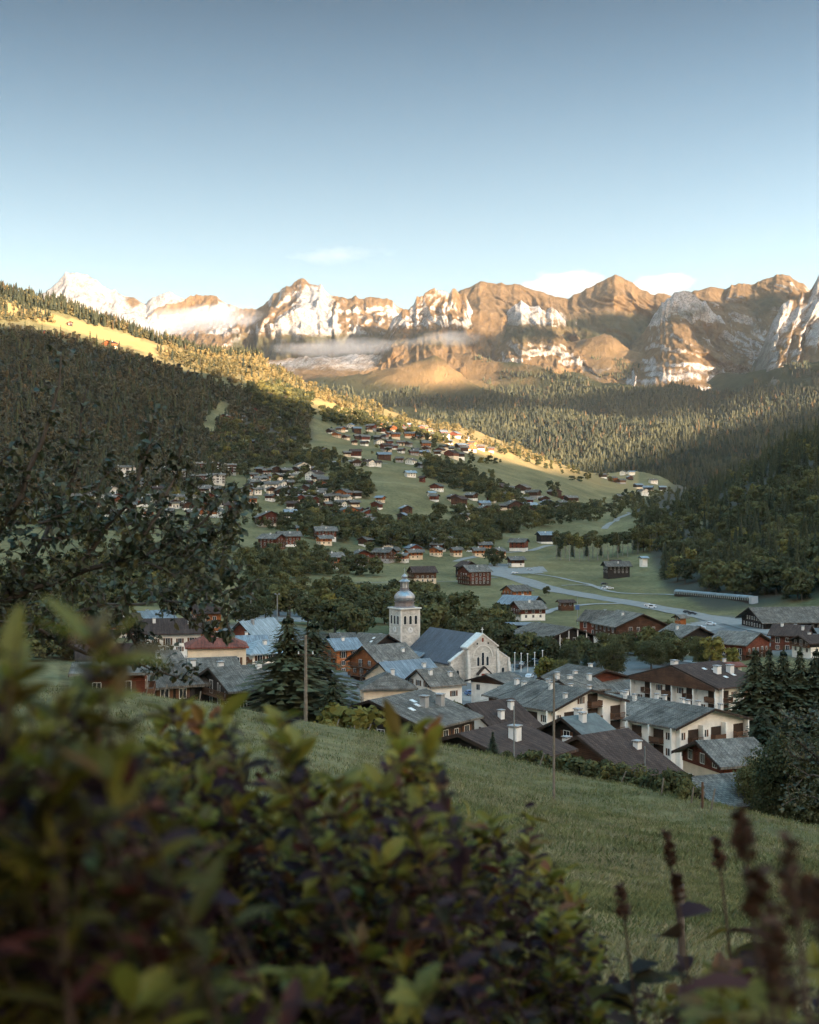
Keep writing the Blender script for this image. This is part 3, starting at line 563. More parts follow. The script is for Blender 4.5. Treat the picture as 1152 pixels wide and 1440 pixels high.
def spruce_geo(h, r0, nl, nb, seed, sprays=1, gap=.1):
    r = np.random.default_rng(seed); Q = []
    for i in range(nl):
        t = (i + r.uniform(-.3, .3)) / nl; z = h * (gap + (1 - gap) * t); rad = r0 * (1 - t) ** .85 * r.uniform(.8, 1.12) + .12
        n = max(3, int(nb * (1 - t * .6))); a0 = r.uniform(0, 6.28)
        for k in range(n):
            if r.uniform() < .1: continue
            a = a0 + 6.283 * k / n + r.uniform(-.25, .25); ra = rad * r.uniform(.65, 1.15); dr = ra * r.uniform(.28, .5)
            dx, dy = math.cos(a), math.sin(a); px_, py_ = -dy, dx
            for s_ in range(sprays):
                f0, f1 = s_ / sprays, (s_ + 1) / sprays
                wd = ra * .30 * (1 - f0 * .55) * r.uniform(.8, 1.2) / (sprays ** .3)
                zz = lambda f: z - dr * f * f + ra * .05 * f
                p0 = (dx * ra * f0, dy * ra * f0, zz(f0)); p1 = (dx * ra * f1 * 1.04, dy * ra * f1 * 1.04, zz(f1))
                pm = ((f0 + f1) / 2 + .08)
                q = lambda s: (dx * ra * pm + px_ * wd * s, dy * ra * pm + py_ * wd * s, zz(pm) - wd * r.uniform(.25, .6))
                Q.append((p0, q(1), p1, q(-1)))
    Q.append(((0, 0, h * 1.02), (.12, 0, h * .95), (0, .12, h * .93), (-.12, 0, h * .95)))
    return np.array(Q)
def cone_geo(h, r0, tiers, n, seed, bare=.08):
    """spruce for the middle and far distance: ragged skirts one above the other"""
    r = np.random.default_rng(seed); Q = []
    for t in range(tiers):
        z0 = h * (bare + (1 - bare) * t / tiers); z1 = min(h * 1.0, z0 + h * (1 - bare) / tiers * r.uniform(1.5, 1.9)); rad = r0 * (1 - t / tiers) ** .9 * r.uniform(.85, 1.1) + .15
        a = [6.283 * k / n + r.uniform(-.2, .2) + t for k in range(n)]; rr = [rad * r.uniform(.7, 1.15) for _ in range(n)]
        for k in range(n):
            a0, a1, m_ = a[k], a[(k + 1) % n] + (6.283 if k == n - 1 else 0), 0
            pt = lambda an, q_, z_: (math.cos(an) * q_, math.sin(an) * q_, z_)
            Q.append(((0, 0, z1), pt(a0, rr[k], z0 + h * r.uniform(-.02, .03)), pt((a0 + a1) / 2, rad * .55, z0 + h * .035), pt(a1, rr[(k + 1) % n], z0)))
    return np.array(Q)
def broad_geo(h, w, nlobes, per, size, seed, z0=.22, asp=.65):
    r = np.random.default_rng(seed); C, D, S = [], [], []
    for i in range(nlobes):
        u = r.uniform(); a = r.uniform(0, 6.283); zc = h * (z0 + .1 + (1 - z0 - .22) * u)
        rr = w * .5 * math.sqrt(max(.05, 1 - ((zc / h - (z0 + .32)) / .62) ** 2)) * r.uniform(.25, .78)
        c = np.array([rr * math.cos(a), rr * math.sin(a), zc]); lr = w * r.uniform(.15, .27)
        d = r.normal(size=(per, 3)); d /= np.linalg.norm(d, axis=1, keepdims=True); d[:, 2] = np.where(d[:, 2] < -.5, -d[:, 2], d[:, 2])
        rad = lr * r.uniform(.55, 1.12, (per, 1)); C.append(c + d * rad * np.array([1, 1, .8])); D.append(d + r.normal(size=(per, 3)) * .45); S.append(size * r.uniform(.6, 1.4, per))
    return cards(np.concatenate(C), np.concatenate(D), np.concatenate(S), r, asp)
def quads_mesh(name, Q, mat, tint=None):
    V = Q.reshape(-1, 3); Fc = np.arange(len(V)).reshape(-1, 4)
    o = np_mesh(name, V, Fc, mat, {'tint': tint} if tint is not None else {}); me = o.data; bpy.data.objects.remove(o); return me
def trunk_mesh(h, r, seed, limbs=0, mat='bark', top=.93, w=3):
    q = random.Random(seed); mb = MB()
    pts = [(0, 0, -.6)] + [(q.uniform(-.12, .12) * h * .05 * i, q.uniform(-.12, .12) * h * .05 * i, h * top * i / 4) for i in range(1, 5)]
    mb.tube(pts, [r * 1.2, r * .85, r * .6, r * .35, r * .08], 7)
    for k in range(limbs):
        i = q.randint(1, 2); b = Vector(pts[i]); a = q.uniform(0, 6.28); e = b + Vector((math.cos(a) * w * .36, math.sin(a) * w * .36, h * q.uniform(.22, .4)))
        m_ = (b + e) / 2 + Vector((math.cos(a), math.sin(a), 0)) * w * .06
        mb.tube([b, m_, e], [r * .45, r * .3, r * .07], 5)
    return mb.mesh('trunk', mat)
def tmerge(name, kinds, pts, mat, label=None, nsc=110.0):
    """one mesh out of many far trees: kinds = list of quad arrays, pts = list of (x, y, z, scale, kind)"""
    r = np.random.default_rng(len(pts)); out = []; tint = []
    P_ = np.array([p[:4] for p in pts]); K = np.array([p[4] for p in pts]); a = r.uniform(0, 6.283, len(pts)); tn = (.5 * r.uniform(0, .999, len(pts)) + 1.1 * vnoise(P_[:, 0] / nsc, P_[:, 1] / (nsc * 1.6), 3)) % 1.0
    P_[:, 3] *= .8 + .45 * vnoise(P_[:, 0] / (nsc * .5), P_[:, 1] / (nsc * .8), 5)
    for k, Q in enumerate(kinds):
        idx = np.where(K == k)[0]
        if not len(idx): continue
        c, s = np.cos(a[idx])[:, None, None], np.sin(a[idx])[:, None, None]; sc = P_[idx, 3][:, None, None]
        sh = (1 + r.uniform(-.18, .25, (len(idx), 1, 1)))
        wd = 1 + r.uniform(-.3, .3, (len(idx), 1, 1)); x = (Q[None, ..., 0] * c - Q[None, ..., 1] * s) * sc * wd + P_[idx, 0][:, None, None]
        y = (Q[None, ..., 0] * s + Q[None, ..., 1] * c) * sc * wd + P_[idx, 1][:, None, None]
        z = Q[None, ..., 2] * sc * sh + P_[idx, 2][:, None, None]
        out.append(np.stack([x, y, z], -1).reshape(-1, 3)); tint.append(np.repeat(tn[idx], Q.shape[0] * 4))
    V = np.concatenate(out); Fc = np.arange(len(V)).reshape(-1, 4)
    o = np_mesh(name, V, Fc, mat, {'tint': np.concatenate(tint)})
    return tag(o, label, kind='stuff')
def scatter_px(sheet, poly, step, q, jit=1.0, inside=None):
    """foot points of trees over a patch of hillside, found where the sight lines meet the ground"""
    xs = [p[0] for p in poly]; ys = [p[1] for p in poly]; out = []
    y = min(ys)
    while y < max(ys):
        x = min(xs)
        while x < max(xs):
            px, py = x + q.uniform(-.5, .5) * step * 2 * jit, y + q.uniform(-.5, .5) * step * jit
            if inpoly(np.array([px]), np.array([py]), poly)[0] and (inside is None or inside(px, py)):
                p = sheet.at(px, py)
                if p: out.append(p)
            x += step
        y += step * .55
    return out
# ---- far woods: masses nobody could count
q = random.Random(3)
farcone = [cone_geo(17, 4.6, 2, 6, 100 + i) for i in range(4)] + [broad_geo(9, 8, 4, 5, 2.2, 104, z0=.05)]
def fgap(px, py):
    n = fbm(np.array([px / 34.]), np.array([py / 12.]), 61, 4)[0]
    if py < 545: return n > .02 + (545 - py) * .004
    if 590 < px < 680 and py < 560: return n > .1
    return n > -.42 
WF = [(440, 520), (500, 552), (520, 556), (580, 546), (690, 548), (660, 515), (700, 470), (790, 500), (880, 505), (960, 540), (1040, 555), (1090, 500), (1170, 470), (1400, 420), (1400, 640), (1170, 660), (1040, 690), (850, 700), (700, 650), (560, 600), (440, 560)]
pts = []
for p in scatter_px(FAR, WF, 3.0, q, 1.3, fgap):
    if inpoly(np.array([HX + p.x / p.y * FP]), np.array([HY - p.z / p.y * FP]), [(515, 548), (560, 525), (612, 503), (660, 522), (684, 542), (600, 546)])[0]: continue
    pts.append((p.x, p.y, p.z - 1, q.uniform(.5, 1.3) ** 1.2, 4 if q.random() < .14 else q.randrange(4)))
print('far trees', len(pts))
tmerge('forest', farcone, pts, 'far_needles', 'distant spruce forest below the pale mountains')
# ---- woods on the left-hand hill
mids = [cone_geo(20, 3.6, 9, 8, 200 + i) for i in range(3)] + [broad_geo(12, 9, 7, 14, 1.25, 210 + i, z0=.1) for i in range(4)]
low = [cone_geo(18, 3.2, 6, 6, 230 + i) for i in range(2)] + [broad_geo(12, 9.5, 7, 14, 1.5, 240 + i, z0=.08) for i in range(3)]
WL = [(-60, 448), (60, 470), (110, 476), (160, 492), (230, 515), (330, 545), (430, 565), (438, 592), (424, 640), (388, 655), (350, 650), (300, 690), (200, 688), (-60, 735)]
def lgap(px, py):
    if inpoly(np.array([px]), np.array([py]), [(283, 600), (312, 562), (322, 575), (300, 612)])[0]: return False
    if inpoly(np.array([px]), np.array([py]), [(300, 600), (420, 590), (430, 645), (330, 640)])[0]: return fbm(np.array([px / 14.]), np.array([py / 9.]), 66, 2)[0] > -.05
    return fbm(np.array([px / 22.]), np.array([py / 12.]), 64, 3)[0] > -.62
pts = []
for p in scatter_px(VAL, WL, 5.4, q, 1, lgap):
    k = q.random(); pts.append((p.x, p.y, p.z - .5, q.uniform(.6, 1.15), q.randrange(2) if k < .2 else 2 + q.randrange(3)))
print('left wood', len(pts))
tmerge('woods', [low[0], low[1]], [t for t in pts if t[4] < 2], 'spruce_needles', 'dark spruces through the wood on the left-hand hillside')
tmerge('woods', low[2:], [(*t[:4], t[4] - 2) for t in pts if t[4] >= 2], 'wood_leaves', 'dense broadleaf wood on the left-hand hillside')
# ---- crest woods above the sunlit meadow, and the sunlit strip
WC = [[(-60, 320), (0, 392), (80, 407), (160, 434), (280, 488), (352, 500), (480, 546), (560, 573), (700, 616), (765, 642), (850, 664), (850, 672), (780, 655), (700, 634), (600, 603), (540, 592), (440, 560), (300, 522), (230, 486), (150, 458), (70, 436), (-60, 400)],
      [(215, 488), (300, 515), (440, 556), (440, 566), (330, 540), (230, 508)], [(-60, 425), (40, 432), (75, 455), (-60, 450)]]
pts = []
for WCi, st in zip(WC, (4.2, 4.6, 4.6)):
    def cgap(px, py):
        n = fbm(np.array([px / 16.]), np.array([py / 9.]), 71, 3)[0]
        if px > 440: return n > -.2
        return n > -.35
    for p in scatter_px(VAL, WCi, st, q, 1, cgap):
        px = HX + p.x / p.y * FP; k = q.random()
        pts.append((p.x, p.y, p.z - .5, q.uniform(.55, 1.05), q.randrange(2) if k < (.5 if px < 230 else .16) else 2 + q.randrange(3)))
for _ in range(1500):       # the dark belt of spruces along the skyline
    px = q.uniform(-120, 372) ; Yc = float(np.interp(px, [-300, 0, 80, 160, 280, 350, 430], [2500, 2500, 2520, 2550, 2650, 2700, 2800])); dep = float(np.interp(px, [-120, 120, 300, 372], [75, 75, 60, 25])) ; Y = Yc - q.random() ** 1.2 * dep * 1.1 + 45 * q.random()
    X = (px - HX) / FP * Y; z = VAL.z(X, Y)
    if z: pts.append((X, Y, z - .5, q.uniform(.7, 1.15), q.randrange(2) if q.random() < .85 else 3))
print('crest', len(pts))
tmerge('woods', [low[0], low[1]], [t for t in pts if t[4] < 2], 'far_needles', 'spruces along the crest of the left-hand hill')
tmerge('woods', low[2:], [(*t[:4], t[4] - 2) for t in pts if t[4] >= 2], 'sunlit_leaves', 'broadleaf trees along the sunlit crest of the left-hand hill')

# ---- trees one can tell apart: each an object with trunk and crown, copied from a few of each kind
def tree_proto(name, crown, mat, tr, label, cat='tree'):
    e = empty(name, (0, 0, -500), 0, label, cat)
    obj('trunk', tr, parent=e); obj('crown', quads_mesh('crown', crown, mat), parent=e)
    return e
PR = {'spruce': [], 'broad': [], 'gold': [], 'tall': [], 'bigspruce': [], 'bush': [], 'fine': []}
for i in range(5): PR['spruce'].append((tree_proto('spruce_tree', np.concatenate([cone_geo(23.5, 3.0, 13, 9, 300 + i), spruce_geo(24, 3.9, 24, 14, 300 + i, sprays=2, gap=.06)]), 'spruce_needles', trunk_mesh(24, .33, i), 'x'), 24))
for i in range(3): PR['bigspruce'].append((tree_proto('spruce_tree', np.concatenate([cone_geo(19.5, 3.3, 22, 12, 320 + i, .03), spruce_geo(20, 4.4, 44, 26, 320 + i, sprays=4, gap=.02)]), 'spruce_needles', trunk_mesh(20, .35, i), 'x'), 20))
for i in range(6): PR['broad'].append((tree_proto('leafy_tree', broad_geo(12, 10.5, 20, 60, .62, 340 + i, z0=.12), 'broad_leaves', trunk_mesh(12, .28, i, 4, w=9), 'x'), 12))
for i in range(2): PR['gold'].append((tree_proto('leafy_tree', broad_geo(9, 8, 18, 60, .5, 360 + i, z0=.1), 'gold_leaves', trunk_mesh(9, .2, i, 4, w=7), 'x'), 9))
for i in range(3): PR['tall'].append((tree_proto('leafy_tree', broad_geo(20, 8.5, 16, 55, .7, 370 + i, z0=.42), 'broad_leaves', trunk_mesh(20, .26, i, 4, 'pale_bark', w=6), 'x'), 20))
for i in range(4): PR['bush'].append((tree_proto('shrub', broad_geo(3, 4.5, 10, 70, .28, 380 + i, z0=-.15), 'broad_leaves', trunk_mesh(2, .08, i, 3, w=3), 'x', 'shrub'), 3))
for i in range(4): PR['fine'].append((tree_proto('leafy_tree', broad_geo(12, 10.5, 40, 330, .20, 390 + i, z0=.1, asp=.7), 'broad_leaves', trunk_mesh(12, .28, i, 5, w=9), 'x'), 12))
NTREE = 0
QUEUE = []
def tree(kind, p, h, label, group=None, rq=random.Random(11), wide=1.0):
    QUEUE.append((kind, Vector(p), h, label, group, random.Random(rq.random()), wide))
def put(kind, p, h, label, group, rq, wide):
    e, h0 = PR[kind][rq.randrange(len(PR[kind]))]; c = copy_tree(e); s = h / h0
    c.location = (p[0], p[1], p[2] - .15 * s); w_ = s * rq.uniform(.88, 1.15) * wide; c.scale = (w_, w_, s); c.rotation_euler = (0, 0, rq.uniform(0, 6.28))
    tag(c, label, 'shrub' if kind == 'bush' else 'tree', group); return c
ORD = ['first', 'second', 'third', 'fourth', 'fifth', 'sixth', 'seventh', 'eighth', 'ninth', 'tenth', 'eleventh', 'twelfth', 'thirteenth', 'fourteenth', 'fifteenth', 'sixteenth', 'seventeenth', 'eighteenth', 'nineteenth', 'twentieth']
def ordn(i): return ORD[i] if i < 20 else f'{i + 1}{"st" if i % 10 == 0 else "nd" if i % 10 == 1 else "rd" if i % 10 == 2 else "th"}'
def grove(kind, pts, hr, label, group, seed=1, kinds=None):
    """pts = pixel feet; labels count along the row from the left when the label holds '#', else all share one"""
    rq = random.Random(seed); pts = sorted(pts, key=lambda p: p[0])
    for i, (x, y) in enumerate(pts):
        p = VAL.at(x, y)
        if not p: continue
        k = kind if not kinds else rq.choice(kinds)
        tree(k, p, rq.uniform(*hr), label.replace('#', ordn(i)), group, rq)
def inband(poly, step, seed):
    rq = random.Random(seed); xs = [p[0] for p in poly]; ys = [p[1] for p in poly]; out = []; y = min(ys); r_ = 0
    while y < max(ys):
        x = min(xs) + (r_ % 2) * step * .5; r_ += 1
        while x < max(xs):
            a, b = x + rq.uniform(-.4, .4) * step, y + rq.uniform(-.4, .4) * step * .5
            if inpoly(np.array([a]), np.array([b]), poly)[0]: out.append((a, b))
            x += step
        y += step * .5
    return out
# right-hand hill: the nearest trees as individuals, the rest one mass
RH = [(925, 812), (945, 826), (1000, 833), (1062, 842), (1160, 850), (1300, 850), (1300, 560), (1160, 592), (1040, 668), (960, 700), (900, 712), (884, 735), (905, 742), (985, 722), (990, 735), (900, 757), (895, 775), (945, 785), (975, 765), (985, 772), (940, 795)]
feet = scatter_px(VAL, RH, 13.5, q, 1)
feet.sort(key=lambda p: p.y); rest = []
rq = random.Random(5); n1 = n2 = 0
for i, p in enumerate(feet):
    px = HX + p.x / p.y * FP
    if px < 1165 and p.y < 1250 and n1 + n2 < 330:
        if rq.random() < .55: tree('spruce', p, rq.uniform(17, 27), 'dark spruce standing in the wood on the right-hand hillside', 'spruces of the right-hand hillside wood', rq); n1 += 1
        else: tree('broad', p, rq.uniform(11, 19), 'leafy tree standing in the wood on the right-hand hillside', 'leafy trees of the right-hand hillside wood', rq); n2 += 1
    else: rest.append(p)
for p in scatter_px(VAL, [(960, 690), (1040, 664), (1160, 588), (1160, 640), (1000, 705)], 8, q): rest.append(p)
print('right wood', n1, n2, len(rest))
rp = [(p.x, p.y, p.z - .4, rq.uniform(.75, 1.25), rq.randrange(3) if rq.random() < .6 else 3 + rq.randrange(4)) for p in rest]
tmerge('woods', mids[:3], [t for t in rp if t[4] < 3], 'spruce_needles', 'spruces massed high on the right-hand hillside')
tmerge('woods', mids[3:], [(*t[:4], t[4] - 3) for t in rp if t[4] >= 3], 'broad_leaves', 'leafy trees massed high on the right-hand hillside')
# valley groves (feet given on the ground as the photo shows them)
grove('tall', [(783, 786), (789, 788), (795, 785), (801, 789), (808, 786), (815, 790), (821, 786), (828, 789), (834, 785), (841, 788), (848, 784), (855, 787), (862, 783), (869, 785), (876, 781), (883, 783), (890, 778), (897, 780), (905, 775), (914, 776), (924, 771), (935, 771), (946, 766)], (19, 24), '# tall tree with pale trunk in the row edging the meadow, counted from the left', 'tall trees in the row across the meadow', 2)
grove('spruce', [(786, 783), (805, 783), (825, 782), (845, 781), (870, 778), (893, 773), (915, 769), (940, 763), (960, 758)], (15, 21), '# spruce behind the row of pale trunks, counted from the left', 'spruces behind the tall row', 3)
B = lambda poly, step, hr, label, group, seed, kinds=('broad',): grove('broad', inband(poly, step, seed), hr, label, group, seed, list(kinds))
B([(335, 890), (335, 838), (400, 830), (450, 842), (545, 852), (552, 888), (480, 905), (440, 884), (400, 866)], 20, (10, 15), 'round leafy tree in the thick grove between the village and the playing field', 'leafy trees of the grove behind the village', 4)
B([(553, 850), (610, 850), (628, 905), (590, 915), (553, 905)], 17, (12, 16), 'leafy tree close behind the church tower', 'leafy trees behind the church tower', 5)
B([(640, 905), (700, 890), (725, 905), (718, 945), (700, 925), (660, 915)], 16, (9, 13), 'leafy tree behind the church roof and gable', 'leafy trees behind the church', 6)
B([(722, 925), (760, 912), (830, 928), (900, 915), (960, 912), (1000, 925), (950, 938), (880, 930), (850, 940), (800, 945), (740, 938)], 17, (6, 11), 'leafy tree on the bank between the square and the assembly hall', 'leafy trees on the bank above the square', 7, ('broad', 'broad', 'fine'))
B([(430, 742), (520, 760), (600, 770), (700, 765), (700, 740), (640, 742), (570, 738), (500, 728), (430, 722)], 13, (9, 14), 'leafy tree in the belt crossing the middle of the valley', 'leafy trees of the mid-valley belt', 8)
B([(660, 745), (700, 758), (780, 742), (860, 722), (858, 708), (780, 718), (720, 728), (660, 730)], 12, (9, 15), 'leafy tree in the belt below the slope with the chalets', 'leafy trees of the belt below the slope', 9)
B([(595, 650), (625, 655), (700, 690), (740, 705), (700, 712), (650, 690), (595, 672)], 10, (9, 13), 'leafy tree in the diagonal belt between the steep meadows', 'leafy trees of the diagonal belt', 10)
B([(465, 690), (470, 665), (500, 665), (528, 690), (530, 702), (500, 700)], 10, (10, 14), 'leafy tree in the copse left of the steep meadow', 'leafy trees of the hillside copse', 12)
B([(330, 790), (345, 800), (430, 810), (470, 795), (430, 780), (380, 800), (340, 775)], 15, (8, 12), 'leafy tree in the thicket under the red chalets', 'leafy trees under the red chalets', 13)
B([(430, 640), (470, 640), (490, 655), (450, 672), (420, 670)], 10, (9, 13), 'leafy tree beside the track below the upper hamlet', 'leafy trees beside the upper track', 14)
B([(452, 582), (470, 578), (560, 598), (600, 612), (590, 618), (540, 606), (460, 597)], 9, (10, 14), 'dark leafy tree in the belt above the highest chalets', 'dark trees above the highest chalets', 15)
B([(350, 555), (400, 552), (438, 568), (436, 590), (400, 585), (360, 572)], 10, (12, 16), 'dark leafy tree in the round wood on the spur', 'dark trees of the round wood', 16)
B([(700, 628), (760, 645), (800, 658), (860, 672), (862, 680), (790, 668), (700, 640)], 11, (9, 14), 'dark leafy tree dotted along the foot of the sunlit strip', 'dark trees along the sunlit strip', 17)
B([(880, 690), (940, 690), (960, 700), (900, 708)], 10, (9, 12), 'leafy tree beside the last houses up the valley', 'leafy trees by the last houses', 18)
grove('broad', [(664, 650), (676, 652), (688, 650), (697, 653)], (10, 13), '# of the dark round trees on the brow of the steep meadow, from the left', 'trees on the brow of the meadow', 19)
grove('broad', [(773, 693), (783, 690), (779, 701)], (16, 20), '# of the three big dark trees among the slope chalets, from the left', 'big trees among the slope chalets', 20)
grove('broad', [(805, 676), (816, 678), (826, 675)], (12, 15), '# of the dark trees clumped on the slope meadow, from the left', 'trees clumped on the slope meadow', 21)
grove('broad', [(690, 795), (698, 797), (705, 794)], (9, 11), '# leafy tree beside the fork of the valley road, from the left', 'trees at the road fork', 22)
for x, y, h, lab in [(653, 880, 15, 'round free-standing tree on the meadow right of the church tower'), (616, 735, 20, 'big dark tree at the foot of the steep meadow'), (585, 658, 6, 'small round tree beside the white barn on the steep meadow'), (597, 661, 6, 'second small round tree just right of the white meadow barn'), (768, 838, 6, 'bushy tree by the lower lane, right of the blue-roofed farm'),
                     (356, 880, 9, 'round tree at the edge of the playing field'), (1010, 745, 20, 'tall tree at the upper edge of the right-hand meadow')]:
    tree('broad', VAL.at(x, y), h, lab)
B([(395, 700), (440, 712), (450, 735), (410, 722)], 14, (7, 10), 'small leafy tree among the left-hand village houses', 'small trees among the left-hand houses', 23)
B([(100, 735), (330, 740), (340, 765), (300, 800), (240, 830), (100, 830)], 24, (8, 13), 'leafy tree among the village houses behind the apple tree', 'trees behind the apple tree', 24)
B([(480, 775), (560, 775), (565, 792), (480, 790)], 16, (5, 7), 'low leafy tree by the row of meadow chalets', 'low trees by the meadow chalets', 25)
B([(440, 640), (700, 628), (760, 650), (640, 665), (440, 655)], 22, (5, 8), 'small tree between the chalets of the upper hamlet', 'small trees between the hamlet chalets', 26)
# village trees
for x, Y, h, k, lab, w_ in [
    (405, 205, 22, 'bigspruce', 'big dark spruce behind the left utility pole', 2.8), (440, 216, 22, 'bigspruce', 'second big dark spruce, right of the left utility pole', 2.8), (468, 200, 14, 'bigspruce', 'lower spruce against the foot of the two big ones', 2.4),
    (492, 192, 11, 'gold', 'yellow-leaved tree right of the big spruces', 1.15), (455, 172, 6.5, 'gold', 'pale sprawling tree at the edge of the meadow below the spruces', 1.2), (462, 640, 12, 'gold', 'bright yellow-green tree in the grove behind the village', .9),
    (1062, 262, 21, 'bigspruce', 'first tall spruce right of the brown-roofed apartment block', 1.9), (1082, 262, 21, 'bigspruce', 'second tall spruce right of the brown-roofed apartment block', 1.9), (1102, 262, 21, 'bigspruce', 'third tall spruce right of the apartment block', 1.9), (1125, 262, 21, 'bigspruce', 'fourth tall spruce right of the apartment block', 1.9), (1148, 262, 21, 'bigspruce', 'spruce at the right end of the tall row', 1.9), (1072, 240, 12, 'bigspruce', 'dark spruce below the left end of the tall row', 2.1), (1112, 232, 13, 'bigspruce', 'dark spruce at the foot of the right-end spruces', 2.2),
    (1130, 125, 9, 'fine', 'leafy tree beyond the right end of the meadow', .9), (1072, 135, 7, 'fine', 'leafy tree behind the low slate shed', .8), (1096, 128, 7.5, 'fine', 'second leafy tree behind the low slate shed', .9),
    (968, 255, 7, 'fine', 'round tree in front of the balconied apartments', 1.0), (808, 430, 11, 'bigspruce', 'dark spruce right of the assembly hall', 1.6), (824, 420, 9, 'bigspruce', 'lower spruce beside the one right of the assembly hall', 1.6), (862, 420, 11, 'fine', 'leafy tree in front of the big hotel chalet', 1.0), (770, 415, 9, 'gold', 'olive tree in front of the assembly hall', .9), (790, 410, 8, 'fine', 'leafy tree in front of the assembly hall', .9),
    (1003, 440, 10, 'gold', 'yellow-green tree by the red-gabled chalet', 1.0), (985, 445, 9.5, 'fine', 'green tree left of the yellow one by the red-gabled chalet', 1.0), (1030, 440, 6, 'gold', 'small orange-tinted tree by the red-gabled chalet', 1.0), (916, 440, 9, 'fine', 'leafy tree between the hotel chalet and the lower lane', 1.1), (945, 450, 8, 'fine', 'leafy tree on the bank right of the hotel chalet', 1.1),
    (332, 285, 4.0, 'gold', 'yellow-green bush beside the cream house with the red roof', 1.3), (246, 330, 5, 'fine', 'dark bushy tree before the brown-roofed house', 1.0), (640, 310, 4, 'bush', 'round bush at the end of the white annex', 1.0)]:
    X = (x - HX) / FP * Y; tree(k, (X, Y, VAL.z(X, Y)), h, lab, None, random.Random(int(x)), w_)
# hedge along the lower edge of the meadow: a row of separate shrubs
rq = random.Random(8)
for i in range(27):
    x = 660 + i * 11.8 + rq.uniform(-3, 3); Y = 137 - i * 1.05 + rq.uniform(-2, 2); X = (x - HX) / FP * Y
    tree('bush', (X, Y, VAL.z(X, Y)), rq.uniform(1.3, 2.2) if i > 4 else 1.3, f'{ordn(i)} shrub from the left in the hedge at the foot of the meadow', 'shrubs of the hedge below the meadow', rq)
tree('bigspruce', ((693 - HX) / FP * 138, 138, VAL.z((693 - HX) / FP * 138, 138)), 4.4, 'small dark conifer in the hedge before the white chimney', None, rq, 1.3)
# the 290 leafy trees that show largest are individuals; the smaller rest is one mass
lf = [t for t in QUEUE if t[0] in ('broad', 'tall', 'fine', 'gold')]; lf.sort(key=lambda t: -(t[2] / t[1].y + (9 if t[4] is None or '#' in (t[3] or '') or t[0] != 'broad' else 0)))
keep = set(id(t) for t in lf[:290]); rest = [t for t in lf[290:]]
for t in QUEUE:
    if t[0] in ('spruce', 'bigspruce', 'bush') or id(t) in keep: put(*t)
hd = [broad_geo(12, 10.5, 14, 40, .8, 250 + i, z0=.1) for i in range(4)]
q = random.Random(77)
def cover(poly, step, h, thr=-1.0, seed=1):
    for p in scatter_px(VAL, poly, step, q, 1.2):
        if fbm(np.array([p.x / 90.]), np.array([p.y / 130.]), seed, 3)[0] > thr: rest.append(('broad', p, q.uniform(*h)))
cover([(296, 600), (420, 590), (452, 640), (440, 662), (400, 655), (350, 668), (330, 700), (290, 690)], 8, (8, 14), -.22, 4)
cover([(240, 690), (330, 672), (450, 660), (480, 705), (520, 740), (430, 762), (300, 730), (60, 735), (60, 700)], 11, (5, 10), -.1, 5)
cover([(345, 546), (400, 548), (440, 566), (438, 592), (395, 588), (352, 572)], 6, (12, 17), -9, 6)
cover([(452, 580), (500, 582), (610, 612), (640, 628), (580, 618), (520, 602), (455, 598)], 6.5, (10, 15), -.5, 7)
cover([(596, 642), (640, 655), (745, 702), (745, 716), (690, 700), (640, 690), (598, 668)], 7, (9, 13), -9, 8)
cover([(430, 730), (520, 744), (700, 752), (706, 772), (600, 778), (500, 768), (430, 748)], 9, (8, 13), -.6, 9)
cover([(640, 716), (760, 722), (900, 700), (905, 716), (860, 735), (700, 752), (640, 742)], 9, (8, 13), -.35, 10)
cover([(440, 600), (700, 628), (720, 650), (560, 660), (440, 655)], 14, (4, 8), .05, 11)
cover([(470, 600), (700, 622), (715, 640), (470, 640)], 11, (5, 9), .0, 31)
cover([(-60, 862), (200, 862), (150, 900), (110, 935), (-60, 945)], 15, (6, 10), -.5, 41)
cover([(330, 800), (350, 775), (560, 790), (545, 812), (470, 812), (350, 830)], 12, (6, 11), -.2, 12)
cover([(-60, 730), (330, 735), (330, 850), (-60, 860)], 15, (7, 13), -.05, 13)
cover([(870, 700), (1000, 690), (1010, 735), (900, 742)], 9, (8, 13), -.3, 14)
tmerge('trees', hd, [(t[1].x, t[1].y, t[1].z - .3, t[2] / 12, i % 4) for i, t in enumerate(rest)], 'broad_leaves', 'small leafy trees in belts and copses across the valley')
print('trees', len(QUEUE), len(rest))
for k in PR:
    for e, h in PR[k]:
        for ch in list(e.children): bpy.data.objects.remove(ch)
        bpy.data.objects.remove(e)
# ------------------------------------------------------------------ building materials
m_brick('slate_roof', (.165, .145, .12), (.115, .102, .086), (.035, .035, .033), .5, .28, rough=.85, stain=(.45, 1.5), rnd=.2, spec=.08)
m_brick('shingle_roof', (.165, .14, .112), (.11, .094, .076), (.04, .037, .034), .35, .22, rough=.9, stain=(.5, 1.6), rnd=.25, spec=.08)
m_brick('brown_roof', (.070, .046, .036), (.052, .036, .03), (.02, .016, .014), .4, .33, rough=.85, stain=(.75, 1.25), rnd=.15, spec=.08)
m_brick('metal_roof', (.155, .18, .195), (.13, .155, .17), (.07, .085, .095), .55, 40, rough=.6, stain=(.7, 1.25), rnd=.2, spec=.2)
m_brick('pale_roof', (.22, .255, .265), (.185, .22, .23), (.11, .13, .14), .6, 40, rough=.6, stain=(.75, 1.2), rnd=.1, spec=.2)
m_brick('red_roof', (.22, .06, .035), (.15, .05, .035), (.06, .03, .02), .3, .3, rough=.8, stain=(.5, 1.6), rnd=.1)
m_brick('church_slate', (.075, .088, .105), (.055, .066, .08), (.03, .035, .042), .35, .25, rough=.5, stain=(.7, 1.25), rnd=.02, spec=.4)
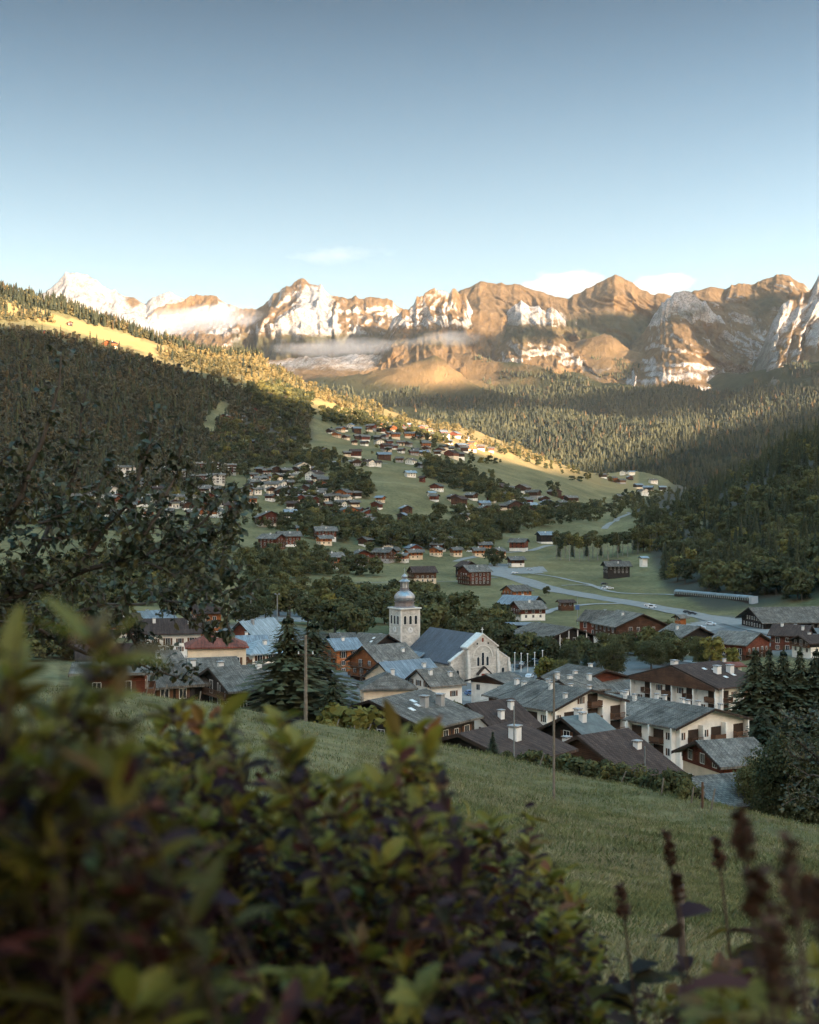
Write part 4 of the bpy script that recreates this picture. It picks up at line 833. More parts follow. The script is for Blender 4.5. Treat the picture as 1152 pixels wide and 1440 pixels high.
m_brick('white_wall', (.84, .80, .72), (.76, .72, .65), (.76, .72, .65), 3, 3, 'WALL', stain=(.78, 1.12), rnd=.08, msize=0)
m_brick('cream_wall', (.74, .60, .43), (.7, .56, .4), (.68, .55, .39), 3, 3, 'WALL', stain=(.75, 1.1), rnd=.1, msize=0)
m_brick('timber_wall', (.10, .048, .026), (.07, .034, .02), (.02, .012, .008), 2.6, .24, 'WALL', stain=(.6, 1.4), rnd=.3)
m_brick('red_timber', (.165, .048, .026), (.12, .036, .02), (.05, .015, .01), 2.6, .24, 'WALL', stain=(.6, 1.35), rnd=.25)
m_brick('orange_timber', (.43, .155, .052), (.33, .115, .04), (.12, .035, .012), 2.6, .24, 'WALL', stain=(.65, 1.3), rnd=.25)
m_brick('dark_timber', (.034, .027, .023), (.024, .02, .018), (.01, .009, .008), 2.6, .24, 'WALL', stain=(.6, 1.5), rnd=.3)
m_brick('stone_wall', (.62, .57, .49), (.44, .40, .34), (.60, .56, .50), .7, .36, 'WALL', stain=(.6, 1.2), rnd=.02, msize=.03)
m_plain('trim', (.76, .73, .68), (.6, .57, .53), rnd=.1)
m_plain('dressed_stone', (.70, .66, .59), (.54, .50, .44), scale=1.2, rnd=.02)
m_plain('concrete', (.36, .35, .33), (.26, .25, .24), rnd=.1)
m_plain('dark_wood', (.05, .032, .022), (.03, .02, .015), scale=2, rnd=.2)
m_plain('rail_wood', (.13, .065, .035), (.08, .04, .024), scale=2, rnd=.3)
m_plain('shutter_red', (.22, .045, .025), (.16, .035, .02), rnd=.2)
m_plain('dome_metal', (.42, .42, .42), (.27, .25, .24), scale=1.2, rough=.38, metal=.55, rnd=0, spec=.5)
m_plain('copper', (.26, .215, .20), (.17, .14, .13), scale=2, rough=.5, metal=.3, rnd=0)
m_plain('red_door', (.33, .05, .03), (.27, .04, .025), rnd=0)
m_plain('asphalt', (.25, .235, .21), (.17, .16, .145), scale=.25, rough=.9, rnd=0)
m_plain('gravel', (.30, .285, .26), (.20, .19, .17), scale=.3, rough=.95, rnd=0)
m_plain('steel', (.35, .36, .37), (.25, .26, .27), rough=.4, metal=.6)
m_plain('pole_wood', (.20, .165, .13), (.12, .095, .07), scale=3, bump=.4, rnd=.1)
m_plain('rubber', (.02, .02, .02), rnd=0)
m_plain('lichen_roof', (.15, .165, .15), (.085, .088, .085), scale=.9, rough=.9, bump=.4)
for n_, c_ in (('white', (.72, .73, .74)), ('silver', (.42, .44, .46)), ('dark', (.03, .035, .045)), ('blue', (.06, .12, .25)), ('red', (.35, .04, .03))):
    m_plain('paint_' + n_, c_, tuple(v * .9 for v in c_), rough=.3, rnd=0, spec=.6)
m_, nt_, b_, N_, L_ = nodes('glass'); b_.inputs['Base Color'].default_value = (.02, .025, .03, 1); b_.inputs['Roughness'].default_value = .12; b_.inputs['Specular IOR Level'].default_value = .6
ROOFN = dict(slate_roof='grey slate', shingle_roof='grey-brown shingle', brown_roof='dark brown', metal_roof='blue-grey metal', pale_roof='pale blue metal', red_roof='weathered red tile', lichen_roof='mossy stone')
WALLN = dict(white_wall='white', cream_wall='cream', timber_wall='brown timber', red_timber='red-brown timber', orange_timber='orange timber', dark_timber='dark timber', stone_wall='stone')

# ------------------------------------------------------------------ window, balcony and chimney pieces (meshes shared between houses)
_wc = {}
def win_mesh(w, h, shut, arch=0):
    k = (round(w, 1), round(h, 1), shut, arch)
    if k not in _wc:
        f = MB(); t = .09; d = .07
        f.box(-w/2 - t, w/2 + t, -d, 0, -t, 0).box(-w/2 - t, w/2 + t, -d, 0, h, h + t).box(-w/2 - t, -w/2, -d, 0, 0, h).box(w/2, w/2 + t, -d, 0, 0, h).box(-.03, .03, -d + .01, 0, 0, h)
        s = (MB().box(-w - t, -w/2 - t - .01, -.06, 0, 0, h), MB().box(w/2 + t + .01, w + t, -.06, 0, 0, h))
        g = MB().box(-w/2, w/2, -.025, 0, 0, h)
        _wc[k] = (f.mesh('window', 'trim' if not shut == 2 else 'rail_wood'), [x_.mesh('shutter', 'rail_wood') for x_ in s] if shut else None, g.mesh('pane', 'glass'))
    return _wc[k]
def put_window(par, x, y, z, rz, w, h, shut, lod):
    f, s, g = win_mesh(w, h, shut)
    if lod == 0:
        o = obj('window', g, parent=par); o.location = (x, y, z); o.rotation_euler = (0, 0, rz); return
    o = obj('window', f, parent=par); o.location = (x, y, z); o.rotation_euler = (0, 0, rz)
    p = obj('pane', g, parent=o)
    if s:
        for s_ in s: obj('shutter', s_, parent=o)
_bc = {}
def balcony_mesh(L, dk, style):
    k = (round(L, 1), dk, style)
    if k not in _bc:
        mb = MB(); d = 1.1
        mb.box(-L/2, L/2, -d, 0, -.16, 0)
        if style == 'boards': mb.box(-L/2, L/2, -d, -d + .06, .12, 1.0)
        else:
            mb.box(-L/2, L/2, -d, -d + .07, .92, 1.02).box(-L/2, L/2, -d, -d + .07, .1, .18)
            n = max(4, int(L / .32)); 
            for i in range(n + 1):
                x = -L/2 + .03 + (L - .06) * i / n; mb.box(x - .05, x + .05, -d + .01, -d + .05, .18, .92)
        for s in (-1, 1): mb.box(min(s * L/2, s * (L/2 - .07)), max(s * L/2, s * (L/2 - .07)), -d + .06, 0, .12, 1.0)
        _bc[k] = mb.mesh('balcony', dk)
    return _bc[k]
_rc = {}
def _rec(w):
    k = round(w, 1)
    if k not in _rc: _rc[k] = MB().box(-k/2, k/2, -.06, 0, 0, 2.25).mesh('recess', 'dark_wood')
    return _rc[k]
_cc = {}
def chimney_mesh(w, d, h, mat='trim'):
    k = (w, d, h, mat)
    if k not in _cc:
        a = MB().box(-w/2, w/2, -d/2, d/2, -1.2, h)
        b = MB().box(-w/2 - .12, w/2 + .12, -d/2 - .12, d/2 + .12, h + .18, h + .3)
        for x in (-1, 1):
            for y in (-1, 1): b.box(x * (w/2 - .08) - .06, x * (w/2 - .08) + .06, y * (d/2 - .08) - .06, y * (d/2 - .08) + .06, h, h + .18)
        _cc[k] = (a.mesh('chimney', mat), b.mesh('chimney_cap', 'concrete'))
    return _cc[k]
def put_chimney(par, x, y, z, w=.8, d=.8, h=1.5, mat='trim', lod=1):
    a, b = chimney_mesh(w, d, h, mat); o = obj('chimney', a, parent=par); o.location = (x, y, z)
    if lod: obj('chimney_cap', b, parent=o)
    return o
NH = 0
def house(pos, yaw, hw, L, he, pitch, label, group=None, base='white_wall', up='timber_wall', roof='slate_roof', h1=2.6, over=1.1, lod=1, name='chalet', cat='chalet',
          chim=1, balc=1, win=1, hip=0, shut=1, cols=None, seed=0, posts=0, gable_open=0, skyl=0, chw=.8, style='rails', cmat='trim', solar=0, dormer=0, apt=0):
    """local +y runs along the ridge; pos is the middle of the floor; he = eave height above the floor"""
    q = random.Random(seed * 7 + int(abs(pos[0]) * 10)); e = empty(name, pos, yaw, label, cat, group)
    tp = math.tan(R(pitch)); zr = he + hw * tp; y0, y1 = -L/2, L/2; h1 = min(h1, he - .2)
    lowtop = h1 if up != base else h1
    obj('wall', MB().box(-hw, hw, y0, y1, -4.5, lowtop), base, e)
    u = .07 if up != base else 0
    if hip:
        obj('upper_wall', MB().box(-hw - u, hw + u, y0 - u, y1 + u, lowtop, he), up, e)
    else:
        obj('upper_wall', MB().prism([(-hw - u, lowtop), (hw + u, lowtop), (hw + u, he - u * tp), (0, zr), (-hw - u, he - u * tp)], y0 - u, y1 + u), up, e)
    # roof
    o_ = over; t = .32; rb = MB(); og = o_ * 1.05
    if hip:
        k = hip * hw; a = [(-hw - o_, y0 - o_, he - o_ * tp), (hw + o_, y0 - o_, he - o_ * tp), (hw + o_, y1 + o_, he - o_ * tp), (-hw - o_, y1 + o_, he - o_ * tp)]
        r_ = [(0, y0 + k, zr), (0, y1 - k, zr)]
        for dz in (0, t): rb.add([(x, y, z + dz) for x, y, z in a + r_], [(0, 1, 4), (1, 2, 5, 4), (2, 3, 5), (3, 0, 4, 5)] if dz else [(4, 1, 0), (4, 5, 2, 1), (5, 3, 2), (5, 4, 0, 3)])
        rb.f += [(i, (i + 1) % 4, 6 + (i + 1) % 4, 6 + i) for i in range(4)]; rb.mi += [0] * 4
    else:
        xo = hw + o_; ze = he - o_ * tp
        rb.prism([(-xo, ze), (0, zr), (xo, ze), (xo, ze + t), (0, zr + t), (-xo, ze + t)], y0 - og, y1 + og)
    ro = obj('roof', rb, roof, e)
    # barge boards / fascia
    if not hip and lod:
        xo = hw + o_ + .03; ze = he - (o_ + .03) * tp
        for yy in (y0 - og - .06, y1 + og):
            f = MB().prism([(-xo, ze - .12), (0, zr - .12), (xo, ze - .12), (xo, ze + t * .85), (0, zr + t * .85), (-xo, ze + t * .85)], yy, yy + .06); obj('barge_board', f, 'dark_wood', e)
        rc = MB().prism([(-.35, zr + t - .35 * tp + .02), (0, zr + t + .02), (.35, zr + t - .35 * tp + .02), (.3, zr + t - .1), (0, zr + t + .1), (-.3, zr + t - .1)], y0 - og, y1 + og)
        ra = 0
    faces = []
    mrot = Matrix.Rotation(yaw, 3, 'Z'); cdir = Vector((-pos[0], -pos[1], 0)).normalized()
    for nm, rz, half, dist, isg in (('f', 0, hw, L/2, 1), ('r', R(90), L/2, hw, 0), ('b', R(180), hw, L/2, 1), ('l', R(-90), L/2, hw, 0)):
        nrm = mrot @ (Matrix.Rotation(rz, 3, 'Z') @ Vector((0, -1, 0))); faces.append((nrm.dot(cdir), rz, half, dist, isg))
    faces.sort(reverse=True)
    for vis, rz, half, dist, isg in faces[:3 if lod > 1 else 2]:
        if vis < -.35: continue
        M = Matrix.Rotation(rz, 3, 'Z'); n = cols or max(2, int(half * 2 / (3.0 if lod else 3.6)))
        def W_(x, out, z, w, h):
            p = M @ Vector((x, -(dist + out), z)); put_window(e, p.x, p.y, p.z, rz, w, h, shut if lod > 1 else 0, lod)
        if apt:
            nb = max(3, round(half * 2 / 3.0)); bw_ = 2 * half / nb; ns = int((he - .4) / 2.7) + (1 if isg else 0)
            for c in range(nb):
                x = (c + .5) * bw_ - half; out = u + .004
                for k in range(ns):
                    zb = he - .35 - 2.7 * (ns - (1 if isg else 0) - k); lim = he + (hw - abs(x)) * tp if isg else he
                    if zb + 2.3 > lim or zb < -1: continue
                    if c % 2 == (1 if isg else 0):
                        p = M @ Vector((x, -(dist + out), zb)); r_o = obj('recess', _rec(bw_ * .86), parent=e); r_o.location = p; r_o.rotation_euler = (0, 0, rz)
                        p = M @ Vector((x, -(dist + out + .07), zb)); b_o = obj('balcony', balcony_mesh(bw_ * .95, 'rail_wood' if style == 'rails' else 'trim', 'boards' if (c // 2) % 2 else 'rails'), parent=e); b_o.location = p; b_o.rotation_euler = (0, 0, rz)
                    elif (c + k) % 3: W_(x, out, zb + .7, .8, 1.2)
            if u == 0:
                for c in range(nb + 1):
                    if c % 2 == 0:
                        p = M @ Vector((c * bw_ - half, -(dist + .004), 0)); f_o = obj('fin_wall', MB().box(-.16, .16, -1.15, 0, -3, he - .1), base, e); f_o.location = p; f_o.rotation_euler = (0, 0, rz)
            continue
        storeys = [(.9, base)] + [(h1 + .55 + 2.65 * k, up) for k in range(int((he - h1 + (hw * tp * .35 if isg and not hip else 0)) / 2.65 + .25))] if win else []
        for si, (z, wm) in enumerate(storeys):
            out = (u if si and up != base else 0) + .004
            nn = n if not (isg and si == len(storeys) - 1 and si > 1) else max(1, n - 2)
            if lod == 0 and len(storeys) > 2 and si == 0: continue
            for c in range(nn):
                x = (c + .5) / nn * 2 * half - half; x *= (.9 if nn == n else .6)
                lim = he + (hw - abs(x)) * tp if isg and not hip else he
                if z + 1.3 > lim - .15: continue
                if q.random() < .12 and si == 0: continue
                big = balc and si and (c + si) % 2 == 0
                W_(x, out, z - (.5 if big else 0), 1.15 if apt or big else .95, 1.9 if big and lod else (1.25 if not apt else 1.35))
            if balc and si and lod and (isg or apt) and z < he + .5:
                Lb = 2 * half * (.96 if not apt else .9)
                p = M @ Vector((0, -(dist + out + .01), z - .6)); b_o = obj('balcony', balcony_mesh(Lb, 'rail_wood', style), parent=e); b_o.location = p; b_o.rotation_euler = (0, 0, rz)
        if lod > 1 and isg and not apt:
            p = M @ Vector((half * .25, -(dist + .012), -.05)); d_ = obj('door', MB().box(-.55, .55, -.06, 0, 0, 2.1), 'dark_wood', e); d_.location = p; d_.rotation_euler = (0, 0, rz)
    for k in range(chim):
        x = q.choice((-1, 1)) * hw * q.uniform(.15, .55); y = (k + .5) / chim * L - L/2 + q.uniform(-.8, .8)
        if chw > .81 and k == 0: y = 0; x = hw * .5
        put_chimney(e, x, y, zr - abs(x) * tp + t, chw, chw, q.uniform(.6, 1.1) if chw < .9 else 1.35, cmat, lod)
    for k in range(skyl):
        s = 1 if faces[0][1] != R(-90) else -1; x = q.uniform(.25, .75) * hw * s; y = q.uniform(-.4, .4) * L; z = zr - abs(x) * tp + t + .05
        so_ = obj('skylight', MB().box(-.5, .5, -.4, .4, -.03, .04), 'trim', e); so_.location = (x, y, z); so_.rotation_euler = (0, math.atan(tp) * s, 0)
    if posts:
        mb = MB()
        for k in range(posts + 1):
            x = -hw + .2 + (2 * hw - .4) * k / posts; mb.box(x - .15, x + .15, y0 - og + .25, y0 - og + .5, -3, he + (hw - abs(x)) * tp - .05)
        obj('post', mb, 'trim' if posts > 3 else 'dark_wood', e)
    return e
def by_ridge(x1, y1, x2, y2, Y1, hw, he, pitch, label, back=0, **k):
    """place a house from the two ends of its ridge as the photo shows them: the ridge is level, so the far end's depth follows"""
    Y2 = Y1 * (y1 - HY) / (y2 - HY); a, b = P(x1, y1, Y1), P(x2, y2, Y2); d = b - a; over = k.get('over', 1.1) * 1.05
    L = max(4, math.hypot(d.x, d.y) - 2 * over); c = (a + b) / 2; yaw = math.atan2(-d.x, d.y)
    zr = c.z - .32; floor = zr - hw * math.tan(R(pitch)) - he
    g = VAL.z(c.x, c.y)
    if k.pop('dbg', 0) or abs(floor - g) > 3.5: print('floor-ground', round(floor - g, 1), 'L', round(L, 1), label)
    return house((c.x, c.y, floor), yaw, hw, L, he, pitch, label, **k)
# ------------------------------------------------------------------ the village, nearest first
V_ = by_ridge
V_(644, 1031, 727, 1012, 163, 7.5, 4.2, 17, 'low chalet with a plain dark brown roof and one big white chimney below the meadow', roof='brown_roof', up='dark_timber', base='white_wall', lod=2, chim=1, chw=1.1, posts=3, balc=0)
V_(519, 984, 600, 968, 205, 9.2, 5.6, 18, 'wide chalet with grey slate roof and squat stone chimney directly before the church', roof='slate_roof', up='dark_timber', base='timber_wall', lod=2, chim=2, chw=1.0, cmat='concrete', skyl=3)
V_(656, 989, 722, 981, 232, 8.5, 6, 28, 'brown tiled roof with two slim white chimneys before the square', roof='brown_roof', up='white_wall', base='white_wall', lod=2, chim=2, over=.8)
V_(789, 1008, 838, 1002, 196, 5.5, 6.5, 24, 'small house with moss-flecked stone roof and white corner pillars', roof='lichen_roof', up='dark_timber', base='white_wall', lod=2, chim=2)
V_(812, 1034, 884, 1023, 182, 9, 4.2, 25, 'broad dark brown roof with a slim white chimney behind the hedge', roof='brown_roof', up='timber_wall', base='timber_wall', lod=2, chim=2, over=.8)
V_(788, 961, 733, 951, 288, 9, 6, 17, 'long grey slate roof beside the church square', roof='slate_roof', up='timber_wall', base='white_wall', lod=2, chim=3)
V_(832, 969, 748, 957.5, 255, 9.2, 9.8, 16, 'white block with tall red-brown window strips under a slate roof, left of the moss-roofed house', roof='slate_roof', up='white_wall', base='white_wall', lod=2, chim=5, chw=.62, apt=1, name='apartment_building', cat='apartments')
V_(935, 984, 850, 973.5, 275, 7.2, 9.8, 15, 'white apartment block with dark balcony recesses below the brown-roofed block', roof='slate_roof', up='white_wall', base='white_wall', lod=2, chim=6, chw=.62, apt=1, style='boards', name='apartment_building', cat='apartments')
V_(1006, 996, 930, 984, 246, 8.6, 10.6, 15, 'slate-roofed apartment block with white pillars and dark balconies, nearest the tall spruces', roof='slate_roof', up='white_wall', base='white_wall', lod=2, chim=4, chw=.66, apt=1, name='apartment_building', cat='apartments')
V_(978, 1041, 1060, 1036, 192, 5.4, 5, 21, 'small cream house with dark red timber gable at the bottom right of the village', roof='slate_roof', up='red_timber', base='cream_wall', lod=2, chim=0, balc=0, h1=3.7)
V_(968, 1092, 1030, 1086, 138, 4.5, 2.2, 20, 'low dark shed with slate roof at the foot of the meadow', roof='slate_roof', up='dark_timber', base='dark_timber', lod=2, chim=0, balc=0, win=0, name='shed', cat='shed')
def flat_of(x, y, Y, yaw, hw, L, he, pitch, label, **k):
    """place a house by the pixel where the middle of its ridge shows, its depth and its bearing"""
    p = P(x, y, Y); floor = p.z - .32 - hw * math.tan(R(pitch)) - he; g = VAL.z(p.x, p.y)
    if abs(floor - g) > 3.5: print('floor-ground', round(floor - g, 1), label)
    return house((p.x, p.y, floor), R(yaw), hw, L, he, pitch, label, **k)
# the big brown-roofed apartment chalet: gable turned to the left
bb = V_(944, 935, 1012, 928.5, 300, 12.2, 12.2, 15, 'big apartment chalet with brown roof, white panels and stacked balconies', roof='brown_roof', up='white_wall', base='white_wall', lod=2, chim=3, chw=1.2, apt=1, skyl=5, h1=3, name='apartment_building', cat='apartments')
tpb = math.tan(R(15)); obj('gable_boarding', MB().prism([(-12.3, 11.5), (12.3, 11.5), (12.3, 12.15), (0, 15.42), (-12.3, 12.15)], -7.65, -6.4), 'timber_wall', bb)
# cream inn below the church, with its cross gable
V_(532, 931, 604, 925, 335, 6.2, 5.2, 30, 'inn with seamed blue-grey metal roof just below the church', roof='metal_roof', up='cream_wall', base='white_wall', lod=2, chim=2, over=.7, balc=0, name='inn', cat='house')
flat_of(544, 945, 318, 8, 5.6, 8, 4.6, 26, 'cream house with rounded grey gable and three windows, left of the inn', roof='slate_roof', up='cream_wall', base='cream_wall', lod=2, chim=1, over=.8, balc=0, name='house', cat='house', hip=.4)
V_(585, 941, 635, 937, 322, 5.2, 3.6, 30, 'white annex with dark shingle roof right of the inn', roof='shingle_roof', up='white_wall', base='white_wall', lod=2, chim=2, over=.7, balc=0, name='house', cat='house')
V_(509, 908, 570, 903, 402, 7, 7, 30, 'timber chalet with grey roof leaning up to the church tower', roof='slate_roof', up='orange_timber', base='timber_wall', lod=2, chim=2)
V_(459, 898, 502, 896, 432, 5.5, 8, 24, 'boxy orange timber house with blue-grey metal roof right of the spruces', roof='metal_roof', up='orange_timber', base='orange_timber', lod=2, chim=1)
V_(462, 890, 500, 889, 490, 6, 6, 24, 'dark roof behind the orange timber house', roof='slate_roof', up='dark_timber', base='timber_wall', lod=1)
V_(505, 889, 546, 892, 470, 7, 6, 24, 'dark gabled roof against the left of the church tower', roof='shingle_roof', up='dark_timber', base='timber_wall', lod=1, skyl=2)
flat_of(367, 899, 335, -60, 5.5, 9, 7.6, 22, 'white house with pale blue hipped metal roof left of the spruces', roof='pale_roof', up='white_wall', base='white_wall', lod=2, chim=1, hip=.8, name='house', cat='house')
V_(336, 874, 385, 868, 418, 6.5, 6, 40, 'steep pale blue metal roof over a red timber gable', roof='pale_roof', up='red_timber', base='timber_wall', lod=2, chim=2, cmat='concrete')
flat_of(304, 891, 312, -80, 4.9, 12.5, 6.8, 24, 'cream house with weathered red hipped roof and small balcony', roof='red_roof', up='cream_wall', base='cream_wall', lod=2, chim=1, hip=.9, over=.6, name='house', cat='house')
flat_of(243, 869, 395, -78, 7, 14.5, 6, 24, 'white house with long dark brown roof and white chimneys', roof='brown_roof', up='white_wall', base='white_wall', lod=2, chim=3)
flat_of(290, 848, 480, -70, 5, 8, 6, 26, 'orange timber chalet with dark roof by the playing field', roof='brown_roof', up='orange_timber', base='orange_timber', lod=1)
flat_of(268, 925, 232, -70, 8, 13, 4.2, 20, 'wide low grey shingle roof below the cream house', roof='shingle_roof', up='dark_timber', base='dark_timber', lod=2, chim=1)
flat_of(340, 935, 225, -60, 7, 9, 4, 20, 'dark shingle roof half hidden by the blurred leaves', roof='shingle_roof', up='dark_timber', base='dark_timber', lod=1, chim=2)
flat_of(205, 935, 198, -55, 6, 9, 5, 18, 'grey slatted chalet with rows of small white openings', roof='shingle_roof', up='dark_timber', base='concrete', lod=2, style='boards')
flat_of(160, 930, 182, -82, 4, 8, 4.2, 10, 'red-brown shed on a white base at the left end of the meadow', roof='slate_roof', up='red_timber', base='white_wall', lod=2, chim=0, h1=1.2)
flat_of(215, 915, 290, -60, 6, 9, 5, 24, 'grey roof between the shed and the brown-roofed house', roof='shingle_roof', up='dark_timber', base='white_wall', lod=1)
flat_of(150, 905, 280, -75, 7, 10, 6, 24, 'dark roofed house behind the apple tree, white below', roof='brown_roof', up='white_wall', base='white_wall', lod=1)
flat_of(348, 893, 400, -75, 5, 9, 5, 20, 'flat grey roof between the red-roofed house and the pale blue roof', roof='metal_roof', up='white_wall', base='white_wall', lod=1)
flat_of(215, 858, 470, -50, 6, 10, 5.5, 24, 'blue-grey roof behind the long brown roof', roof='metal_roof', up='orange_timber', base='white_wall', lod=1)
flat_of(170, 862, 455, -70, 6, 10, 6, 24, 'orange timber chalet under the apple branches', roof='brown_roof', up='orange_timber', base='white_wall', lod=1)
flat_of(120, 880, 400, -60, 6.5, 11, 6, 24, 'white walled chalet under the apple branches', roof='slate_roof', up='timber_wall', base='white_wall', lod=1)
# right half
V_(853, 941, 798, 933, 330, 7, 5.5, 16, 'slate roof with skylights and red gable left of the brown-roofed block', roof='slate_roof', up='red_timber', base='timber_wall', lod=2, chim=1, skyl=4)
flat_of(793, 949, 310, -60, 6, 10, 5, 18, 'low slate roof with white chimneys behind the white block', roof='slate_roof', up='dark_timber', base='white_wall', lod=1, chim=3)
flat_of(878, 952, 335, -72, 7, 15, 6, 15, 'long dark roof before the brown-roofed block, red window bays below', roof='slate_roof', up='red_timber', base='dark_timber', lod=1, chim=3)
flat_of(812, 954, 300, -62, 4.5, 7, 5, 18, 'little gabled roof among the white chimneys', roof='shingle_roof', up='timber_wall', base='white_wall', lod=1, chim=2)
flat_of(700, 946, 330, -40, 5, 7, 3, 16, 'small slate roof at the edge of the church square', roof='slate_roof', up='timber_wall', base='white_wall', lod=1, chim=0)
V_(868, 857, 905, 863, 520, 10, 9, 22, 'big hotel chalet with grey roof over a white ground floor', roof='shingle_roof', up='timber_wall', base='white_wall', lod=2, chim=1, h1=4)
flat_of(846, 858, 545, 60, 8, 11, 8, 22, 'red-brown wing of the hotel chalet with its own gable', roof='shingle_roof', up='red_timber', base='timber_wall', lod=1)
flat_of(778, 878, 505, 28, 9.5, 22, 4.8, 18, 'assembly hall with white pillars under a wide grey gable', roof='shingle_roof', up='dark_timber', base='dark_timber', lod=1, chim=0, posts=5, over=1.8, balc=0, name='assembly_hall', cat='hall')
flat_of(737, 876, 535, -88, 5, 11, 5.5, 2, 'flat-roofed glazed pavilion with pale posts beside the assembly hall', roof='metal_roof', up='dark_timber', base='dark_timber', lod=2, chim=0, posts=0, balc=0, cols=6, name='pavilion', cat='pavilion')
V_(945, 876, 985, 881, 500, 7, 5.5, 24, 'dark chalet with grey roof and open gable by the car park', roof='slate_roof', up='dark_timber', base='white_wall', lod=2)
V_(1012, 886, 1070, 890, 470, 8, 6, 20, 'chalet with wide pale slate roof and red-brown balconied gable', roof='slate_roof', up='red_timber', base='timber_wall', lod=2)
flat_of(1114, 878, 490, 62, 7, 11, 8, 22, 'dark plastered chalet with brown roof and red timber side at the right edge', roof='brown_roof', up='red_timber', base='timber_wall', lod=2, chim=3)
flat_of(1120, 853, 600, -82, 13, 38, 6, 20, 'very long grey-roofed hall at the right edge with open timber gable', roof='shingle_roof', up='dark_timber', base='dark_timber', lod=1, chim=2, over=2, name='sports_hall', cat='hall', balc=0)
flat_of(1142, 892, 450, -70, 5, 8, 4, 20, 'dark roofed garage right of the dark plastered chalet', roof='brown_roof', up='dark_timber', base='white_wall', lod=1)
flat_of(957, 864, 600, -60, 1.8, 3, 2.2, 24, 'tiny orange timber kiosk beside the road', roof='shingle_roof', up='orange_timber', base='orange_timber', lod=1, chim=0, name='kiosk', cat='kiosk', balc=0)
flat_of(1022, 931, 400, -75, 3, 6, 2.6, 10, 'pinkish low roof behind the brown-roofed block', roof='red_roof', up='white_wall', base='white_wall', lod=1)
# farms between the village and the hill
V_(708, 836, 758, 838, 690, 7, 6, 26, 'dark farmhouse with blue metal roof below the main road', roof='metal_roof', up='dark_timber', base='dark_timber', lod=1)
V_(722, 845, 762, 844, 650, 6.5, 5, 24, 'reddish chalet with grey roof in front of the blue-roofed farmhouse', roof='slate_roof', up='red_timber', base='white_wall', lod=1)
V_(712, 823, 742, 822, 760, 5.5, 5, 24, 'cream and orange chalet with grey roof behind the blue-roofed farmhouse', roof='slate_roof', up='orange_timber', base='cream_wall', lod=1)
flat_of(796, 843, 720, -80, 3, 6.5, 2.6, 18, 'small open shelter on the meadow beside the lower lane', roof='brown_roof', up='timber_wall', base='timber_wall', lod=1, chim=0, balc=0, name='shelter', cat='shelter')
flat_of(667, 794, 900, -64, 8, 15, 8.5, 24, 'large red-brown chalet with pale grey roof right of the dark one on the meadow', roof='slate_roof', up='red_timber', base='timber_wall', lod=1)
flat_of(656, 789, 950, 40, 6, 8, 6, 26, 'small dark gabled barn behind the large red-brown chalet', roof='brown_roof', up='dark_timber', base='dark_timber', lod=1)
flat_of(594, 796, 880, -76, 7, 14, 6.5, 24, 'dark-roofed chalet with cream ground floor on the meadow above the tower', roof='brown_roof', up='timber_wall', base='cream_wall', lod=1)
flat_of(867, 789, 960, -84, 6.5, 15, 5.5, 22, 'open barn with grey roof and machinery on the right-hand meadow', roof='shingle_roof', up='dark_timber', base='dark_timber', lod=1, chim=1, over=1.6, name='barn', cat='barn', balc=0)
flat_of(905, 782, 1000, -70, 2, 4, 2, 20, 'tiny white hut on the slope above the open barn', roof='pale_roof', up='white_wall', base='white_wall', lod=0, chim=0, name='hut', cat='hut')

# ------------------------------------------------------------------ chalets further off: (pixel x, pixel y of the foot, width in pixels, walls, base, roof, bearing)
WK = {'o': 'orange_timber', 'r': 'red_timber', 't': 'timber_wall', 'd': 'dark_timber', 'w': 'white_wall', 'c': 'cream_wall'}
RK = {'s': 'slate_roof', 'b': 'brown_roof', 'm': 'metal_roof', 'p': 'pale_roof', 'g': 'shingle_roof'}
def far_set(place, group, rowsf, lod=0):
    rowsf = sorted(rowsf, key=lambda r: r[0]); n = len(rowsf)
    kinds = {}
    for r in rowsf: kinds.setdefault((r[3][0], r[3][2]), []).append(r)
    for i, (x, y, w, code) in enumerate(rowsf):
        p = VAL.at(x, y) or VAL.at(x, y + 5) or FAR.at(x, y)
        if not p: print('miss', x, y); continue
        q = random.Random(int(x * 31 + y)); ww = w / FP * p.y
        up, ba, ro = WK[code[0]], WK[code[1]], RK[code[2]]; big = ww > 16
        if ba == 'white_wall' and up != 'white_wall' and q.random() < .5: ba = q.choice(['concrete', 'timber_wall', 'cream_wall'])
        same = kinds[(code[0], code[2])]; k = same.index((x, y, w, code))
        nm = f'{ROOFN[ro]} roofed {WALLN[up]} chalet'
        lab = f'the only {nm} {place}' if len(same) == 1 else f'{ordn(k)} {nm} from the left {place}'
        yaw = R(q.choice([-72, -66, -80, 62, 25, -35]) + q.uniform(-8, 8)); hw = min(ww * .32, 6.5); L = min(ww * .72, 17)
        if abs(math.sin(yaw)) < .7: hw, L = ww * .42, ww * .6
        h = 5.2 if not big else 7.5
        house((p.x, p.y + hw * .5, p.z + .3), yaw, max(3, hw), max(5, L), h, 24, lab, group, base=ba, up=up, roof=ro, lod=1 if w > 30 or lod else 0, chim=1 if w > 15 else 0, seed=i, balc=1 if w > 24 else 0, over=1.5, h1=2.5 if ba != 'white_wall' else q.choice([1.1, 1.5, 2.4]))
far_set('by the middle meadow', 'chalets beside the middle meadow', [(382, 772, 40, 'rws'), (405, 768, 40, 'rws'), (457, 760, 38, 'rws'), (466, 799, 38, 'ows'), (508, 796, 36, 'rws'), (540, 791, 32, 'tws'), (582, 780, 22, 'rwm'), (588, 786, 18, 'ows'), (617, 775, 22, 'rws'), (418, 795, 26, 'twg'), (436, 790, 20, 'twg'), (567, 791, 18, 'ows'), (378, 740, 42, 'rws')])
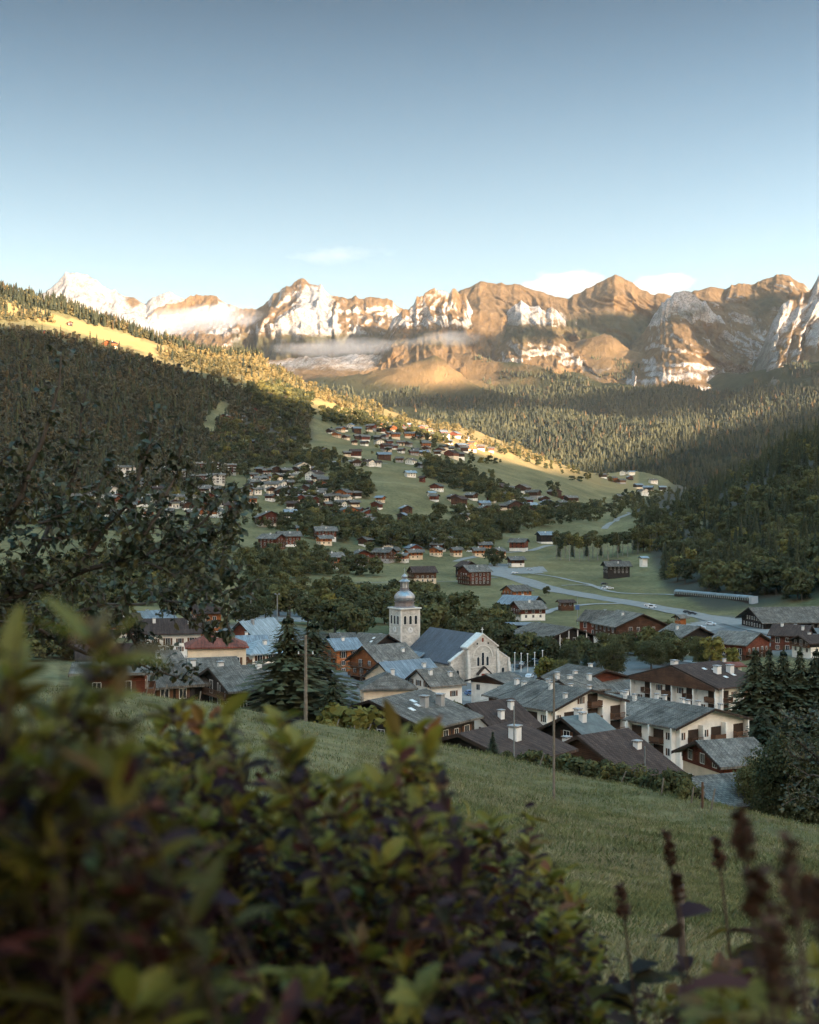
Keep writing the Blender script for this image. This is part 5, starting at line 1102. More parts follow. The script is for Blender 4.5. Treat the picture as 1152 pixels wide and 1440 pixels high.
far_set('below the steep meadow', 'chalets at the foot of the steep meadow', [(490, 729, 28, 'ows'), (482, 736, 24, 'ocs'), (499, 735, 22, 'rws'), (523, 744, 28, 'rws'), (549, 744, 22, 'ocm'), (530, 716, 16, 'rws'), (535, 707, 14, 'ocm'), (571, 722, 18, 'twm'), (566, 732, 14, 'dwm'), (518, 728, 18, 'rws'), (440, 710, 22, 'rws'), (483, 703, 24, 'oco'.replace('o', 'o')[:2] + 's'), (420, 707, 18, 'rwm'), (646, 712, 22, 'twb'), (681, 714, 18, 'ocm'), (682, 726, 24, 'rws'), (698, 726, 16, 'rws'), (654, 732, 16, 'ocs'), (502, 700, 14, 'tws'), (467, 703, 14, 'tws')])
far_set('on the tree-dotted slope', 'chalets on the slope above the valley road', [(703, 693, 26, 'twb'), (735, 693, 24, 'twg'), (750, 700, 26, 'twg'), (780, 698, 20, 'twg'), (804, 707, 28, 'tws'), (722, 719, 26, 'tws'), (741, 712, 22, 'rws'), (746, 720, 22, 'twp'), (770, 716, 20, 'dwm'), (875, 704, 22, 'ocs'), (790, 712, 16, 'tws'), (712, 701, 16, 'tws')])
far_set('by the road fork', 'chalets by the fork of the valley road', [(682, 775, 22, 'oms'.replace('m', 'c')), (730, 775, 30, 'rws'), (767, 764, 26, 'dwm'), (726, 797, 26, 'tws'), (682, 766, 20, 'tdb'), (866, 801, 10, 'oob'), (797, 766, 16, 'tdg')])
far_set('in the upper hamlet', 'chalets of the upper hamlet', [(479, 607, 14, 'ocs'), (493, 602, 10, 'wwm'), (522, 605, 16, 'rws'), (531, 601, 14, 'oss'.replace('ss', 'cs')), (556, 617, 16, 'ocs'), (571, 603, 18, 'rwm'), (582, 616, 20, 'ocs'), (606, 616, 18, 'ows'), (548, 613, 12, 'ocs'), (623, 613, 14, 'rwm'), (640, 615, 16, 'rwm'), (596, 605, 12, 'ows'), (465, 610, 12, 'tws'), (543, 634, 18, 'rwb'), (555, 632, 12, 'rws'), (599, 630, 16, 'ocs'), (582, 640, 16, 'rws'), (596, 641, 16, 'twm'), (500, 643, 20, 'rwb'), (540, 647, 24, 'twm'), (562, 650, 14, 'rws'), (578, 653, 16, 'wws'), (518, 655, 18, 'wwb'), (530, 656, 14, 'wwb'), (500, 655, 16, 'twg'), (648, 632, 18, 'twm'), (661, 634, 18, 'ocm'), (635, 644, 20, 'rwb'), (624, 632, 14, 'tws'), (615, 640, 12, 'tws'), (676, 633, 14, 'tws'), (690, 636, 12, 'rws'), (574, 628, 12, 'tws'), (513, 621, 16, 'rws'), (531, 619, 12, 'dws'), (488, 642, 12, 'tws'), (452, 641, 18, 'twg'), (590, 658, 10, 'dws')])
far_set('on the steep open meadow', 'barns on the steep open meadow', [(577, 671, 18, 'wwp'), (594, 678, 7, 'rrb'), (607, 700, 12, 'wwp')])
far_set('at the head of the valley', 'last houses up the valley', [(877, 663, 10, 'wws'), (888, 668, 12, 'wwm'), (862, 677, 16, 'ows'), (874, 680, 14, 'tws'), (919, 680, 20, 'wws'), (898, 687, 16, 'dwm'), (912, 691, 20, 'dwm'), (932, 690, 12, 'dwm'), (906, 697, 18, 'wws'), (848, 672, 12, 'tws'), (886, 675, 10, 'tdm')])
far_set('in the left-hand village', 'chalets of the left-hand village', [(290, 704, 20, 'rws'), (270, 712, 22, 'rws'), (310, 712, 18, 'rws'), (325, 722, 28, 'rwb'), (345, 699, 16, 'ocs'), (355, 708, 14, 'ows'), (366, 683, 22, 'wws'), (380, 691, 24, 'wws'), (352, 690, 16, 'tws'), (395, 697, 20, 'tws'), (412, 700, 18, 'tws'), (425, 664, 24, 'wwg'), (442, 676, 26, 'wwb'), (455, 684, 22, 'tws'), (432, 693, 20, 'tws'), (405, 685, 18, 'tws'), (390, 675, 14, 'twg'), (375, 668, 14, 'rws'), (387, 665, 14, 'tws'), (460, 691, 18, 'dws'), (447, 700, 18, 'tws'), (408, 728, 20, 'rpm'.replace('p', 'w')), (300, 726, 24, 'ows'), (275, 728, 22, 'ows'), (245, 715, 20, 'twb'), (222, 706, 18, 'rws'), (235, 727, 20, 'tws'), (200, 712, 22, 'rws'), (180, 718, 20, 'tws'), (158, 708, 20, 'rws'), (130, 714, 20, 'tws'), (105, 722, 18, 'rws'), (290, 692, 14, 'wws'), (208, 728, 18, 'ows'), (150, 726, 18, 'tws')])
far_set('high on the wooded hillside', 'chalets high on the left-hand hillside', [(317, 590, 12, 'rws'), (340, 591, 9, 'rws'), (358, 580, 7, 'rrb'), (368, 598, 12, 'rws'), (388, 593, 14, 'rws'), (388, 602, 8, 'orb'), (310, 627, 12, 'wws'), (358, 626, 8, 'tws'), (325, 588, 8, 'tws')])
far_set('on the sunlit pasture', 'chalets on the sunlit pasture', [(154, 489, 20, 'ocb'), (60, 470, 8, 'rrb'), (98, 458, 8, 'tdb')])
# blocks of flats at the foot of the left-hand wood
def infill(poly, step, seed, codes, wr, used):
    q = random.Random(seed); out = []; y = min(p[1] for p in poly)
    while y < max(p[1] for p in poly):
        x = min(p[0] for p in poly) + q.uniform(0, step)
        while x < max(p[0] for p in poly):
            a, b = round(x + q.uniform(-3, 3), 1), round(y + q.uniform(-2, 2), 1)
            if inpoly(np.array([a]), np.array([b]), poly)[0] and q.random() < .8 and all(abs(a - u[0]) > (u[2] + 12) * .5 or abs(b - u[1]) > 7 for u in used):
                r_ = (a, b, q.uniform(*wr), q.choice(codes)); out.append(r_); used.append(r_)
            x += step
        y += step * .55
    return out
_u = []
far_set('packed between the upper hamlet lanes', 'small chalets packed in the upper hamlet', infill([(470, 604), (560, 598), (640, 612), (700, 634), (650, 648), (560, 640), (470, 622)], 17, 5, ['tws', 'tcs', 'ocs', 'dws', 'tws', 'rws', 'twm', 'wws'], (9, 15), _u))
far_set('packed along the village slope', 'small chalets packed along the village slope', infill([(345, 660), (430, 656), (480, 690), (540, 735), (480, 742), (400, 715), (340, 700)], 18, 6, ['tws', 'tcs', 'wwg', 'dws', 'tws', 'rws', 'twb', 'wws', 'ocs'], (12, 20), _u))
far_set('packed under the left-hand wood', 'small chalets packed under the left-hand wood', infill([(90, 694), (330, 694), (340, 735), (90, 740)], 21, 7, ['tws', 'wws', 'rws', 'dws', 'twb', 'wwg'], (13, 22), _u))
far_set('scattered over the valley floor', 'small chalets scattered over the valley floor', infill([(390, 742), (470, 735), (640, 760), (720, 790), (640, 800), (520, 780), (400, 765)], 30, 9, ['ocs', 'ows', 'rws', 'ocs', 'tws'], (16, 24), _u))
far_set('scattered on the tree-dotted brow', 'small chalets on the tree-dotted brow', infill([(600, 690), (700, 690), (830, 700), (820, 722), (700, 722), (610, 712)], 26, 10, ['ocs', 'tws', 'rws', 'twg', 'ows'], (13, 20), _u))
def flats(x, y, wpx, hpx, label, up='white_wall', seed=0):
    p = VAL.at(x, y); s = p.y / FP; hw, L, he = 6.5, wpx * s, hpx * s
    e = house((p.x, p.y + 7, p.z), R(-88 + seed), hw, L, he, 14, label, 'blocks of flats under the left-hand wood', base='white_wall', up=up, roof='shingle_roof', lod=1, chim=2, apt=1, name='apartment_building', cat='apartments', style='boards', h1=2.8)
for i, a in enumerate([(172, 679, 28, 22, 'white balconied block of flats, leftmost under the wood'), (222, 673, 34, 14, 'second white balconied block of flats under the wood'), (248, 676, 22, 14, 'third white balconied block of flats under the wood'),
                       (290, 668, 30, 16, 'brown balconied block of flats, topmost under the wood'), (283, 681, 26, 12, 'white block of flats below the brown one'), (305, 682, 20, 14, 'white block of flats at the right end of the row'), (320, 668, 20, 14, 'brown block of flats right of the topmost one'), (118, 690, 38, 12, 'long red and white block of flats behind the apple tree'), (200, 684, 24, 9, 'low white block of flats in front of the row'), (60, 690, 30, 12, 'block of flats behind the left of the apple tree')]):
    flats(*a, up='red_timber' if 'brown' in a[4] or 'red' in a[4] else 'white_wall', seed=i * 4 % 14)
# ------------------------------------------------------------------ church: nave, stepped gable front and onion-domed tower
fa = P(679, 891, 450); bk = P(612, 883, 474); d_ = Vector((bk.x - fa.x, bk.y - fa.y, 0)); yawc = math.atan2(-d_.x, d_.y); Lc = 31.0
ctr = fa + d_.normalized() * (Lc / 2); g0 = VAL.z(fa.x, fa.y); zf = g0 - .1; HA = fa.z - zf
CH = empty('church', (ctr.x, ctr.y, zf), yawc, 'pale stone church with dark slate nave, stepped gable front and onion-domed tower', 'church')
y0, y1 = -Lc / 2, Lc / 2; HWc = 10.6; HEc = 6.4; HR = HA - .4; tpc = (HR - HEc) / HWc
obj('nave_wall', MB().prism([(-HWc, -3), (HWc, -3), (HWc, HEc), (0, HR - .3), (-HWc, HEc)], y0 + 3.2, y1), 'stone_wall', CH)
o = .5
obj('nave_roof', MB().prism([(-HWc - o, HEc - o * tpc), (0, HR - .3), (HWc + o, HEc - o * tpc), (HWc + o, HEc - o * tpc + .4), (0, HR + .1), (-HWc - o, HEc - o * tpc + .4)], y0 + 3.0, y1 + .3), 'church_slate', CH)
# front: central gable standing forward, aisle wings lower
obj('front_wall', MB().prism([(-5.6, -3), (5.6, -3), (5.6, 11.6), (0, HA - .35), (-5.6, 11.6)], y0, y0 + 3.3), 'stone_wall', CH)
for s in (-1, 1):
    pr = [(5.6, -3), (HWc + .1, -3), (HWc + .1, 7.0), (5.6, 10.2)]; pr = [(x * s, z) for x, z in pr]
    if s < 0: pr = pr[::-1]
    obj('aisle_wall', MB().prism(pr, y0 + (.9 if s > 0 else 2.0), y0 + 3.25), 'stone_wall', CH)
    cp = [(5.6 * s, 10.2), (5.6 * s, 10.6), ((HWc + .45) * s, 7.25), ((HWc + .45) * s, 6.85)]
    if s > 0: cp = cp[::-1]
    obj('coping', MB().prism(cp, y0 + (.7 if s > 0 else 1.8), y0 + 3.4), 'dressed_stone', CH)
mb = MB()
for s in (-1, 1):
    cp = [(0, HA - .3), (0, HA + .15), (6.1 * s, 11.55), (6.1 * s, 11.1)]
    if s > 0: cp = cp[::-1]
    mb.prism(cp, y0 - .25, y0 + 3.6)
obj('coping', mb, 'dressed_stone', CH)
# buttresses
for x, z in ((-5.6, 10.6), (5.6, 10.6), (HWc, 7.0), (-HWc, 6.4)):
    yy = y0 if abs(x) < 6 else y0 + (.9 if x > 0 else 2.0)
    obj('buttress', MB().box(x - .45, x + .45, yy - .9, yy + .02, -3, z * .62).box(x - .4, x + .4, yy - .6, yy + .02, z * .62, z * .86).box(x - .35, x + .35, yy - .35, yy + .02, z * .86, z), 'dressed_stone', CH)
obj('string_course', MB().box(-5.15, 5.15, y0 - .12, y0 + .02, 5.0, 5.25), 'dressed_stone', CH)
def arch(w, h, y, cx=0, z0=0, n=8, t=.12):
    pr = [(cx - w/2, z0), (cx + w/2, z0), (cx + w/2, z0 + h)] + [(cx + w/2 * math.cos(math.pi * k / n), z0 + h + w/2 * math.sin(math.pi * k / n)) for k in range(1, n)] + [(cx - w/2, z0 + h)]
    return MB().prism(pr, y - t, y)
for cx, z0, h, w in ((0, 5.6, 3.6, .95), (-1.75, 5.5, 2.4, .85), (1.75, 5.5, 2.4, .85)):
    f = obj('window', arch(w + .5, h, y0 - .002, cx, z0 - .2, t=.1), 'dressed_stone', CH); obj('pane', arch(w, h - .05, y0 - .105, cx, z0, t=.03), 'glass', f)
ar = MB()
for k in range(12):
    a0, a1 = math.pi * k / 12, math.pi * (k + 1) / 12; R1, R2 = 3.5, 3.9
    ar.prism([(R2 * math.cos(a1), 8.2 + R2 * math.sin(a1)), (R1 * math.cos(a1), 8.2 + R1 * math.sin(a1)), (R1 * math.cos(a0), 8.2 + R1 * math.sin(a0)), (R2 * math.cos(a0), 8.2 + R2 * math.sin(a0))], y0 - .16, y0 + .01)
obj('blind_arch', ar, 'dressed_stone', CH)
for cx, z0, w, h in ((0, 13.0, .7, 1.0), (-2.1, 12.2, .55, .35), (2.1, 12.2, .55, .35)):
    obj('niche', arch(w, h, y0 - .002, cx, z0, t=.04), 'shutter_red' if cx == 0 else 'glass', CH)
# porch
pm = MB()
for s in (-1, 1):
    cp = [(0, 5.0), (0, 5.35), (2.5 * s, 3.1), (2.5 * s, 2.75)]
    if s > 0: cp = cp[::-1]
    pm.prism(cp, y0 - 1.5, y0 + .01)
obj('porch_roof', pm, 'dark_wood', CH)
obj('porch', MB().box(-2.1, -1.3, y0 - 1.2, y0 + .01, -2, 3.1).box(1.3, 2.1, y0 - 1.2, y0 + .01, -2, 3.1).prism([(-2.1, 3.1), (2.1, 3.1), (0, 4.95)], y0 - 1.2, y0 - .5), 'dressed_stone', CH)
dr = obj('door', arch(1.7, 2.3, y0 - .01, 0, -.1, t=.1), 'red_door', CH)
obj('door_panel', MB().box(-.7, -.08, y0 - .15, y0 - .11, .3, 2.2).box(.08, .7, y0 - .15, y0 - .11, .3, 2.2), 'shutter_red', dr)
obj('window', arch(.95, 1.2, y0 + 1.99, -8.2, 2.6, t=.08), 'glass', CH)
obj('window', arch(.95, 1.2, y0 + .89, 8.4, 2.6, t=.08), 'glass', CH)
for k in range(4):
    wv = obj('window', arch(1.0, 1.8, -.0, 0, 1.6, t=.08), 'glass', CH); wv.location = (-HWc, y0 + 7 + k * 6.2, 0); wv.rotation_euler = (0, 0, R(-90))
cr = MB().box(-.09, .09, -.09, .09, 0, 1.9).box(-.55, .55, -.08, .08, 1.05, 1.25); c_ = obj('cross', cr, 'dressed_stone', CH); c_.location = (0, y0 + .3, HA + .1)
# lower lean-to roof at the back left, beside the tower
obj('sacristy_roof', MB().prism([(-HWc - 4.5, 4.6), (-HWc + 1, 8.0), (-HWc + 1, 8.35), (-HWc - 4.5, 4.95)], y1 - 12, y1 + 1), 'metal_roof', CH)
obj('sacristy_wall', MB().box(-HWc - 4, -HWc + .2, y1 - 11.6, y1 + .6, -3, 4.6), 'stone_wall', CH)
# tower
tw_w = P(569, 0, 478); tl = Matrix.Rotation(-yawc, 3, 'Z') @ Vector((tw_w.x - ctr.x, 478 - ctr.y, 0)); TX, TY = tl.x, tl.y; TW = 3.75
ztop = (HY - 857) / FP * 474 - zf
T_ = obj('tower', MB().box(TX - TW, TX + TW, TY - TW, TY + TW, -4, ztop), 'stone_wall', CH)
def four(fn, mat, name):
    for k in range(4):
        o_ = obj(name, fn(), mat, T_); o_.location = (TX, TY, 0); o_.rotation_euler = (0, 0, R(90 * k))
four(lambda: MB().box(-TW - .12, TW + .12, -TW - .12, -TW - .002, ztop - 8.6, ztop - 8.3), 'dressed_stone', 'string_course')
for cx in (-2.1, 0, 2.1):
    four(lambda: arch(1.35, 2.5, -TW - .002, cx, ztop - 5.2, t=.1), 'dressed_stone', 'belfry_surround')
    four(lambda: arch(.95, 2.35, -TW - .105, cx, ztop - 5.0, t=.03), 'glass', 'belfry_opening')
def disc():
    n = 20; mb = MB(); return mb.prism([(1.0 * math.cos(2 * math.pi * k / n), ztop - 6.9 + 1.0 * math.sin(2 * math.pi * k / n)) for k in range(n)], -TW - .16, -TW - .002)
four(disc, 'trim', 'clock_face')
four(lambda: MB().box(-.05, .05, -TW - .2, -TW - .162, ztop - 6.95, ztop - 6.15).box(-.05, .5, -TW - .2, -TW - .162, ztop - 6.95, ztop - 6.85), 'dark_wood', 'clock_hand')
obj('quoin', MB().box(TX - TW - .05, TX - TW + .6, TY - TW - .05, TY - TW + .6, -4, ztop - .4).box(TX + TW - .6, TX + TW + .05, TY - TW - .05, TY - TW + .6, -4, ztop - .4), 'dressed_stone', T_)
obj('cornice', MB().box(TX - TW - .4, TX + TW + .4, TY - TW - .4, TY + TW + .4, ztop, ztop + .45), 'dressed_stone', T_)
Q8 = math.pi / 8; Z = ztop + .45
obj('dome_drum', MB().lathe([(4.0, Z), (3.35, Z + .5), (3.25, Z + 1.7), (3.6, Z + 1.85), (3.6, Z + 2.0), (3.0, Z + 2.1)], 8, TX, TY, Q8), 'copper', CH)
obj('onion_dome', MB().lathe([(3.05, Z + 2.2), (3.45, Z + 2.7), (3.55, Z + 3.3), (3.4, Z + 3.95), (2.95, Z + 4.6), (2.3, Z + 5.15), (1.7, Z + 5.5), (1.45, Z + 5.8)], 16, TX, TY, Q8), 'dome_metal', CH)
obj('lantern_base', MB().lathe([(1.75, Z + 5.8), (1.75, Z + 6.0), (1.5, Z + 6.15), (1.5, Z + 6.5)], 8, TX, TY, Q8), 'copper', CH)
ln = MB()
for k in range(8):
    a = Q8 + k * math.pi / 4; ln.tube([(TX + 1.3 * math.cos(a), TY + 1.3 * math.sin(a), Z + 6.5), (TX + 1.3 * math.cos(a), TY + 1.3 * math.sin(a), Z + 8.6)], .17, 5)
obj('lantern', ln, 'dome_metal', CH)
obj('lantern_core', MB().lathe([(.85, Z + 6.5), (.85, Z + 8.6)], 8, TX, TY, Q8), 'trim', CH)
obj('lantern_roof', MB().lathe([(1.95, Z + 8.55), (1.95, Z + 8.72), (1.3, Z + 9.15), (.85, Z + 9.5), (.62, Z + 9.7)], 8, TX, TY, Q8), 'dome_metal', CH)
obj('small_dome', MB().lathe([(.62, Z + 9.7), (1.0, Z + 10.05), (1.05, Z + 10.35), (.8, Z + 10.75), (.35, Z + 11.05), (.1, Z + 11.3), (.06, Z + 12.2)], 12, TX, TY), 'dome_metal', CH)
obj('spire_cross', MB().box(TX - .05, TX + .05, TY - .05, TY + .05, Z + 12.1, Z + 13.3).box(TX - .35, TX + .35, TY - .05, TY + .05, Z + 12.7, Z + 12.8), 'steel', CH)
# ------------------------------------------------------------------ roads, square, paths: sheets laid on the ground
def strip(name, pts, w, mat, lift=.12, n=60, pixel=True):
    W3 = [VAL.at(*p) for p in pts] if pixel else [Vector(p) for p in pts]; W3 = [w_ for w_ in W3 if w_]
    d = [0]
    for a, b in zip(W3, W3[1:]): d.append(d[-1] + (b - a).length)
    t = np.linspace(0, d[-1], n); X = np.interp(t, d, [p.x for p in W3]); Y = np.interp(t, d, [p.y for p in W3]); X = gsmooth(X[None], 3, 1)[0]; Y = gsmooth(Y[None], 3, 1)[0]
    tx, ty = np.gradient(X), np.gradient(Y); l = np.hypot(tx, ty) + 1e-9; nx, ny = -ty / l, tx / l; V = []; k = 5
    for i in range(n):
        for j in range(k):
            o_ = (j / (k - 1) - .5) * w; x, y = X[i] + nx[i] * o_, Y[i] + ny[i] * o_; V.append((x, y, (VAL.z(x, y) or 0) + lift))
    Fc = [(i * k + j, i * k + j + 1, (i + 1) * k + j + 1, (i + 1) * k + j) for i in range(n - 1) for j in range(k - 1)]
    return tag(np_mesh(name, V, Fc, mat, smooth=True), kind='structure')
def patch(name, poly, mat, lift=.1, step=2.5):
    W3 = [VAL.at(*p) for p in poly]; px = [p.x for p in W3]; py = [p.y for p in W3]; P2 = list(zip(px, py))
    xs = np.arange(min(px), max(px) + step, step); ys = np.arange(min(py), max(py) + step, step); V = []; idx = {}; Fc = []
    def vid(i, j):
        if (i, j) not in idx: idx[(i, j)] = len(V); V.append((xs[i], ys[j], (VAL.z(xs[i], ys[j]) or -60) + lift))
        return idx[(i, j)]
    for i in range(len(xs) - 1):
        for j in range(len(ys) - 1):
            if inpoly(np.array([xs[i] + step / 2]), np.array([ys[j] + step / 2]), P2)[0]: Fc.append((vid(i, j), vid(i + 1, j), vid(i + 1, j + 1), vid(i, j + 1)))
    return tag(np_mesh(name, V, Fc, mat), kind='structure')
strip('road', [(704, 793), (698, 800), (700, 808), (736, 816), (780, 830), (811, 835), (871, 845), (910, 852), (949, 860), (998, 869), (1034, 875), (1090, 888), (1160, 905)], 15, 'asphalt', .25, 110)
strip('road', [(640, 790), (668, 783), (702, 777), (749, 774), (776, 767)], 5, 'asphalt', .25)
strip('road', [(850, 744), (858, 736), (868, 729), (888, 722)], 7, 'asphalt', .35)
strip('path', [(740, 806), (772, 810), (800, 816), (830, 822), (852, 831), (873, 835), (950, 836), (1060, 843)], 3.5, 'gravel', .3)
strip('path', [(705, 871), (735, 867), (765, 863), (780, 857), (810, 852), (832, 850), (874, 849)], 5, 'gravel', .3)
strip('path', [(443, 652), (477, 649), (516, 650), (545, 652)], 4, 'gravel', .5)
strip('path', [(870, 916), (905, 921), (945, 928), (981, 932), (1032, 939)], 4, 'gravel', .2)
strip('path', [(790, 824), (820, 823), (850, 826)], 2.5, 'gravel', .35)
strip('path', [(500, 819), (560, 819), (640, 818), (700, 812)], 1.5, 'gravel', .3)
patch('pavement', [(648, 976), (672, 968), (712, 962), (760, 955), (762, 962), (735, 975), (700, 990), (664, 992)], 'asphalt', .12)
patch('pavement', [(718, 930), (768, 926), (776, 942), (742, 948), (718, 944)], 'asphalt', .12)
patch('pavement', [(708, 800), (765, 797), (767, 806), (712, 808)], 'asphalt', .2, 4)
patch('pavement', [(960, 878), (1000, 872), (1020, 882), (990, 890)], 'asphalt', .14, 3)
patch('pavement', [(330, 868), (440, 868), (445, 874), (330, 874)], 'asphalt', .14, 3)
patch('pavement', [(760, 905), (830, 903), (836, 908), (770, 910)], 'asphalt', .14, 3)

# ------------------------------------------------------------------ cars
def car_proto(paint, van=0):
    e = empty('parked_car', (0, 0, -500)); hgt = 1.95 if van else 1.45
    b = MB().prism([(-2.1, .35), (2.1, .35), (2.15, .75), (1.95, .92), (1.0, 1.0), (.45, hgt - .05) if not van else (1.6, hgt - .1), (-1.3, hgt), (-1.95, 1.05), (-2.15, .8)], -.85, .85); ob = obj('body', b, 'paint_' + paint, e)
    g = MB()
    for s in (-1, 1): g.prism([(-1.6, 1.03), (.85, 1.03), (.4, hgt - .16), (-1.22, hgt - .12)], s * .86 - .012, s * .86 + .012)
    g.add([(.98, -.7, 1.03), (.98, .7, 1.03), (.5, .62, hgt - .14), (.5, -.62, hgt - .14)], [(0, 1, 2, 3)]); g.add([(-1.93, -.7, 1.12), (-1.93, .7, 1.12), (-1.4, .62, hgt - .1), (-1.4, -.62, hgt - .1)], [(3, 2, 1, 0)])
    obj('car_window', g, 'glass', e)
    for x in (-1.3, 1.3):
        for y in (-.8, .8):
            w = MB().tube([(0, -.11, 0), (0, .11, 0)], .34, 14); o = obj('wheel', w, 'rubber', e); o.location = (x, y, .34)
            r_ = obj('rim', MB().tube([(0, -.12, 0), (0, .12, 0)], .2, 8), 'steel', o)
    return e
CP = {(p, v): car_proto(p, v) for p, v in (('white', 0), ('white', 1), ('silver', 0), ('dark', 0), ('blue', 0), ('red', 0))}
def car(x, y, yaw, paint, van, lab, X=None):
    p = VAL.at(x, y); c = copy_tree(CP[(paint, van)]); c.location = (p.x, p.y, p.z + .28); c.rotation_euler = (0, 0, R(yaw)); tag(c, lab, 'van' if van else 'car', 'parked and passing vehicles')
for a in [(739, 937, 40, 'white', 0, 'white car alone in the car park beyond the church'), (752, 933, 30, 'silver', 0, 'silver car at the back of the car park beyond the church'), (729, 941, 60, 'dark', 0, 'dark car at the left of the car park beyond the church'),
          (664, 979, 15, 'blue', 0, 'blue car on the square below the church door'), (730, 958, 60, 'silver', 0, 'silver car between the square and the slate roofs'), (745, 955, 70, 'white', 0, 'white car next to the slate roof by the square'),
          (912, 853, -20, 'white', 0, 'white car passing on the valley road'), (917, 856, -20, 'white', 1, 'white van behind the white car on the valley road'), (850, 823, 10, 'dark', 0, 'dark vehicle at the crossing of the paths'), (851, 829, 0, 'white', 1, 'white van at the crossing of the paths'), (858, 829, 5, 'white', 0, 'white car behind the van at the crossing of the paths'),
          (967, 863, -25, 'dark', 0, 'dark car parked beside the orange kiosk'), (974, 865, -25, 'dark', 0, 'second dark car beside the orange kiosk'), (724, 807, 20, 'white', 0, 'white car in the lay-by near the road fork'), (745, 802, 10, 'silver', 0, 'silver car in the lay-by near the road fork'), (592, 808, 0, 'dark', 0, 'dark car in the yard of the dark-roofed chalet'), (665, 776, 0, 'white', 0, 'white car by the cream-based chalet at the road fork'), (660, 777, 0, 'white', 0, 'second white car by the chalet at the road fork'),
          (690, 905, 20, 'blue', 0, 'blue car parked left of the assembly hall'), (985, 885, -30, 'silver', 0, 'silver car in the car park behind the red-gabled chalet'), (1000, 880, -30, 'white', 0, 'white car in the car park behind the red-gabled chalet'), (365, 725, 0, 'white', 0, 'white car beside the left-hand village track'), (300, 729, 0, 'silver', 0, 'silver car beside the left-hand village track'), (884, 722, 30, 'silver', 0, 'silver car on the far bend of the road'), (905, 793, 0, 'white', 1, 'white van on the slope above the open barn')]: car(*a)
for e in CP.values():
    for ch in list(e.children):
        for g_ in list(ch.children): bpy.data.objects.remove(g_)
        bpy.data.objects.remove(ch)
    bpy.data.objects.remove(e)

# ------------------------------------------------------------------ covered conveyor on the nursery slope: a long low glazed tunnel
pa, pb = VAL.at(952, 838), VAL.at(1058, 848); dd = pb - pa; Lt = math.hypot(dd.x, dd.y)
ct = empty('conveyor_tunnel', pa + Vector((0, 0, .2)), math.atan2(dd.y, dd.x), 'long pale covered conveyor tunnel at the edge of the right-hand wood', 'ski lift tunnel')
slope = math.atan2(dd.z, Lt); ct.rotation_euler = (0, -slope, math.atan2(dd.y, dd.x))
obj('roof', MB().prism([(0, 0)] and [(-1.7, 2.2), (-1.6, 2.9), (-.7, 3.5), (.7, 3.5), (1.6, 2.9), (1.7, 2.2)][::-1], 0, Lt), 'pale_roof', ct).rotation_euler = (0, 0, R(-90))
obj('side_wall', MB().box(0, Lt, -1.6, -1.5, -.8, 1.0).box(0, Lt, 1.5, 1.6, -.8, 1.0), 'dark_wood', ct)
nb_ = int(Lt / 2.4); fr_ = MB(); wn_ = MB()
for k in range(nb_ + 1): fr_.box(k * Lt / nb_ - .14, k * Lt / nb_ + .14, -1.62, -1.48, 1.0, 2.25)
obj('frame', fr_, 'trim', ct); obj('window_band', MB().box(0, Lt, -1.56, -1.52, 1.0, 2.2), 'glass', ct)
obj('end_cabin', MB().box(Lt, Lt + 3, -1.8, 1.8, -.8, 3.3), 'paint_silver', ct)

# ------------------------------------------------------------------ poles, wires, lamps, fence
def pole(x, ytop, Y, ybase, label, r=.13, mat='pole_wood', arm=1, lean=0):
    b = P(x, ybase, Y); g = VAL.z(b.x, b.y); t = P(x, ytop, Y); e = empty('utility_pole', (b.x, b.y, g), 0, label, 'utility pole'); h = t.z - g
    obj('pole', MB().tube([(0, 0, -.8), (lean * .5, 0, h * .5), (lean, 0, h)], [r, r * .85, r * .65], 10), mat, e)
    if arm:
        obj('crossarm', MB().box(-.75, .75, -.06, .06, h - 2.0 * arm, h - 1.88 * arm).box(-.5, .5, -.05, .05, h - .35, h - .25), 'dark_wood', e)
        for s in (-.7, .7): o = obj('insulator', MB().lathe([(.05, 0), (.08, .06), (.05, .14), (.07, .2), (.03, .26)], 8), 'trim', e); o.location = (s, 0, h - 1.88 * arm)
    return Vector((b.x + lean, b.y, t.z))
p1 = pole(430, 893, 140, 1020, 'wooden pole with a crossarm before the big dark spruces', .2)
p2 = pole(779, 948, 98, 1128, 'tall thin wooden pole standing on the meadow', .1, arm=0, lean=0)
p3 = pole(723, 993, 142, 1060, 'grey post rising in front of the brown tiled roof', .09, 'steel', 0)
p4 = pole(907, 1050, 128, 1100, 'short grey pipe post in front of the broad brown roof', .1, 'steel', 0)
p5 = pole(812, 838, 620, 893, 'thin pole carrying a small blue sign above the assembly hall', .12, 'steel', 0)
def wire(a, b, sag, label, r=.013):
    n = 18; pts = [a.lerp(b, i / n) - Vector((0, 0, sag * 4 * (i / n) * (1 - i / n))) for i in range(n + 1)]
    o = obj('overhead_cable', MB().tube([p - a for p in pts], r, 4), 'dark_wood'); o.location = a; tag(o, label, 'cable')
e_ = P(590, 962, 190)
wire(p1, P(560, 945, 210), 1.5, 'cable running from the pole by the spruces down to the cream house', .016)
wire(p1 - Vector((0, 0, 2)), P(565, 990, 170), 1.5, 'lower cable from the pole by the spruces towards the slate roof', .016)
wire(p2, P(1100, 1005, 170), 1.2, 'cable from the thin meadow pole across the apartment roofs to the right', .013)
wire(p2, P(560, 985, 210), 1.6, 'cable from the thin meadow pole towards the wide slate roof', .013)
wire(p2 - Vector((0, 0, .5)), p3, .4, 'short cable between the thin pole and the grey post', .012)
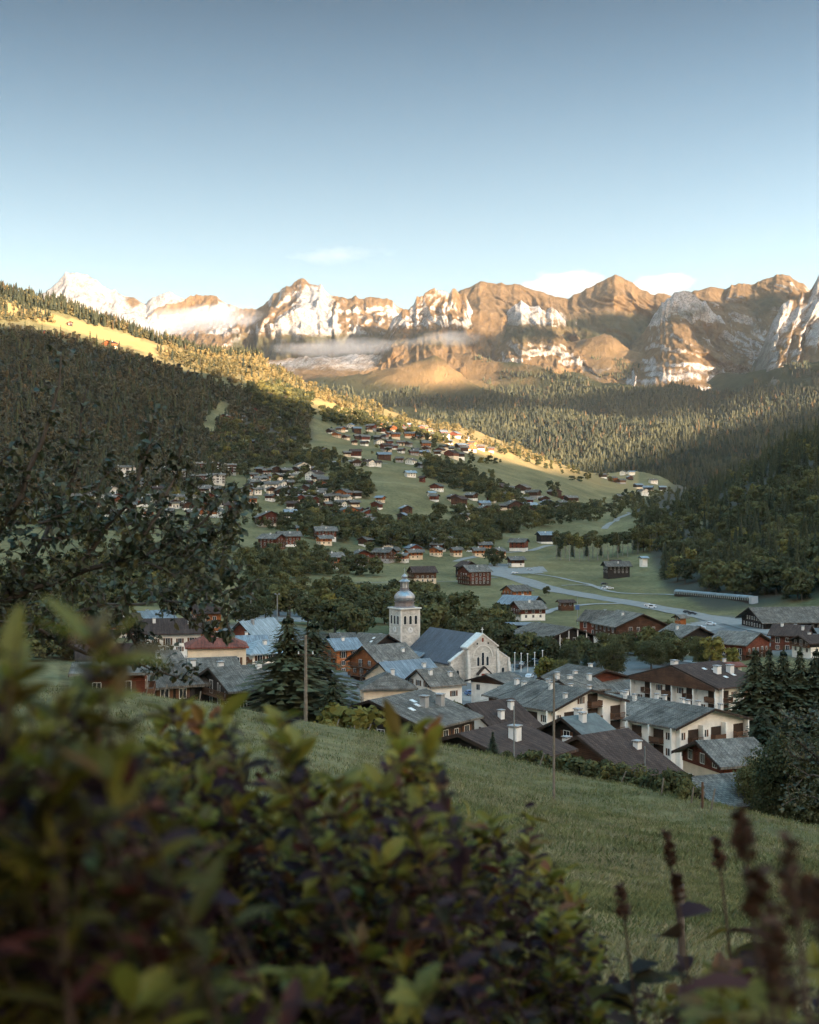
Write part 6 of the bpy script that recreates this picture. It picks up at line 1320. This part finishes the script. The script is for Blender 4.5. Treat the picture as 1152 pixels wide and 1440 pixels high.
sg = empty('sign', p5 - Vector((0, 0, 5)), 0, 'small blue sign on the thin pole above the assembly hall', 'sign'); obj('sign_panel', MB().box(-.9, .9, -.12, -.06, -1, 1), 'paint_blue', sg)
for i, (x, y, h, l) in enumerate([(353, 873, 11, 'floodlight mast behind the pale blue roof, first of two'), (390, 873, 11, 'floodlight mast behind the pale blue roof, right of the other'), (318, 705, 16, 'tall pale mast among the left-hand village houses')]):
    p = VAL.at(x, y); e = empty('floodlight_mast', p, 0, l, 'mast'); obj('pole', MB().tube([(0, 0, -.5), (0, 0, h)], [.22, .12], 8), 'concrete', e); obj('lamp_bar', MB().box(-1.1, 1.1, -.1, .1, h - .1, h + .1), 'steel', e)
    for s in (-.8, .8): o = obj('floodlight', MB().box(-.35, .35, -.25, .15, 0, .5), 'steel', e); o.location = (s, 0, h + .1)
for i, (x, y) in enumerate([(724, 944), (733, 945), (742, 946), (752, 944), (763, 941)]):
    p = VAL.at(x, y); e = empty('street_lamp', p, 0, f'{ordn(i)} pale post from the left along the car park by the church', 'post', 'posts along the church car park')
    obj('pole', MB().tube([(0, 0, -.3), (0, 0, 6)], .13, 6), 'trim', e); o = obj('lamp_head', MB().lathe([(.1, 0), (.3, .1), (.28, .3), (.05, .4)], 8), 'trim', e); o.location = (0, 0, 6)
# fence posts along the lower edge of the meadow: each post a thing, leaning its own way
rq = random.Random(21)
fp = [(x, Y) for x, Y in [(500, 133), (513, 133), (528, 134), (640, 134), (655, 133), (668, 133), (704, 131), (720, 130), (742, 128), (757, 126), (812, 122), (854, 118), (872, 116), (930, 108), (972, 104), (985, 102), (1000, 100), (255, 128), (280, 128), (228, 126), (205, 125), (470, 132)]]
fp.sort(); ends = []
for i, (x, Y) in enumerate(fp):
    X = (x - HX) / FP * Y; o = obj('fence_post', MB().tube([(0, 0, -.4), (0, 0, rq.uniform(1.15, 1.6))], [.07, .055], 6), 'pole_wood'); o.location = (X, Y, VAL.z(X, Y)); o.rotation_euler = (rq.uniform(-.15, .15), rq.uniform(-.1, .45), 0)
    tag(o, f'{ordn(i)} fence post from the left along the lower edge of the meadow', 'fence post', 'fence posts below the meadow'); ends.append(o.location + Vector((0, 0, 1)))
o = obj('fence_post', MB().tube([(0, 0, -.4), (0, 0, 1.9)], [.09, .08], 8), 'rail_wood'); X = (988 - HX) / FP * 101; o.location = (X, 101, VAL.z(X, 101)); tag(o, 'taller rusty brown post at the foot of the meadow by the dark shed', 'post')
X = (958 - HX) / FP * 11.5; o = obj('fence_post', MB().tube([(0, 0, -.8), (0, 0, .24)], [.032, .028], 8), 'pole_wood'); o.location = (X, 11.5, P(958, 1285, 11.5).z); tag(o, 'grey weathered stake standing close by in the grass', 'stake')
# bench-like red and white barrier behind the hedge
o = obj('barrier', MB().box(-.9, .9, -.05, .05, .5, .72).box(-.85, -.75, -.04, .04, -.3, .5).box(.75, .85, -.04, .04, -.3, .5), 'shutter_red'); X = (797 - HX) / FP * 127; o.location = (X, 127, VAL.z(X, 127) + .2); o.rotation_euler = (0, 0, .2); tag(o, 'small red barrier board behind the meadow fence', 'barrier')
# ------------------------------------------------------------------ meadow grass: tufts too many to count
m_leaf('grass_blades', [(0, (.11, .12, .046)), (.3, (.16, .165, .068)), (.55, (.21, .20, .095)), (.75, (.29, .255, .15)), (.9, (.13, .145, .06)), (1, (.10, .115, .046))], trans=.25, rough=.8)
r = np.random.default_rng(5)
def tuft(n, h, w, spread, seed):
    r = np.random.default_rng(seed); Q = []
    for i in range(n):
        a, b = r.uniform(0, 6.28, 2); bx, by = r.normal(size=2) * spread; hh = h * r.uniform(.5, 1.2); ln = hh * r.uniform(.25, .9); dx, dy = math.cos(a) * w, math.sin(a) * w; ox, oy = math.cos(b) * ln, math.sin(b) * ln
        Q.append(((bx - dx, by - dy, -.03), (bx + dx, by + dy, -.03), (bx + dx * .7 + ox * .45, by + dy * .7 + oy * .45, hh * .7), (bx + ox, by + oy, hh)))
    return np.array(Q)
tf = [tuft(8, .13, .010, .09, i) for i in range(4)] + [tuft(6, .13, .014, .20, 10 + i) for i in range(3)]
N_ = 95000; ux = r.uniform(-20, 1172, N_ * 3); Yl = np.exp(r.uniform(math.log(6), math.log(132), N_ * 3)); 
# keep an even number per patch of picture, thinned where the bush hides the ground
keepm = (ux > 500) | (r.uniform(size=ux.shape) < .25); ux, Yl = ux[keepm][:N_], Yl[keepm][:N_]
g2 = VAL
pts = []
hgt = {}
Xg = (ux - HX) / FP * Yl
# bilinear height lookup on the terrain grid
nearest = fbm(Xg / 2.2, Yl / 1.1, 91, 4)
for X_, Y_, nn in zip(Xg.tolist(), Yl.tolist(), nearest.tolist()):
    z = VAL.z(X_, Y_)
    if z is None: continue
    far_ = Y_ > 40; s = (1.0 + .9 * nn) * (1 if not far_ else 1.35)
    if s < .3: continue
    pts.append((X_, Y_, z, s, (4 + len(pts) % 3) if far_ else len(pts) % 4))
tmerge('grass', tf, pts, 'grass_blades', 'tussocky meadow grass running down towards the village', 2.6)

# ------------------------------------------------------------------ leaves of the near plants
m_leaf('bush_leaves', [(0, (.018, .008, .011)), (.30, (.042, .020, .028)), (.42, (.016, .015, .008)), (.54, (.03, .027, .008)), (.66, (.08, .068, .011)), (.75, (.15, .117, .016)), (.80, (.017, .02, .009)), (.92, (.095, .03, .022)), (1, (.02, .008, .012))], trans=.35, rough=.6, spec=.18)
m_leaf('tip_leaves', [(0, (.15, .135, .018)), (.5, (.24, .195, .028)), (.8, (.10, .10, .016)), (1, (.18, .06, .022))], trans=.45, rough=.5, spec=.3)
m_leaf('apple_leaves', [(0, (.026, .034, .018)), (.4, (.045, .054, .028)), (.7, (.065, .068, .030)), (.9, (.10, .085, .035)), (1, (.036, .044, .022))], trans=.2, rough=.5, spec=.35)
m_leaf('seed_heads', [(0, (.065, .032, .018)), (.5, (.10, .05, .028)), (1, (.045, .022, .014))], trans=.1)
m_plain('twig', (.075, .045, .03), (.04, .026, .02), scale=20)
def leaf_geo(n, L, w, seed, cup=.35, droop=.35):
    """n distinct leaves: pointed oval, folded along the midrib and bent, as quads (two halves, three lengths)"""
    r = np.random.default_rng(seed); out = []
    st = [(0, .02), (.22, .75), (.55, 1.0), (.82, .62), (1.0, .03)]
    for _ in range(n):
        l = L * r.uniform(.7, 1.25); ww = w * r.uniform(.8, 1.2); dr = droop * r.uniform(.2, 1.6); tw = r.uniform(-.3, .3); Q = []
        def pt(i, s):
            t, f = st[i]; x = t * l; z = -dr * l * t * t + abs(s) * f * ww * cup; y = s * f * ww + tw * t * t * l * .4; return (x, y, z)
        for i in range(4):
            for s in (-1, 1): Q.append((pt(i, 0), pt(i + 1, 0), pt(i + 1, s), pt(i, s)) if s > 0 else (pt(i, s), pt(i + 1, s), pt(i + 1, 0), pt(i, 0)))
        out.append(np.array(Q))
    return out
def place_leaves(name, LG, items, mat, par, tint=None, seed=0):
    """items: (point, direction, up-ish, scale)"""
    r = np.random.default_rng(seed); Vs = []; T = []
    for k, (p, d, s) in enumerate(items):
        d = Vector(d).normalized(); up = Vector((r.normal() * .45, r.normal() * .45, 1)); y = up.cross(d)
        if y.length < .05: y = Vector((1, 0, 0)).cross(d)
        y.normalize(); z = d.cross(y); M = np.array([d, y, z]) * s; Q = LG[k % len(LG)] @ M + np.array(p); Vs.append(Q.reshape(-1, 3)); t = r.uniform(0, .999) if tint is None else tint(r, k); T.append(np.full(len(Q) * 4, t))
    V = np.concatenate(Vs); o = np_mesh(name, V, np.arange(len(V)).reshape(-1, 4), mat, {'tint': np.concatenate(T)}, parent=par); return o

# ---- the bush close to the camera: upright shoots set with pointed leaves, out of focus
def shoot_bush(root, tips, seed, lmin, base_y=1650, leafL=.036, leafw=.0092, sc=1.0, gap=.0165, lean=.10, length=.55, tint=None, tip_gold=.75):
    q = random.Random(seed); stems = MB(); it = []; ti = []
    for (x, y, Y) in tips:
        top = P(x, y, Y); Ls = length * q.uniform(.7, 1.3); b = top + Vector((q.uniform(-lean, lean) * 2.2, q.uniform(-.05, .25), -Ls)); n = 7
        side = Vector((q.uniform(-1, 1), q.uniform(-1, 1), 0)) * .03
        pts = [b.lerp(top, i / n) + side * math.sin(i / n * 3.1) for i in range(n + 1)]; stems.tube(pts, [.0032 - .0024 * i / n for i in range(n + 1)], 4, False)
        m = int(Ls / gap); a = q.uniform(0, 6.28)
        for k in range(m):
            t = k / m; f = t * n; i = min(int(f), n - 1); p = pts[i].lerp(pts[i + 1], f - i); ax = (pts[i + 1] - pts[i]).normalized()
            for w_ in range(2 if q.random() < .45 else 1):
                a += 2.4 + q.uniform(-.4, .4); el_ = q.uniform(-.05, .75) + .35 * t; d = Vector((math.cos(a) * math.cos(el_), math.sin(a) * math.cos(el_), math.sin(el_)))
                it.append((p, d, sc * q.uniform(.6, 1.15) * (1.0 if t < .85 else .75)))
        if q.random() < tip_gold:
            for k in range(q.randint(5, 8)):
                a = k * 1.2 + q.uniform(-.3, .3); el_ = q.uniform(.45, 1.2); d = Vector((math.cos(a) * math.cos(el_), math.sin(a) * math.cos(el_), math.sin(el_))); ti.append((top - Vector((0, 0, q.uniform(0, .03))), d, sc * q.uniform(.65, 1.2)))
    obj('stems', stems, 'twig', root); LG = leaf_geo(14, leafL, leafw, seed)
    place_leaves('leaves', LG, it, 'bush_leaves', root, seed=seed, tint=tint)
    if ti: place_leaves('shoot_tips', LG, ti, 'tip_leaves', root, seed=seed + 1)
    print('leaves', len(it), len(ti))
rb_ = random.Random(17)
SIL = [(-40, 1000), (60, 985), (130, 1000), (190, 1010), (225, 955), (300, 950), (350, 985), (395, 990), (430, 1030), (470, 1065), (520, 1050), (545, 1005), (600, 1020), (625, 1070), (650, 1110), (700, 1105), (735, 1095), (745, 1130), (700, 1180), (730, 1215), (790, 1200), (818, 1215), (825, 1260), (800, 1300), (850, 1310), (866, 1330), (840, 1380), (820, 1440), (880, 1470)]
sx_, sy_ = [p[0] for p in SIL], [p[1] for p in SIL]
def topy(x):
    c = [y for (a, b), (c_, y) in zip(SIL, SIL[1:]) if min(a, c_) <= x <= max(a, c_)]; return float(np.interp(x, sx_[:18] + [800, 830, 870], sy_[:18] + [1200, 1250, 1320]))
tips = []
for k in range(760):
    x = rb_.uniform(-60, 840); t = topy(x) + 45; y = t + (rb_.random() ** 1.3) * (1640 - t); depth = 1.35 + .9 * rb_.random() + .35 * (1 - (y - t) / (1640 - t))
    if x > 600: depth += .45
    tips.append((x, y, depth))
for x, y, Y in [(235, 1010, 1.75), (262, 1000, 1.65), (300, 1012, 1.7), (330, 1025, 1.75), (365, 1020, 1.55), (392, 1030, 1.75), (410, 1062, 1.6), (560, 1058, 1.7), (548, 1085, 1.6), (600, 1072, 1.8), (585, 1050, 1.75), (616, 1108, 1.9), (478, 1120, 1.6), (738, 1128, 2.4), (752, 1150, 2.5), (690, 1165, 2.4), (820, 1345, 2.6), (838, 1360, 2.7), (790, 1235, 2.7), (775, 1228, 2.6), (60, 1050, 1.3), (20, 1080, 1.3), (130, 1060, 1.5), (180, 1090, 1.5), (262, 1290, 1.15), (250, 1360, 1.2), (90, 1430, 1.15), (420, 1390, 1.2), (590, 1420, 1.2)]: tips.append((x, y - (22 if x < 720 else 8), Y))
bush = empty('bush', (-.3, 1.5, -1.5), 0, 'big blurred bush of yellow-green and purple leaves filling the near corner', 'bush')
bush.location = (0, 0, 0)
shoot_bush(bush, tips, 41, .1)
# a second, closer and taller plant at the far left, strongly out of focus
rc_ = random.Random(23); tips = []
for k in range(95):
    x = rc_.uniform(-120, 190); t = float(np.interp(x, [-120, 0, 60, 110, 150, 190], [890, 905, 920, 905, 940, 1050])); tips.append((x, t + 20 + rc_.random() ** 1.2 * 600, rc_.uniform(.85, 1.25)))
tips += [(128, 880, .85), (150, 895, .9), (160, 915, .9), (95, 900, .85), (30, 890, .85)]
shrub = empty('bush', (0, 0, 0), 0, 'taller reddish bush at the left edge, so close it melts into colour', 'bush')
shoot_bush(shrub, tips, 43, .1, tint=lambda r, k: float(r.choice([.02, .1, .25, .95, .9, .88, .45, .6])), leafL=.045, tip_gold=.4)

# ---- brown seed spikes at the lower right, single plants
def spike_plant(x, ytop, Y, label, h=.055, r0=.0075, stem=.7, seed=0, leaves=14, lean=.05, gold=0):
    q = random.Random(seed); top = P(x, ytop, Y); e = empty('wild_plant', (0, 0, 0), 0, label, 'wild plant', 'seed-headed plants at the edge of the grass')
    b = top + Vector((lean, .05, -stem)); n = 8; pts = [b.lerp(top, i / n) + Vector((.015 * math.sin(math.pi * i / n), 0, 0)) for i in range(n + 1)]
    obj('stem', MB().tube(pts, [.004 - .0022 * i / n for i in range(n + 1)], 5), 'twig', e); ax = (pts[-1] - pts[-2]).normalized()
    it = []
    for k in range(90):
        t = q.random(); a = q.uniform(0, 6.28); rr = r0 * (1 - t) ** .6 * q.uniform(.3, 1) * (1 if t > .08 else .6); p = top - ax * h * (1 - t) + Vector((math.cos(a) * rr, math.sin(a) * rr, 0)); it.append((p, (math.cos(a), math.sin(a), q.uniform(.2, 1.2)), q.uniform(.5, 1.2)))
    place_leaves('seed_head', leaf_geo(6, .010, .005, seed, .3, .1), it, 'seed_heads', e, seed=seed); it = []
    for k in range(leaves):
        t = q.uniform(0, .8); f = t * n; i = int(f); p = pts[i].lerp(pts[i + 1], f - i) if t < 1 else pts[-1]; a = q.uniform(0, 6.28); it.append((p, (math.cos(a), math.sin(a), q.uniform(-.1, .7)), q.uniform(.7, 1.3)))
    if leaves: place_leaves('leaves', leaf_geo(8, .07, .02, seed + 3), it, 'tip_leaves' if gold else 'bush_leaves', e, seed=seed + 2, tint=None if gold else (lambda r, k: float(r.choice([.35, .42, .8, .5, .6]))))
for i, a in enumerate([(938, 1172, 2.3, 'tall brown seed spike left of the grey stake'), (1008, 1182, 2.3, 'brown seed spike between the stake and the blurred stalks'), (872, 1246, 2.2, 'small drooping seed spike right of the big bush'), (1040, 1140, 1.2, 'highest blurred rust-brown seed spike', .045, .008), (1108, 1185, 1.0, 'large blurred brown seed spike at the right edge', .065, .011), (1062, 1225, 1.1, 'blurred brown seed spike left of the largest one', .04, .010), (1148, 1240, 1.1, 'blurred seed spike cut off by the right edge', .05, .009), (950, 1230, 2.0, 'short dark seed spike beside the grey stake', .04), (1085, 1300, .95, 'dark blurred seed head low at the right', .06, .010)]):
    spike_plant(*a[:3], a[3], *(a[4:] or ()), seed=60 + i, leaves=34 if a[2] > 1.5 else 22)
rd_ = random.Random(29); tips = []
for k in range(70): x = rd_.uniform(985, 1180); tips.append((x, rd_.uniform(1330, 1580) - (x - 985) * .22, rd_.uniform(1.3, 2.0)))
for k in range(26): tips.append((rd_.uniform(880, 1060), rd_.uniform(1330, 1540), rd_.uniform(1.7, 2.4)))
low_ = empty('bush', (0, 0, 0), 0, 'straggly low bush of olive and yellow leaves in the lower right corner', 'bush')
shoot_bush(low_, tips, 47, .1, tint=lambda r, k: float(r.choice([.05, .1, .35, .45, .55, .65, .8, .92])), tip_gold=.2, gap=.035)
st_ = empty('flower', (0, 0, 0), 0, 'pale yellow star of leaves at the bottom edge beside the low bush', 'plant')
place_leaves('leaves', leaf_geo(5, .065, .014, 9, .2, .1), [(P(1020, 1428, 1.25), (math.cos(a), -.3, math.sin(a)), 1.0) for a in (.1, 1.0, 1.9, 2.9, 4.0, 5.2)], 'tip_leaves', st_, seed=9, tint=lambda r, k: .5)

# ---- apple tree at the left
ap = empty('apple_tree', (0, 0, 0), 0, 'dark-leaved apple tree reaching in from the left edge', 'tree')
qa = random.Random(31); AY = 10.0
def AP(x, y, dz=0): return P(x, y, AY + dz)
limbs = [([(-260, 1250), (-180, 1020), (-90, 900), (0, 850), (90, 815), (170, 790), (235, 765), (285, 735), (335, 690)], .055),
         ([(-90, 900), (-20, 780), (30, 700), (60, 620), (78, 560), (86, 500)], .05), ([(0, 850), (60, 760), (95, 690), (112, 620), (122, 545)], .04),
         ([(90, 815), (150, 740), (190, 690), (210, 630), (218, 578)], .035), ([(170, 790), (225, 720), (250, 665), (262, 600)], .03),
         ([(170, 790), (240, 805), (290, 835), (318, 870), (330, 900)], .022), ([(235, 765), (290, 790), (330, 815), (362, 845)], .02), ([(-60, 880), (60, 880), (150, 850), (230, 845), (300, 850)], .03),
         ([(0, 850), (90, 905), (160, 925), (220, 945), (262, 960)], .03), ([(-180, 1020), (-120, 850), (-80, 700), (-40, 600), (-10, 570)], .06), ([(-40, 800), (-30, 700), (10, 640), (40, 600)], .03), ([(285, 850), (310, 790), (322, 750), (338, 742)], .014), ([(290, 770), (312, 745), (318, 722), (330, 712)], .012),
         ([(150, 850), (190, 905), (215, 925), (240, 935)], .02), ([(60, 760), (130, 745), (190, 735), (240, 745), (275, 780)], .022), ([(-100, 760), (-20, 740), (60, 735), (130, 700), (160, 660)], .03), ([(230, 845), (262, 870), (300, 905), (322, 880)], .014)]
wood = MB(); items = []
def limb(pts3, r0, lvl):
    n = len(pts3); wood.tube(pts3, [max(.0028, r0 * .6 * (1 - .8 * i / (n - 1))) for i in range(n)], 6 if lvl == 0 else 4, False)
    for i in range(n - 1):
        a, b = pts3[i], pts3[i + 1]; L_ = (b - a).length
        if lvl < 2:
            for _ in range(max(1, int(L_ / (.05 if lvl == 0 else .09)))):
                if lvl == 1 and qa.random() < .35: continue
                s = a.lerp(b, qa.random()); up_ = lvl == 0 and s.z > .28
                if up_ and qa.random() < .45: continue
                d = (.45 if up_ else 1) * Vector((qa.uniform(-1, 1), qa.uniform(-1.6, 1.6), qa.uniform(-.5, 1.3))).normalized() * (qa.uniform(.16, .46) * (1 if r0 > .032 else .6) if lvl == 0 else qa.uniform(.09, .22))
                m_ = s + d * .5 + Vector((0, 0, .03)); limb([s, m_, s + d], .010 if lvl == 0 else .005, lvl + 1)
        if lvl > 0:
            for _ in range(int(L_ / .024)):
                s = a.lerp(b, qa.random()); items.append((s, (qa.uniform(-1, 1), qa.uniform(-1, 1), qa.uniform(-.9, .6)), qa.uniform(.7, 1.2)))
        else:
            if a.x > P(0, 0, AY).x - 3 and r0 < .04:
                for _ in range(int(L_ / .05)):
                    s = a.lerp(b, qa.random()); items.append((s, (qa.uniform(-1, 1), qa.uniform(-1, 1), qa.uniform(-.5, .8)), qa.uniform(.6, 1.1)))
for k, (pl, r0) in enumerate(limbs):
    dz = [0] if k == 0 else [qa.uniform(-.8, .8)]; p3 = [AP(x, y, dz[0] * min(1, i / 2)) for i, (x, y) in enumerate(pl)]
    fine = []
    for a, b in zip(p3, p3[1:]): fine += [a, a.lerp(b, .5) + Vector((qa.uniform(-.03, .03), 0, qa.uniform(-.03, .03)))]
    limb(fine + [p3[-1]], r0, 0)
base = AP(-260, 1250); gz_ = VAL.z(base.x, base.y)
wood.tube([(base.x - .1, base.y, gz_ - .4), (base.x - .05, base.y, (gz_ + base.z) / 2), tuple(base)], [.19, .14, .10], 10)
print('apple leaves', len(items), 'wood', len(wood.v))
obj('trunk', wood, 'bark', ap); place_leaves('crown', leaf_geo(14, .052, .019, 3, .25, .4), items, 'apple_leaves', ap, seed=5)
# ---- fruit tree at the right edge
rt = empty('fruit_tree', (0, 0, 0), 0, 'leafy fruit tree with a few yellow leaves leaning in from the right edge', 'tree')
wood = MB(); items = []; AY = 30.0; qa = random.Random(37)
def limb2(pl, r0):
    p3 = [P(x, y, AY + qa.uniform(-1, 1)) for x, y in pl]; n = len(p3); wood.tube(p3, [max(.01, r0 * (1 - .8 * i / (n - 1))) for i in range(n)], 6, False)
    for a, b in zip(p3, p3[1:]):
        for _ in range(int((b - a).length / .05)):
            s = a.lerp(b, qa.random()); d = Vector((qa.uniform(-1, 1), qa.uniform(-1.2, 1.2), qa.uniform(-.7, .9))) * qa.uniform(.1, .5); e_ = s + d
            if qa.random() < .4: wood.tube([s, e_], [.012, .005], 3, False)
            for _ in range(6): items.append((s + d * qa.uniform(.3, 1.1) + Vector((qa.uniform(-.1, .1),) * 3), (qa.uniform(-1, 1), qa.uniform(-1, 1), qa.uniform(-.8, .6)), qa.uniform(.7, 1.25)))
for pl, r0 in [([(1230, 1260), (1205, 1160), (1180, 1100), (1155, 1070), (1125, 1045), (1105, 1032)], .08), ([(1205, 1160), (1170, 1130), (1135, 1118), (1112, 1125)], .04), ([(1180, 1100), (1145, 1090), (1118, 1092)], .035), ([(1180, 1100), (1172, 1050), (1160, 1015), (1150, 998)], .04), ([(1205, 1160), (1225, 1060), (1230, 980), (1200, 980)], .05), ([(1155, 1070), (1130, 1068), (1112, 1062)], .025), ([(1160, 1015), (1130, 1012), (1098, 1008)], .012)]: limb2(pl, r0)
b0 = P(1230, 1260, AY); wood.tube([(b0.x, b0.y, VAL.z(b0.x, b0.y) - .3), tuple(b0)], [.16, .1], 8)
obj('trunk', wood, 'bark', rt); place_leaves('crown', leaf_geo(12, .09, .032, 6, .25, .4), items, 'apple_leaves', rt, seed=8, tint=lambda r, k: float(r.choice([.1, .4, .6, .72, .8, .88])))
print('fruit leaves', len(items))
